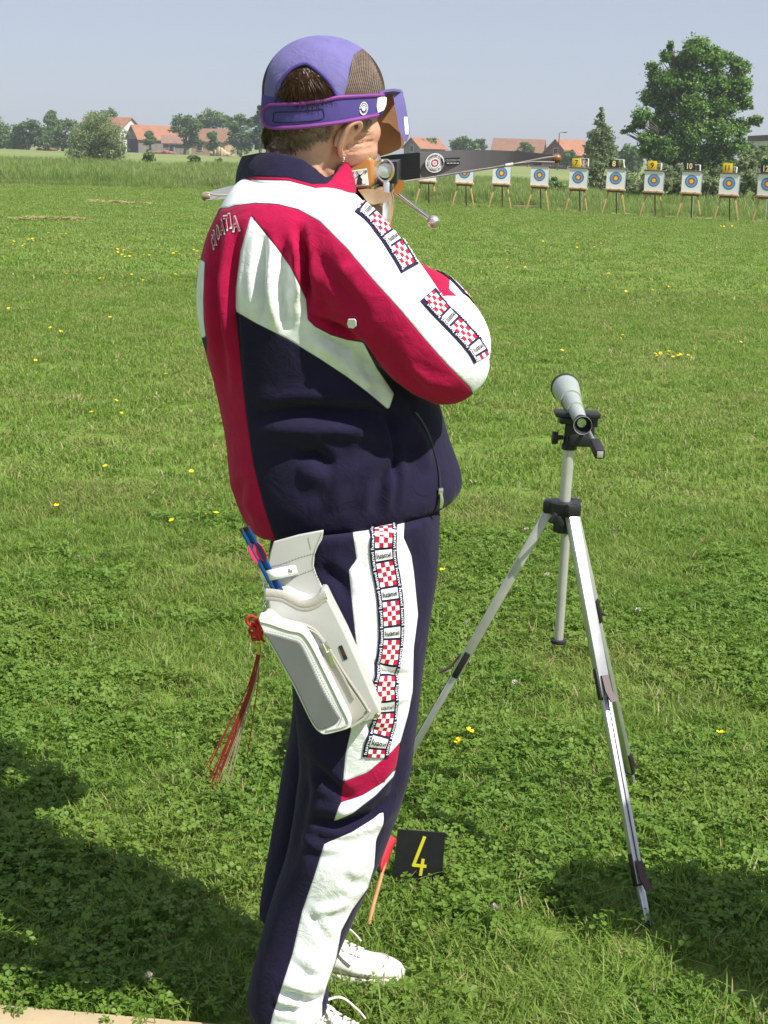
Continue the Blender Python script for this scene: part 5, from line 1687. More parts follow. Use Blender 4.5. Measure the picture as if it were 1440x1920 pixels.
# stock running forward under the trigger block
sk = MB()
sk.prism([at(*p) for p in [(697, 358, 2.64), (716, 352, 2.64), (727, 356, 2.64), (733, 380, 2.64), (734, 420, 2.64), (722, 432, 2.64), (704, 420, 2.64), (694, 392, 2.64)]], (.004, .42, .008))
so = sk.build("stock", M['old_wood'], bow)
bvm = so.modifiers.new("rounded", 'BEVEL'); bvm.width = .005; bvm.segments = 2
MB().prism([at(*p) for p in [(671, 356, 2.60), (690, 354, 2.60), (733, 362, 2.60), (736, 376, 2.60), (700, 384, 2.60), (690, 380, 2.60)]], (0, .03, 0)).build("butt_plate", M['old_wood'], bow)
sp_ = MB().box(at(723.5, 376, 2.625), (.0105, .012, .058), bevel=.002)
sp_.build("steel_post", M['alu'], bow)
tb = MB()
tb.prism([at(*p) for p in [(703, 306, 2.72), (744, 303, 2.72), (744, 344, 2.72), (703, 346, 2.72)]], (.01, .36, .004))
tb.build("trigger_block", M['gunmetal'], bow)
# rear sight: a steel ring with a glass in it
c = at(722, 320, 2.69)
mb = MB()
mb.tube([c + Vector((.0135 * math.cos(a), 0, .0175 * math.sin(a))) for a in np.linspace(0, 6.2832, 30)], .0022, 8, cap=False)
mb.tube([c + Vector((0, 0, -.019)), c + Vector((0, .0, -.030))], .004, 8)
rs = mb.build("rear_sight", M['chrome'], bow, fix=False)
M['lens'] = mat("coated_glass", (0.60, 0.66, 0.70), 0.12, metal=.6, var=.3, scale=60)
MB().lathe(c + Vector((0, .002, 0)), (0, 1, 0), [(0, .0), (.0005, .012), (.003, .0125), (.004, 0)], 24).build("sight_glass", M['lens'], rs, fix=False)
# prod: two limbs bent back by the string
LY = 3.06
M['knob_grey'] = mat('silvery_tip', (0.42, 0.36, 0.30), 0.4, metal=.3, var=.3, scale=120, c2=(0.28, 0.17, 0.09))
def limb_mesh(name, top, bot, depths, m, flip=1):
    """flat limb: its upper and lower edges (px) with the depth of each station"""
    k = 30
    T = catmull(np.array([(a[0], a[1], d) for a, d in zip(top, depths)], float), k)
    Bm = catmull(np.array([(a[0], a[1], d) for a, d in zip(bot, depths)], float), k)
    V, F = [], []
    for t_, b_ in zip(T, Bm):
        a, b2 = at(*t_), at(*b_)
        o_ = Vector((0, .007, 0))
        V += [a, b2, b2 + o_, a + o_]
    for i in range(k - 1):
        for j in range(4):
            F.append((i * 4 + j, i * 4 + (j + 1) % 4, (i + 1) * 4 + (j + 1) % 4, (i + 1) * 4 + j))
    F += [(3, 2, 1, 0), tuple((k - 1) * 4 + j for j in range(4))]
    bm = bmesh.new(); me = mesh(name, V, F, m, smooth=False); bm.from_mesh(me)
    bmesh.ops.recalc_face_normals(bm, faces=bm.faces[:]); bm.to_mesh(me); bm.free()
    return link(name, me, bow)
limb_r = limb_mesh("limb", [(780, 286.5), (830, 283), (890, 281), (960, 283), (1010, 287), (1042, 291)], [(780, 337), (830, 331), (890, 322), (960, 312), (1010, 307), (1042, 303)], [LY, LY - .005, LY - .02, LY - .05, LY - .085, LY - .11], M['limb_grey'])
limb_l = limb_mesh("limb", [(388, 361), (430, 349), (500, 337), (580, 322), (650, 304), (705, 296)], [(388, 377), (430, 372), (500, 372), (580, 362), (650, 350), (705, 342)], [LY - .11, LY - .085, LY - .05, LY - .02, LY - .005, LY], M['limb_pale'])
mb = MB()
mb.prism([at(*p) for p in [(735, 290, LY - .012), (784, 286, LY - .012), (787.5, 287, LY - .012), (787.5, 336, LY - .012), (784, 338, LY - .012), (705, 347, LY - .012), (705, 296, LY - .012)]], (0, .04, 0))
mb.build("limb_clamp", M['gunmetal'], bow)
for px, py, par in ((1046, 297, limb_r), (384, 368, limb_l)):
    p = at(px, py, LY - .11)
    s_ = 1 if px > 700 else -1
    mb = MB().lathe(p - Vector((s_ * .010, 0, 0)), (s_, 0, 0), [(0, .007), (.004, .0085), (.010, .0085), (.0145, .006), (.0155, 0)], 16)
    mb.build("limb_tip", M['tip_wood'] if s_ > 0 else M['knob_grey'], par, fix=False)
mb = MB()
a, b_ = at(1038, 291, LY - .118), at(790, 337, LY - .05)
mb.tube([at(1044, 293, LY - .124), at(1020, 296, LY - .122), at(960, 308, LY - .10), at(925, 314, LY - .09), at(860, 324, LY - .08), at(786, 336, LY - .06), at(722, 345, LY - .08)], .0013, 8)
mb.tube([at(1040, 304, LY - .124), at(1000, 303, LY - .12), at(962, 307.5, LY - .10)], .0012, 8)
mb.tube([at(386, 361, LY - .124), at(405, 366, LY - .122), at(440, 366, LY - .115), at(560, 356, LY - .1), at(722, 345, LY - .08)], .0016, 8)
mb.tube([at(386, 376, LY - .124), at(398, 374, LY - .124), at(414, 366, LY - .12)], .0014, 8)
st_ = mb.build("bowstring", M['string'], bow, fix=False)
mb = MB()
mb.tube([at(948, 310, LY - .10), at(962, 307.5, LY - .10)], .0026, 8)
MB().tube([at(430, 366.4, LY - .118), at(447, 365, LY - .115)], .0022, 8).build("serving", M['white_print'], st_, fix=False)
mb.build("serving", M['white_print'], st_, fix=False)
# round sticker and black label on the near limb
fz = lambda x: LY - .0032 - .000085 * max(0, x - 780)
mb = MB()
c0 = at(815.5, 305.5, fz(815) - .001); rx = (at(830, 305, fz(815)) - at(815, 305.4, fz(815))).normalized(); uz = Vector((0, 0, 1))
def disc(r0, r1, mi, lift, n=40):
    vs = []
    for i in range(n):
        a = 2 * math.pi * i / n
        for r in (r0, r1):
            vs.append(c0 + Vector((0, -lift, 0)) + (rx * math.cos(a) + uz * math.sin(a)) * r)
    mb.add(vs, [(2 * i, 2 * i + 1, (2 * i + 3) % (2 * n), (2 * i + 2) % (2 * n)) for i in range(n)], mi)
disc(0.0, .0178, 0, 0); disc(.0100, .0105, 1, .0004); disc(.0046, .0068, 2, .0004); disc(0, .0012, 1, .0004)
for txt, a0, sg in (("Field Crossbow EURO-CUP", 100, 1), ("Kumpolin", -90, -1)):
    tot = len(txt)
    for i, ch in enumerate(txt):
        if ch == " ": continue
        a = R(a0 + sg * -(i - (tot - 1) / 2) * 10.5) if sg > 0 else R(a0 + (i - (tot - 1) / 2) * 11)
        rad = .0137
        o_ = c0 + Vector((0, -.0006, 0)) + (rx * math.cos(a) + uz * math.sin(a)) * rad
        out = (rx * math.cos(a) + uz * math.sin(a)) * sg
        tg = (rx * math.sin(a) - uz * math.cos(a)) * sg
        flat_text(mb, ch, o_, tg, out, .0034, (0, 0, 0), 1, bold=.02)
mb.build("round_sticker", [M['white_print'], M['black_print'], M['red_print']], limb_r, fix=False)
mb = MB()
mb.prism([at(x, y, fz(845) - .0030) for x, y in [(833, 296.5), (864, 295), (865, 308.5), (834, 310)]], (0, .001, 0), 0)
flat_text(mb, "CROSSBOW", at(849, 300.5, fz(845) - .0036), rx, uz, .0042, (0, 0, 0), 1, bold=.02, squeeze=.9)
for i_ in range(4):
    mb.prism([at(x, 306.5, fz(845) - .0032) + Vector((0, 0, z_)) for x, z_ in [(838 + i_ * 6, 0), (842.5 + i_ * 6, 0), (842.5 + i_ * 6, .0012), (838 + i_ * 6, .0012)]], (0, .0004, 0), 2)
mb.build("black_label", [M['black_print'], M['limb_pale'], M['white_print']], limb_r, fix=False)
# cocking rod with its ball
mb = MB().tube([at(736, 357, 2.92), at(742, 362, 2.92), at(810, 414, 2.86)], [.0042, .0042, .0042], 12)
rod = mb.build("cocking_rod", M['chrome'], bow)
M['knob'] = mat('satin_steel', (0.62, 0.62, 0.62), 0.36, metal=.8, var=.1, scale=60)
e0, e1 = at(806, 410, 2.86), at(824, 425, 2.845)
MB().lathe(e0, e1 - e0, [(0, .0045), (.001, .0075), (.004, .0100), (.010, .0113), (.015, .0100), (.018, .0075), (.0185, 0)], 20).build("ball_knob", M['knob'], rod, fix=False)
MB().prism([at(*p) for p in [(738, 338, 2.80), (757, 338, 2.80), (758, 352, 2.80), (748, 364, 2.80), (738, 362, 2.80)]], (0, .05, 0)).build("fore_end", M['varnish'], bow)

# ------------------------------------------------------------------ the quiver on her hip
M['quiver'] = mat("pale_grey_leatherette", (0.52, 0.53, 0.51), 0.5, var=0.08, scale=9, bump=.08, bscale=120, spec=.4, c2=(0.44, 0.44, 0.41))
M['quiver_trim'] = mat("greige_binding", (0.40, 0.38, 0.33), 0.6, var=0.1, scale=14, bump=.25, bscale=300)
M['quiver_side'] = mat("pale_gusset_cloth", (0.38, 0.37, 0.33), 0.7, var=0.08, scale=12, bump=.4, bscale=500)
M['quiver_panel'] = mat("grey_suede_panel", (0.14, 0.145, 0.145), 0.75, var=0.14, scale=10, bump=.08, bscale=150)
M['stitch'] = mat("stitching_thread", (0.16, 0.15, 0.13), 0.9, var=.2)
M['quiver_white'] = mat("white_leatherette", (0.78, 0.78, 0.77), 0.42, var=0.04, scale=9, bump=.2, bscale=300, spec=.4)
YQ = 2.345
quiver = thing("quiver", at(560, 1060, YQ), "pale grey leather hip quiver with a zipped front pocket, slanting over the thigh", "quiver")
def plate(name, poly, Y, th, m, parent, bev=.003, Y2=None, ytop=None):
    """leather piece: outline at depth Y, thickness th backwards"""
    mb = MB().prism([at(x, y, Y) for x, y in poly], (0, th, 0))
    o = mb.build(name, m, parent)
    if bev:
        b = o.modifiers.new("rounded", 'BEVEL'); b.width = bev; b.segments = 3; b.limit_method = 'ANGLE'; b.angle_limit = R(35)
    return o
def smooth_poly(P, k=4):
    P = list(P)
    Q = np.array(P[-1:] + P + P[:2], float)
    A = catmull(Q, (len(Q) - 1) * k + 1)
    return [tuple(a) for a in A[k:k + len(P) * k]]
fl = [(513, 1016), (560, 1003), (607, 994), (604, 1012), (596, 1025), (590, 1040), (588, 1062), (594, 1080), (602, 1096), (612, 1116), (606, 1150), (560, 1158), (505, 1140), (499, 1112), (503, 1080), (503, 1055), (507, 1035)]
flap = plate("back_panel", fl, YQ + .040, .006, M['quiver'], quiver, .002)
def stitch_line(pts, Y, par, n=40, r=.00045):
    A = catmull(np.array(pts, float), n * 2)
    mb = MB()
    for i in range(0, n * 2 - 1, 2):
        a, b2 = at(A[i][0], A[i][1], Y), at(A[i + 1][0], A[i + 1][1], Y)
        mb.tube([a, b2], r, 4)
    o = mb.build("stitching", M['stitch'], par, fix=False); o["kind"] = "stuff"
    return o
stitch_line([(504, 1063), (530, 1057), (562, 1045), (592, 1037)], YQ + .0393, flap, 18)
stitch_line([(546, 1085), (566, 1076), (588, 1068)], YQ + .0393, flap, 10)
stitch_line([(578, 1008), (583, 1030)], YQ + .0393, flap, 6)
stitch_line([(603, 1000), (592, 1026), (587, 1045), (587, 1064), (600, 1092)], YQ + .0393, flap, 24)
tubep = [(500, 1112), (512, 1110), (540, 1112), (556, 1121), (578, 1128), (594, 1122), (602, 1112), (611, 1112), (622, 1135), (650, 1190), (680, 1258), (705, 1315), (715, 1335), (713, 1345), (690, 1354), (655, 1366), (620, 1371), (590, 1358), (570, 1330), (545, 1260), (520, 1195), (503, 1140)]
pouch = plate("pouch", tubep, YQ, .055, M['quiver'], quiver, .010)
# binding round the mouth
mb = MB()
rim_ = catmull(np.array([(498, 1112), (512, 1113), (530, 1116), (546, 1124), (562, 1132), (578, 1133), (594, 1127), (604, 1119), (612, 1116)], float), 40)
for dy, r in ((0, .0075), (8, .006)):
    mb.tube([at(a[0], a[1] + dy, YQ + .002) for a in rim_], r, 10, squash=(.5, 1))
mb.build("mouth_binding", M['quiver_trim'], quiver, fix=False)
# gusset of the front pocket, then its face
gus = [(497, 1149), (509, 1146), (533, 1164), (556, 1168), (579, 1176), (592, 1186), (602, 1199), (640, 1262), (688, 1331), (684, 1342), (672, 1352), (655, 1366), (625, 1374), (596, 1368), (575, 1338), (545, 1262), (503, 1185)]
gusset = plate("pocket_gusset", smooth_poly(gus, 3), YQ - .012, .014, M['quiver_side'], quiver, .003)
ridge = MB()
ridge.tube([at(x, y, YQ - .011) for x, y in catmull(np.array([(533, 1163), (579, 1175), (604, 1198), (645, 1262), (689, 1330), (683, 1343)], float), 50)], .0022, 8)
ridge.tube([at(x, y, YQ - .013) for x, y in catmull(np.array([(689, 1330), (692, 1336), (680, 1350), (658, 1364)], float), 20)], .0030, 8)
ridge.build("gusset_piping", M['quiver_trim'], quiver, fix=False)
fac = [(485, 1161), (492, 1158), (505, 1152), (518, 1166), (545, 1174), (566, 1180), (577, 1190), (588, 1208), (612, 1258), (640, 1316), (657, 1352), (656, 1364), (640, 1370), (612, 1377), (600, 1374), (588, 1362), (574, 1336), (552, 1290), (530, 1250), (505, 1205), (493, 1182)]
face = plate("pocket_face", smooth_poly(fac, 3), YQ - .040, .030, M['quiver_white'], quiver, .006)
pan = [(494, 1187), (516, 1191), (543, 1199), (560, 1205), (569, 1218), (583, 1247), (607, 1297), (630, 1337), (636, 1347), (630, 1357), (604, 1368), (592, 1363), (577, 1337), (555, 1290), (533, 1251), (508, 1206)]
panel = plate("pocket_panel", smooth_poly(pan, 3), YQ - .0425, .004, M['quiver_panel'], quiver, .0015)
stitch_line([(490, 1182), (516, 1186), (545, 1194), (563, 1200), (574, 1215), (588, 1244), (612, 1294), (635, 1334), (641, 1347), (634, 1361)], YQ - .0418, face, 90)
rb = MB()
rb.tube([at(x, y, YQ - .0405) for x, y in catmull(np.array([(488, 1166), (505, 1170), (540, 1182), (563, 1187), (574, 1197), (586, 1216), (610, 1264), (638, 1322), (652, 1352), (645, 1362), (612, 1370)], float), 80)], .0016, 8)
rb.build("face_piping", M['quiver'], face, fix=False)
# zip along the gusset
zp = catmull(np.array([(560, 1174), (585, 1183), (602, 1198), (622, 1232), (645, 1272), (664, 1310)], float), 70)
mb = MB()
zw = [at(a[0], a[1], YQ - .0135) for a in zp]
mb.tube(zw, .0028, 6, squash=(1, .6))
zo = mb.build("zip_tape", M['quiver_trim'], quiver, fix=False)
mb = MB()
for i in range(0, 69):
    mb.box(zw[i] + Vector((0, -.0018, 0)), (.004, .0015, .0014), Matrix.Rotation(R(30), 3, 'Y'))
o = mb.build("zip_teeth", M['alu'], zo, fix=False); o["kind"] = "stuff"
mb = MB().box(at(612, 1211, YQ - .018), (.008, .006, .014), Matrix.Rotation(R(-28), 3, 'Y'), bevel=.002)
ring = [at(614 + 2 * math.cos(a) , 1218 + 5 * math.sin(a), YQ - .020) for a in np.linspace(0, 6.28, 14)]
mb.tube(ring, .0009, 6, cap=False)
tabp = [at(x, y, YQ - .020) for x, y in [(613, 1222), (619, 1222), (628, 1246), (622, 1250)]]
mb.prism(tabp, (0, -.002, 0))
mb.build("zip_pull", M['chrome'], zo)
mb = MB().prism([at(x, y, YQ - .0015) for x, y in [(635, 1212), (641, 1210), (652, 1235), (645, 1238)]], (0, .0012, 0))
flat_text(mb, "IVIR", at(643.5, 1224, YQ - .0022), at(650, 1236, YQ) - at(637, 1211, YQ), Vector((.85, 0, .4)), .0042, (0, 0, 0), 1)
mb.build("maker_tag", [M['black_print'], M['tip_wood']], quiver, fix=False)
# strap over the bolts with its rivet
sv = catmull(np.array([(488, 1083, YQ + .03), (505, 1079, YQ + .012), (520, 1076, YQ + .012), (536, 1072, YQ + .022), (548, 1070, YQ + .034), (556, 1068, YQ + .038)], float), 24)
V, F = [], []
for i, a in enumerate(sv):
    w = 10.5 - 1.5 * (i > 20)
    p0, p1 = at(a[0] - 2.5, a[1] - w * .9, a[2]), at(a[0] + 3.5, a[1] + w * .9, a[2])
    V += [p0, p1]
F = [(2 * i, 2 * i + 1, 2 * i + 3, 2 * i + 2) for i in range(23)]
so = link("strap", mesh("strap", V, F, M['quiver_white']), quiver)
sm_ = so.modifiers.new("thickness", 'SOLIDIFY'); sm_.thickness = .0022
MB().lathe(at(543, 1071, YQ + .027), (0, -1, 0), [(0, .0045), (.0015, .0045), (.003, .0028), (.0032, 0)], 16).build("rivet", M['chrome'], so, fix=False)
MB().lathe(at(708, 1341, YQ), (0, -1, 0), [(0, .004), (.0015, .004), (.003, .0025), (.0032, 0)], 16).build("rivet", M['brass'], quiver, fix=False)
mb = MB()
for i in range(9):                                          # little chain down to the charm
    p = at(497 - i * .5, 1122 + i * 5.2, YQ + .004)
    ax = Vector((1, 0, 0)) if i % 2 else Vector((0, 1, 0))
    mb.tube([p + ax * .0022 * math.cos(a) + Vector((0, 0, .0030 * math.sin(a))) for a in np.linspace(0, 6.2832, 10)], .0007, 5, cap=False)
mb.tube([at(495, 1092, YQ + .02), at(497, 1106, YQ + .006), at(497, 1122, YQ + .004)], .0015, 6)
mb.build("charm_chain", M['chrome'], quiver, fix=False)
# bolts
M['blue_shaft'] = mat("blue_anodised", (0.012, 0.085, 0.33), 0.28, metal=.55, var=.1, scale=20)
M['pink_vane'] = mat("pink_vane", (0.42, 0.025, 0.09), 0.5, var=.15)
for i, ((x0, y0), (x1, y1), lab) in enumerate([((452.5, 993), (516, 1112), "leftmost blue bolt in the quiver, its end lowest"), ((459, 990.5), (524, 1112), "middle blue bolt in the quiver, between the other two"), ((465, 988.5), (531, 1112), "rightmost blue bolt in the quiver, nearest the hip")]):
    a, b2 = at(x0, y0, YQ + .012 + .006 * (i % 2)), at(x1, y1, YQ + .016 + .006 * (i % 2))
    e = b2 + (b2 - a).normalized() * .12
    t = thing("crossbow_bolt", a, lab, "bolt", "blue bolts in the quiver")
    MB().tube([a, b2, e], .0027, 12).build("shaft", M['blue_shaft'], t)
    d = (b2 - a).normalized()
    MB().tube([a - d * .002, a + d * .005], .0028, 10).build("nock", M['dark_rubber'], t)
    for k in range(3):
        an = R(100 + 120 * k + 25 * i); s = d.orthogonal().normalized(); w = d.cross(s)
        rdir = s * math.cos(an) + w * math.sin(an)
        q0 = a + d * .024
        MB().prism([q0 + rdir * .002, q0 + rdir * .010 + d * .010, q0 + rdir * .010 + d * .026, q0 + rdir * .002 + d * .036], rdir.cross(d) * .0006).build("vane", M['pink_vane'], t)
# charm with a knot and long tassel
M['red_cord'] = mat("red_cord", (0.48, 0.012, 0.012), 0.7, var=.15, scale=50)
M['dark_red_thread'] = mat("dark_red_thread", (0.26, 0.02, 0.018), 0.75, var=.2, scale=60)
M['tan_thread'] = mat("tan_thread", (0.36, 0.31, 0.21), 0.75, var=.2, scale=60)
t = thing("tassel", at(484, 1180, YQ), "red knotted charm with a long thin red and tan tassel hanging from the quiver", "tassel")
mb = MB()
ctr = at(483, 1183, YQ - .005)
rg2 = np.random.default_rng(3)
for k in range(6):
    a0 = k * 1.05
    loop = [ctr + Vector((.009 * math.cos(a0) * math.sin(s_) + .004 * math.cos(s_ * 2), .006 * math.cos(s_), .012 * math.sin(a0) * math.sin(s_) + .006 * math.sin(s_ * 2))) for s_ in np.linspace(0, 6.2832, 20)]
    mb.tube(loop, .0022, 8, cap=False)
big_loop = [at(474 + 11 * math.cos(a) * .85 - 2, 1164 + 8.5 * math.sin(a), YQ - .006) for a in np.linspace(0, 6.2832, 22)]
mb.tube(big_loop, .0022, 8, cap=False)
mb.tube([at(488, 1190, YQ - .006), at(492, 1200, YQ - .006), at(496, 1203, YQ - .004)], .0022, 8)
mb.build("knot", M['red_cord'], t, fix=False)
MB().tube([at(485, 1206, YQ), at(485.5, 1226, YQ + .002)], .0032, 10).build("binding", M['brass'], t)
for i in range(24):
    x1 = 388 + 44 * (i / 23) + rg2.uniform(-4, 4); y1 = 1452 + rg2.uniform(-26, 30)
    if i == 23: x1, y1 = 463, 1422
    sway = rg2.uniform(-6, 10)
    x0_, y0_ = 485 + rg2.uniform(-3, 4), 1222
    pts = catmull(np.array([(x0_, y0_), (x0_ + (x1 - x0_) * .22 + 3, y0_ + (y1 - y0_) * .28), (x0_ + (x1 - x0_) * .58 + sway * .4, y0_ + (y1 - y0_) * .62), (x1, y1)], float), 24)
    red = i < 11 or i == 23
    MB().tube([at(p[0], p[1], YQ + .004 + .012 * (i / 23) * k_ / 23) for k_, p in enumerate(pts)], .0008 if red else .0008, 5).build("thread", M['dark_red_thread' if red else 'tan_thread'], t, fix=False)
# ------------------------------------------------------------------ tripod
TY = 3.33
hub = at(1058, 950, TY)
tri = thing("tripod", Vector((hub.x, hub.y, 0)), "silver aluminium tripod with black head standing in the grass", "tripod")
M['lever'] = mat("maroon_lever", (0.060, 0.026, 0.030), 0.45, var=.2, scale=30)
M['alu_dull'] = mat("dull_aluminium", (0.60, 0.60, 0.58), 0.42, metal=.55, var=.08, scale=30, bump=.06, bscale=500)
top_c, bot_c = at(1067, 842, TY), at(1058, 944, TY)
dcol = (top_c - bot_c).normalized()
mb = MB().tube([bot_c - dcol * .03, top_c], .0125, 20)
cc_ = mb.build("centre_column", M['alu_dull'], tri)
low_t, low_b = at(1062, 985, TY), at(1047.5, 1200, TY)
mb = MB().tube([low_t, low_b], .0098, 18)
mb.build("lower_column", M['alu_dull'], tri)
MB().lathe(low_b, (low_b - low_t), [(-.002, .0100), (-.001, .0165), (.004, .0175), (.007, .016), (.008, 0)], 24).build("column_foot", M['dark_rubber'], tri, fix=False)
# black spider with three lobes
mb = MB()
mb.lathe(hub + Vector((0, 0, .013)), (0, 0, -1), [(0, .014), (.0, .030), (.003, .034), (.026, .034), (.030, .030), (.030, .012)], 28)
feet = [ground(1214, 1738), ground(1189, 1484), ground(690, 1552)]
tops = []
for f in feet:
    d = Vector((f.x - hub.x, f.y - hub.y, 0)).normalized()
    tops.append(hub + d * .032 + Vector((0, 0, -.012)))
    mb.box(hub + d * .030 + Vector((0, 0, -.001)), (.030, .034, .030), Matrix.Rotation(math.atan2(d.y, d.x), 3, 'Z'), bevel=.007)
mb.tube([hub + Vector((0, 0, -.01)), hub + Vector((-.003, 0, -.055))], .019, 18)
spider = mb.build("spider", M['black_plastic'], tri, fix=False)
mb = MB()
kn = at(1043, 974, TY - .045)
mb.lathe(kn, (-.45, -1, 0), [(-.02, .004), (0, .004), (0, .008), (.010, .009), (.011, 0)], 14)
mb.box(kn + Vector((-.008, -.006, .004)), (.010, .006, .024), Matrix.Rotation(R(35), 3, 'Y'), bevel=.002)
mb.box(kn + Vector((.008, -.008, -.002)), (.010, .006, .022), Matrix.Rotation(R(-30), 3, 'Y'), bevel=.002)
mb.build("column_knob", M['black_plastic'], tri, fix=False)
def seg_box(mb, a, b, w, t, out, mi=0, bevel=.002):
    d = (b - a); z = d.normalized()
    x = (out - z * out.dot(z)).normalized(); y = z.cross(x)
    mb.box((a + b) / 2, (t, w, d.length), Matrix((x, y, z)).transposed(), mi, bevel)
for (f, tp), (c1, c2) in zip(zip(feet, tops), [((.455), (.90)), ((.36), (.92)), ((.50), (.92))]):
    out = Vector((f.x - hub.x, f.y - hub.y, 0)).normalized()
    leg = MB()
    p1, p2 = tp.lerp(f, c1), tp.lerp(f, c2)
    seg_box(leg, tp, p1, .0250, .020, out)
    lo = leg.build("leg", M['alu'] if f is feet[0] else M['alu_dull'], tri)
    m_ = MB(); seg_box(m_, p1 - (p1 - tp).normalized() * .01, p2, .0195, .0155, out)
    d_ = (f - tp).normalized(); sx_ = (out - d_ * out.dot(d_)).normalized()
    lo2 = m_.build("lower_leg", M['alu'], lo)
    m_ = MB(); seg_box(m_, p1 + sx_ * .0082, p2 + sx_ * .0082, .002, .0012, out, bevel=0)
    m_.build("groove", M['dark_rubber'], lo2)
    m_ = MB(); seg_box(m_, p2 - (f - tp).normalized() * .01, f + Vector((0, 0, .004)), .0150, .0115, out)
    m_.build("foot_section", M['alu'], lo)
    m_ = MB().ball(f + Vector((0, 0, .006)), (.009, .009, .009), 10, 8); m_.build("rubber_foot", M['dark_rubber'], lo)
    for p, w in ((p1, .026), (p2, .0205)):
        cl = MB(); seg_box(cl, p - d_ * .062, p + d_ * .004, w + .005, .014, out, bevel=.003)
        side = d_.cross(out).normalized()
        clo = cl.build("clamp", M['black_plastic'], lo)
        lv = MB(); q0 = p - d_ * .045 + sx_ * .011
        lv.prism([q0 - side * .008, q0 + side * .008, q0 + side * .008 + d_ * .035 + sx_ * .004, q0 + side * .009 + d_ * .058 + sx_ * .020, q0 - side * .009 + d_ * .058 + sx_ * .020, q0 - side * .008 + d_ * .035 + sx_ * .004], sx_ * .004)
        lv.build("lever", M['lever'], clo)
# pan head
mb = MB()
hb = at(1067, 838, TY)
mb.lathe(hb, (0, 0, 1), [(-.006, .013), (-.004, .0165), (.004, .0165), (.010, .013), (.022, .0125)], 22)
mb.box(at(1088, 824, TY - .005), (.052, .040, .026), bevel=.005)
mb.box(at(1108, 806, TY), (.012, .036, .050), bevel=.004)
mb.box(at(1072, 808, TY - .012), (.030, .010, .030), bevel=.003)
mb.build("pan_head", M['black_plastic'], tri, fix=False)
mb = MB()
mb.box(at(1082, 776, TY), (.094, .050, .011), bevel=.003)
mb.box(at(1070, 788, TY - .01), (.050, .036, .013), bevel=.004)
mb.box(at(1112, 790, TY - .012), (.020, .012, .024), bevel=.003)
mb.build("camera_plate", M['black_plastic'], tri, fix=False)
mb = MB()
mb.tube([at(1056, 820, TY), at(1046, 820, TY)], .005, 10)
k0 = at(1037, 821, TY)
mb.lathe(k0 + Vector((.011, 0, 0)), (-1, 0, 0), [(0, .006), (.001, .013), (.012, .0145), (.014, .010), (.014, 0)], 8)
mb.build("side_knob", M['black_plastic'], tri, fix=False)
h0, h1, h2 = at(1101, 803, TY - .03), at(1115, 830, TY - .16), at(1125, 852, TY - .24)
MB().tube([h0, h1], .0040, 10).build("handle_rod", M['alu'], tri)
mb = MB(); seg_box(mb, h1, h2, .021, .021, Vector((1, 0, 0)), bevel=.005)
ho = mb.build("handle_grip", M['dark_rubber'], tri)
dd_ = (h2 - h1).normalized()
mb = MB(); seg_box(mb, h2 + dd_ * .0005, h2 + dd_ * .002, .013, .012, Vector((1, 0, 0)), bevel=.0005)
mb.build("grip_end", M['alu_dull'], ho)

# ------------------------------------------------------------------ spotting scope
M['scope'] = mat("pale_grey_enamel", (0.36, 0.40, 0.36), 0.36, var=.05, scale=20, coat=.2)
e0, o0 = at(1092.5, 797, 3.17), at(1060, 727, 3.56)
ax = (o0 - e0).normalized(); L_ = (o0 - e0).length
sc = thing("spotting_scope", e0.lerp(o0, .5), "pale grey tapering spotting scope mounted on the tripod", "scope")
mb = MB().lathe(e0, ax, [(L_ * .10, .0125), (L_ * .20, .0130), (L_ * .22, .0150), (L_ * .36, .0155), (L_ * .36, .0180), (L_ * .40, .0182), (L_ * .40, .0168), (L_ * .62, .0200), (L_ * .62, .0235), (L_ * .66, .0238), (L_ * .66, .0228), (L_ * .80, .0268), (L_ * .985, .0312), (L_ * .985, .0290)], 40)
mb.build("scope_tube", M['scope'], sc, fix=False)
MB().lathe(e0, ax, [(L_ * .97, .0315), (L_ * .975, .0325), (L_ * 1.01, .0325), (L_ * 1.012, .030), (L_ * .99, .029)], 40).build("objective_ring", M['dark_rubber'], sc, fix=False)
MB().lathe(e0, ax, [(L_ * .975, 0), (L_ * .98, .0285), (L_ * .985, 0)], 32).build("objective_glass", M['lens'], sc, fix=False)
MB().lathe(e0, ax, [(.020, .0095), (.004, .0150), (.000, .0172), (-.003, .0182), (-.004, .0178), (.006, .0182), (.030, .0150), (.042, .0126)], 36).build("eyepiece", M['dark_rubber'], sc, fix=False)
MB().lathe(e0, ax, [(-.0042, .0176), (-.0045, .0184), (-.0030, .0187), (-.0015, .0185)], 36).build("eyecup_rim", M['alu'], sc, fix=False)
MB().lathe(e0, ax, [(.0185, 0), (.0190, .0092), (.0205, .0092)], 24).build("eyepiece_glass", M['lens'], sc, fix=False)
mb = MB().box(e0.lerp(o0, .47) + Vector((0, 0, -.024)), (.020, .060, .018), bevel=.004)
mb.build("mount_foot", M['black_plastic'], sc)

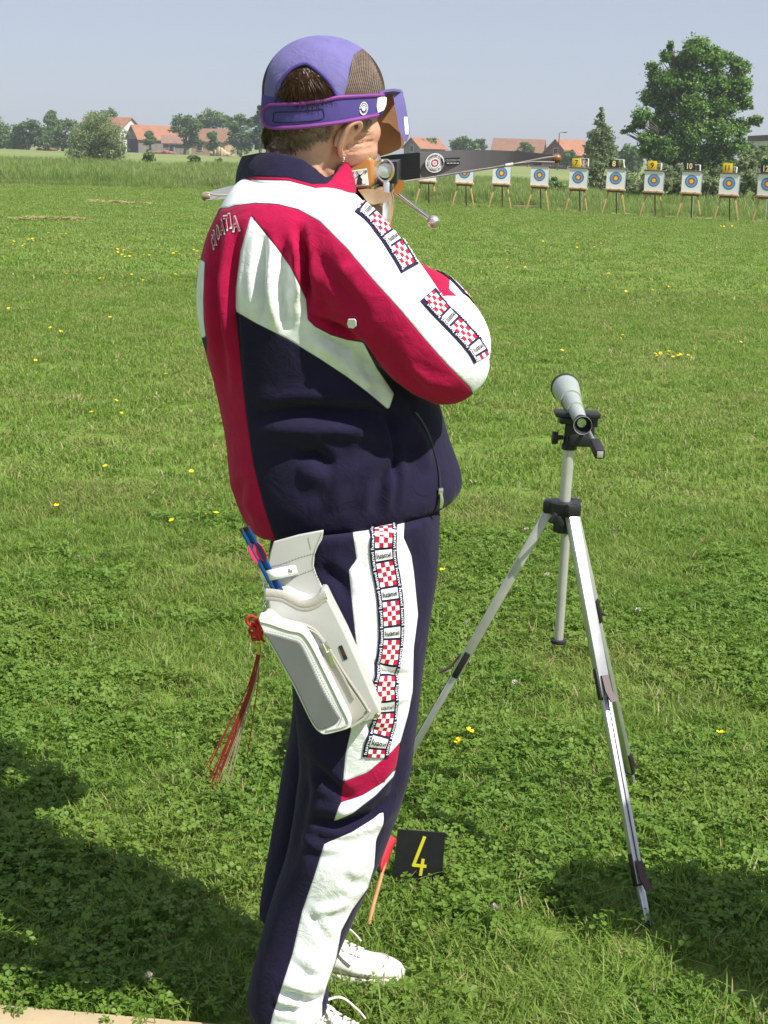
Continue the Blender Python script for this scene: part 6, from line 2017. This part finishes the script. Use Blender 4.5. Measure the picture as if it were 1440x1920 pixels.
# ------------------------------------------------------------------ number board 4, flag on a stick
M['black_board'] = mat("black_painted_board", (0.010, 0.011, 0.013), 0.6, var=.3, scale=40, bump=.2, bscale=200)
M['yellow_paint'] = mat("yellow_paint", (0.72, 0.66, 0.03), 0.6, var=.1, scale=40)
Y4 = ground(786, 1668).y
nb_ = thing("number_board", ground(786, 1668), "small black board with a yellow number 4 low in the grass by the archer's foot", "number board")
MB().prism([at(*p, Y4) for p in [(745.6, 1555.7), (835, 1562), (828.5, 1653), (736.5, 1644)]], (0, .004, 0)).build("board", M['black_board'], nb_)
mb = MB()
def stroke(mb, a, b, w, Y, d=.0012):
    A, B = at(*a, Y - d), at(*b, Y - d)
    t_ = (B - A).normalized(); s_ = t_.cross(Vector((0, 1, 0))).normalized() * w / 2
    mb.prism([A - s_ - t_ * w * .4, A + s_ - t_ * w * .4, B + s_ + t_ * w * .4, B - s_ + t_ * w * .4], (0, .001, 0))
stroke(mb, (795.5, 1571), (775.5, 1622), .0068, Y4); stroke(mb, (776, 1622.5), (797, 1624.5), .0066, Y4, .0014); stroke(mb, (793, 1613), (788.5, 1640), .0066, Y4, .0016)
mb.build("numeral", M['yellow_paint'], nb_)
MB().tube([at(785, 1640, Y4 + .006), at(784, 1672, Y4 + .004), ground(784, 1676) + Vector((0, 0, -.03))], .0022, 8).build("stake", M['dark_rubber'], nb_)
M['flag_red'] = mat("red_flag_cloth", (0.50, 0.018, 0.035), 0.75, var=.12, scale=20, bump=.3, bscale=300)
M['stick'] = mat("orange_wood", (0.42, 0.22, 0.09), 0.65, var=.25, scale=25, bump=.3, bscale=120)
fl_ = thing("flag", ground(681, 1764), "small red flag on a thin wooden stick behind the archer's leg", "flag")
g0 = ground(681, 1764)
t1_, t2_ = at(718, 1632, g0.y + .10), at(733, 1578, g0.y + .14)
MB().tube([g0 + Vector((0, 0, -.02)), g0.lerp(t1_, .5), t1_, t2_], [.0042, .0044, .0040, .0036], 10).build("stick", M['stick'], fl_)
V, F = [], []
n_ = 9
for i in range(n_):
    for j in range(n_):
        u, v = i / (n_ - 1), j / (n_ - 1)
        a = np.array([(1 - v) * 735 + v * 711, (1 - v) * 1562 + v * 1630]); b2 = np.array([(1 - v) * 744 + v * 719, (1 - v) * 1573 + v * 1637])
        a = a + np.array([-24, -6]) * (1 - v)
        p = a + (b2 - a) * u
        V.append(at(p[0], p[1], g0.y + .09 + .045 * (1 - v) + .006 * math.sin(u * 6 + v * 3)))
F = [(i * n_ + j, i * n_ + j + 1, (i + 1) * n_ + j + 1, (i + 1) * n_ + j) for i in range(n_ - 1) for j in range(n_ - 1)]
fo = link("flag_cloth", mesh("flag_cloth", V, F, M['flag_red']), fl_)
m_ = fo.modifiers.new("thickness", 'SOLIDIFY'); m_.thickness = .0015

# ------------------------------------------------------------------ targets
M['pine'] = mat("pine_batten", (0.50, 0.33, 0.14), 0.7, var=.2, scale=10, bump=.2, bscale=80)
M['dark_pine'] = mat("brown_batten", (0.17, 0.10, 0.05), 0.75, var=.25, scale=10)
M['pinkish'] = mat("purplish_batten", (0.20, 0.125, 0.125), 0.8, var=.2)
M['butt'] = mat("blue_grey_foam", (0.16, 0.19, 0.27), 0.9, var=.15, scale=20)
M['paper'] = mat("target_paper", (0.80, 0.80, 0.80), 0.8, var=.02)
M['ring_black'] = mat("ring_blue_black", (0.015, 0.05, 0.12), 0.8, var=.05)
M['ring_blue'] = mat("ring_blue", (0.10, 0.36, 0.66), 0.8, var=.05)
M['ring_red'] = mat("ring_red", (0.50, 0.07, 0.05), 0.8, var=.05)
M['ring_gold'] = mat("ring_gold", (0.80, 0.62, 0.05), 0.8, var=.05)
M['sign_yellow'] = mat("sign_yellow", (0.78, 0.52, 0.015), 0.6, var=.06)
M['sign_numeral'] = mat("pale_yellow_numeral", (0.85, 0.74, 0.28), 0.6, var=.05)
M['ribbon'] = mat("white_ribbon", (0.75, 0.75, 0.70), 0.8, var=.05)
def build_target():
    t = thing("archery_target", (0, 0, 0), "", "target")
    MB().box((0, .10, 1.00), (.53, .16, .55), bevel=.01).build("butt", M['butt'], t, world_space=False)
    pf = MB().box((0, .012, 1.00), (.52, .012, .54)).build("face_paper", M['paper'], t, world_space=False)
    mb = MB()
    rings = [(.168, .150, 0), (.150, .095, 1), (.095, .052, 2), (.052, .0, 3)]
    for k, (r1, r0, mi) in enumerate(rings):
        vs = []
        for i in range(40):
            a = 2 * math.pi * i / 40
            vs += [(r0 * math.cos(a), .0035, 1.02 + r0 * math.sin(a)), (r1 * math.cos(a), .0035, 1.02 + r1 * math.sin(a))]
        mb.add(vs, [(2 * i, 2 * i + 1, (2 * i + 3) % 80, (2 * i + 2) % 80) for i in range(40)], mi)
    mb.build("rings", [M['ring_black'], M['ring_blue'], M['ring_red'], M['ring_gold']], pf, fix=False, world_space=False)
    MB().box((0, .08, 1.29), (.60, .20, .03), bevel=.004).build("top_batten", M['pinkish'], t, world_space=False)
    lg = MB().box((0, .03, .705), (.58, .16, .045), bevel=.004).build("ledge", M['pine'], t, world_space=False)
    MB().box((-.12, -.055, .715), (.03, .02, .05)).box((.12, -.055, .715), (.03, .02, .05)).build("ledge_pegs", M['pine'], lg, world_space=False)
    MB().box((0, .04, .655), (.46, .04, .05)).build("cross_batten", M['dark_pine'], t, world_space=False)
    for s in (-1, 1):
        mb = MB(); seg_box(mb, Vector((s * .175, .06, .69)), Vector((s * .335, -.04, -.01)), .042, .030, Vector((0, -1, 0)), bevel=.004)
        mb.build("leg", M['pine'], t, world_space=False)
    mb = MB(); seg_box(mb, Vector((0, .10, 1.20)), Vector((0, .62, -.01)), .038, .028, Vector((0, -1, 0)), bevel=.004)
    mb.build("rear_leg", M['dark_pine'], t, world_space=False)
    return t
def copy_tree(o, parent=None):
    c = o.copy(); COL.objects.link(c)
    if parent is not None: c.parent = parent
    for ch in list(o.children): copy_tree(ch, c)
    return c
spots = [(799, 386, 3), (868, 389.5, 4), (937, 391.5, 5), (1008, 395, 6), (1080, 400, 7), (1150, 403.5, 8), (1221, 408, 9), (1291, 412, 10), (1361, 415.5, 11), (1433, 419, 12)]
proto_t = build_target()
T_LAB = {3: "leftmost target easel, almost wholly covered by the crossbow limb", 4: "target easel with the upper half of its blue rings cut off by the crossbow limb", 5: "target easel standing whole just under the bowstring with no number sign",
         6: "target easel at the limb tip under a small black 6", 7: "target easel under the yellow 7, left of the birch", 8: "target easel in front of the birch under a black 8", 9: "target easel under the yellow 9, left of the poplar",
         10: "target easel before the poplar under the black 10", 11: "target easel before the poplar under the yellow 11", 12: "target easel cut by the right edge of the picture"}
for i, (px, py, num) in enumerate(spots):
    g = ground(px, py)
    t = proto_t if i == 0 else copy_tree(proto_t)
    t.location = (g.x, g.y, 0)
    t.rotation_euler = (0, 0, -math.atan2(g.x, g.y) - R(7 + (num * 37 % 5)))
    sc_f = 0.985 + 0.03 * ((num * 53 % 7) / 7)
    t.scale = (sc_f, sc_f, sc_f)
    t["label"] = T_LAB.get(num, f"target easel under the {'yellow' if num % 2 else 'black'} sign numbered {num}")
    t["category"] = "target"; t["group"] = "archery targets in a row at the far end of the lawn"
    bpy.context.view_layer.update()
    mw = t.matrix_basis
    if num >= 6:
        yel = num % 2 == 1
        s = thing("number_sign", mw @ Vector((-.08, .05, 1.32)), {6: "small black sign with a pale 6 half behind the crossbow limb tip", 7: "yellow number 7 sign, leftmost of the yellow ones", 8: "black number 8 sign between the yellow 7 and 9", 9: "yellow number 9 sign between the black 8 and 10", 10: "black number 10 sign under the poplar", 11: "yellow number 11 sign, rightmost of the yellow ones", 12: "black number 12 sign at the right edge of the picture"}[num], "number sign", "number signs on top of the targets", rz=t.rotation_euler.z)
        w = .25 if num < 10 else (.26 if yel else .28)
        hh = .24 if yel else .22
        MB().box((0, 0, hh / 2 - .015), (w, .012, hh), bevel=.003).build("plate", M['sign_yellow'] if yel else M['black_board'], s, world_space=False)
        mb = MB()
        flat_text(mb, str(num), (0, -.0078, hh / 2 - .012), (1, 0, 0), (0, 0, 1), .165 if not yel else .15, (0, 0, 0), 0, bold=.015 if yel else .03, squeeze=.95 if num < 10 else .82)
        mb.build("numeral", M['black_print'] if yel else M['sign_numeral'], s, fix=False, world_space=False)
        MB().prism([(w / 2 + .01, 0, -.01), (w / 2 + .05, 0, -.01), (w / 2 + .036, 0, .14), (w / 2 + .022, 0, .14)], (0, .02, 0)).build("peg", M['tip_wood'], s, world_space=False)
    if num >= 7:
        p = {7: (1096, 297), 8: (1162, 299), 9: (1233, 306), 10: (1305, 309), 11: (1374, 313), 12: (1443, 317)}[num]
        g2 = Vector((at(p[0], p[1], g.y + 1.2).x, g.y + 1.2, 0)); zt = at(p[0], p[1], g.y + 1.2).z
        wv_ = thing("wind_ribbon_frame", g2, {7: "white wind ribbons on a frame beside the yellow 7", 8: "white wind ribbons on a frame beside the black 8", 9: "white wind ribbons on a frame right of the yellow 9", 10: "white wind ribbons on a frame right of the black 10", 11: "white wind ribbons on a frame right of the yellow 11, under the tall poplar", 12: "white wind ribbons at the right edge above target 12"}[num], "wind frame", "wind ribbon frames behind the targets")
        mb = MB().tube([(0, 0, 0), (0, 0, zt)], .008, 6)
        mb.tube([(-.12, 0, zt), (.12, 0, zt)], .006, 6); mb.tube([(-.06, 0, zt), (-.06, .0, zt - .25)], .004, 5)
        mb.build("frame", M['alu_dull'], wv_, fix=False, world_space=False)
        for s_ in (-1, 1):
            tw_ = .02 * ((num * 7 + (s_ > 0) * 3) % 5 - 2)
            V, F = [], []
            for k in range(7):
                z = zt - .25 * k / 6
                x = s_ * .115 + tw_ * (k / 6) ** 2
                V += [(x - .02, .01 * math.sin(k), z), (x + .02, .01 * math.cos(k), z)]
            F = [(2 * k, 2 * k + 1, 2 * k + 3, 2 * k + 2) for k in range(6)]
            ro_ = link("ribbon", mesh("ribbon", V, F, M['ribbon']), wv_, world_space=False)
            m_ = ro_.modifiers.new("thickness", 'SOLIDIFY'); m_.thickness = .002
# loose batten on the grass and the pale straw streaks
a, b_ = ground(960, 389), ground(1020, 388)
mb = MB(); seg_box(mb, a + Vector((0, 0, .03)), b_ + Vector((0, 0, .03)), .12, .05, Vector((0, 0, 1)), bevel=.005)
props(mb.build("plank", M['pinkish']), "pale wooden plank lying in the grass between targets 5 and 6", "plank")
def straw(name, label, pts, w, n, seed):
    rng_ = np.random.default_rng(seed); V, F = [], []
    A = catmull(np.array([tuple(ground(*p)) for p in pts]), 60)
    for _ in range(n):
        c = A[rng_.integers(0, 60)] + np.array([rng_.normal(0, w), rng_.normal(0, w * .8), 0])
        d = rng_.uniform(0, 3.14); l_ = rng_.uniform(.05, .16); z = rng_.uniform(.035, .075)
        dx, dy = math.cos(d) * l_ / 2, math.sin(d) * l_ / 2
        nx, ny = -math.sin(d) * .008, math.cos(d) * .008
        o_ = len(V)
        V += [(c[0] - dx, c[1] - dy, z), (c[0] + dx, c[1] + dy, z + rng_.uniform(-.02, .02)), (c[0] + dx + nx, c[1] + dy + ny, z + .01), (c[0] - dx + nx, c[1] - dy + ny, z + .01)]
        F.append((o_, o_ + 1, o_ + 2, o_ + 3))
    me = mesh(name, V, F, M['straw'], smooth=False); attr(me, "tint", rng_.uniform(.3, 1, len(V)))
    props(link(name, me), label, kind="stuff")
straw("straw", "pale streak of cut straw on the lawn, left", [(34, 415), (80, 413), (112, 414), (146, 416)], .09, 520, 1)
straw("straw", "faint straw line further out on the lawn", [(178, 380), (220, 382), (270, 385)], .14, 260, 2)

# ------------------------------------------------------------------ flowers
M['petal'] = mat("buttercup_petal", (0.80, 0.60, 0.01), 0.35, var=.06, scale=300)
M['stem'] = mat("flower_stem", (0.08, 0.14, 0.03), 0.7, var=.2)
M['clover_white'] = mat("clover_floret", (0.66, 0.60, 0.54), 0.8, var=.15, scale=300)
def buttercup_mesh():
    mb = MB()
    mb.tube([(0, 0, 0), (.004, .002, .03), (.003, .0, .055)], .0011, 5, mi=1)
    c = Vector((.003, 0, .056))
    for k in range(5):
        a = k * 1.2566
        d = Vector((math.cos(a), math.sin(a), 0)); s = Vector((-math.sin(a), math.cos(a), 0))
        mb.add([c, c + d * .006 + s * .005 + Vector((0, 0, .002)), c + d * .0115 + s * .0035 + Vector((0, 0, .005)), c + d * .0115 - s * .0035 + Vector((0, 0, .005)), c + d * .006 - s * .005 + Vector((0, 0, .002))], [(0, 1, 2, 3, 4)], 0)
    mb.ball(c + Vector((0, 0, .002)), .003, 8, 6)
    return mb.mesh("buttercup", [M['petal'], M['stem']])
bme = buttercup_mesh()
near_fl = [(106, 946), (331, 971), (392, 965), (404, 962), (241, 1172), (192, 773), (200, 776), (222, 773), (174, 772), (212, 750), (314, 701), (62, 675), (10, 579), (16, 577), (120, 588), (97, 613), (112, 619), (206, 594), (203, 871), (356, 880), (863, 1365), (880, 1379), (1355, 1376), (832, 1068), (1420, 1010),
           (108, 519), (104, 523), (65, 674), (88, 568), (905, 490), (918, 494), (1156, 631), (1170, 628), (1205, 657), (1222, 661), (1240, 664), (1262, 668), (1290, 669), (1316, 671), (1384, 640), (1140, 600), (1050, 655)]
B_LAB = {(241, 1172): "lone yellow buttercup low on the left, nearest on that side", (863, 1365): "yellow buttercup beside the tripod's left leg, upper of two", (880, 1379): "yellow buttercup beside the tripod's left leg, lower of two", (1355, 1376): "yellow buttercup to the right of the tripod", (106, 946): "yellow buttercup alone at the far left, level with the jacket hem",
         (331, 971): "yellow buttercup left of the pair beside the jacket hem", (392, 965): "yellow buttercup next to the jacket hem, left of the pair", (404, 962): "yellow buttercup next to the jacket hem, right of the pair"}
def where_fl(x, y):
    side = "left of the archer" if x < 560 else "right of the archer"
    if y > 850: return f"small yellow buttercup in the near grass {side}"
    if y > 720: return f"small yellow buttercup level with the archer's waist, {side}"
    if y > 560: return f"small yellow buttercup level with the archer's elbow, {side}"
    return f"tiny yellow buttercup in the far lawn {side}"
FL = [(p, B_LAB.get(p, where_fl(*p))) for p in near_fl]
rf_ = np.random.default_rng(21)
for cx, cy, sx, sy, n, lab in [(235, 472, 40, 10, 14, "tiny yellow buttercup in the patch left of the archer's shoulder"), (50, 452, 40, 12, 12, "tiny yellow buttercup in the patch at the far left edge"), (340, 478, 40, 12, 10, "tiny yellow buttercup close beside the archer's back"), (1250, 662, 60, 8, 12, "small yellow buttercup in the row right of the scope"),
                          (960, 492, 60, 10, 10, "tiny yellow buttercup in the patch right of the archer's forearm"), (250, 520, 120, 14, 14, "tiny yellow buttercup scattered left of the archer's upper back"), (1360, 424, 20, 3, 8, "tiny yellow buttercup just in front of target 11"), (1250, 432, 60, 5, 8, "tiny yellow buttercup just in front of targets 9 and 10"),
                          (1180, 540, 140, 25, 14, "tiny yellow buttercup scattered on the lawn between the scope and the targets"), (120, 440, 100, 8, 12, "tiny yellow buttercup near the pale straw streak on the left"), (1100, 460, 120, 12, 12, "tiny yellow buttercup scattered in front of targets 7 and 8")]:
    for _ in range(n):
        FL.append(((cx + rf_.normal(0, sx * .5), cy + rf_.normal(0, sy * .5)), lab))
for (px, py), lab in FL:
    g = ground(px, py, .056)
    o = bpy.data.objects.new("buttercup", bme); COL.objects.link(o)
    far_ = min(2.0, 1.0 + max(0, g.y - 8) * .05)
    o.location = (g.x, g.y, 0.0); o.rotation_euler = (rf_.normal(0, .2) + .25, rf_.normal(0, .2), rf_.uniform(0, 6.28)); o.scale = (far_, far_, 1)
    props(o, lab, "flower", "buttercups in the lawn")
mb = MB()
mb.tube([(0, 0, 0), (.002, 0, .05)], .0011, 5, mi=1)
for _ in range(46):
    d = Vector(rf_.normal(0, 1, 3)).normalized(); d.z = abs(d.z) * .9 - .1
    c = Vector((.002, 0, .052)); s = d.orthogonal() * .0016
    mb.add([c + d * .002 - s, c + d * .002 + s, c + d * .0095 + s * .8, c + d * .0105, c + d * .0095 - s * .8], [(0, 1, 2, 3, 4)], 0)
cme = mb.mesh("clover_flower", [M['clover_white'], M['stem']])
for px, py, lab in [(918, 1700, "white clover head in front of the tripod, nearest one"), (967, 1281, "white clover head between the tripod's left leg and its column"), (873, 1167, "white clover head just right of the trouser leg"), (985, 990, "white clover head just left of the tripod's spider"),
                    (1148, 992, "white clover head just right of the tripod's spider"), (1192, 1143, "white clover head to the right of the tripod's front leg"), (1024, 1078, "white clover head left of the tripod's hanging column"), (267, 1820, "white clover head in the archer's shadow"), (147, 1042, "white clover head in the grass far left of the quiver")]:
    g = ground(px, py, .056)
    o = bpy.data.objects.new("clover_flower", cme); COL.objects.link(o)
    o.location = (g.x, g.y, 0); o.rotation_euler = (rf_.normal(0, .15), rf_.normal(0, .15), rf_.uniform(0, 6)); o.scale = (1, 1, 1.05)
    props(o, lab, "flower", "white clover heads in the lawn")

# ------------------------------------------------------------------ the neighbour whose shadow reaches the tripod
NX, NY = 1.53, 2.34
nbr = thing("person", (NX, NY, 0), "neighbouring archer in dark trousers and a sun hat standing out of frame right", "person")
def body_tube(mb, pts, rad, seg=20, squash=None):
    A = catmull(np.array([tuple(p) + (r,) for p, r in zip(pts, rad)], float), 24)
    mb.tube([Vector(a[:3]) for a in A], list(A[:, 3]), seg, squash=squash, up=(0, 1, 0))
    mb.ball(A[0, :3], A[0, 3] * .98, 14, 10); mb.ball(A[-1, :3], A[-1, 3] * .98, 14, 10)
def np_(x, y, z): return Vector((NX + x, NY + y, z))
mb = MB()
body_tube(mb, [np_(0, 0, .92), np_(0, 0, 1.1), np_(0.01, 0, 1.3), np_(0, 0, 1.42)], [.15, .14, .16, .11])
for s in (-1, 1):
    body_tube(mb, [np_(0, s * .17, 1.40), np_(.02, s * .25, 1.2), np_(.12, s * .24, 1.08), np_(.27, s * .12, 1.18)], [.062, .052, .045, .036])
jn = voxel(mb, .012, 5); jn.materials.append(M['white_cloth'])
link("shirt", jn, nbr)
mb = MB()
for s in (-1, 1):
    body_tube(mb, [np_(0, s * .08, .98), np_(0, s * .10, .6), np_(.0, s * .11, .08)], [.115, .085, .07])
tn = voxel(mb, .012, 5); tn.materials.append(M['navy'])
link("trousers", tn, nbr)
mb = MB()
body_tube(mb, [np_(0, 0, 1.36), np_(0.01, 0, 1.5)], [.06, .055])
mb.ball(np_(.02, 0, 1.60), (.095, .075, .115), 24, 18); mb.ball(np_(.112, 0, 1.585), (.016, .012, .018), 10, 8)
for s in (-1, 1):
    mb.ball(np_(.015, s * .075, 1.59), (.02, .01, .03), 10, 8)
    w_ = np_(.27, s * .12, 1.18)
    mb.tube([w_, w_ + Vector((.05, -s * .04, .02))], [.034, .026], 12); mb.ball(w_ + Vector((.075, -s * .06, .03)), (.042, .03, .018), 12, 8)
    for k in range(4):
        a = w_ + Vector((.09, -s * (.04 + .014 * k), .035)); mb.tube([a, a + Vector((.04, -s * .01, -.005)), a + Vector((.055, -s * .012, -.03))], [.009, .0085, .007], 8)
    a = w_ + Vector((.05, -s * .03, .04)); mb.tube([a, a + Vector((.03, s * .0, .03)), a + Vector((.055, 0, .035))], [.011, .010, .008], 8)
    body_tube(mb, [np_(0, s * .11, .3), np_(0, s * .11, .06)], [.05, .042])
bn_ = voxel(mb, .007, 4); bn_.materials.append(M['skin'])
link("body", bn_, nbr)
MB().lathe(np_(.01, 0, 1.63), (0, 0, 1), [(0, .150), (.006, .152), (.010, .10), (.05, .092), (.09, .08), (.105, .04), (.106, 0)], 32).build("sun_hat", M['strip'], nbr, fix=False)
for s in (-1, 1):
    MB().ball(np_(.05, s * .115, .045), (.13, .05, .05), 18, 12).box(np_(.05, s * .115, .012), (.26, .09, .024), bevel=.01).build("shoe", M['shoe'], nbr, fix=False)
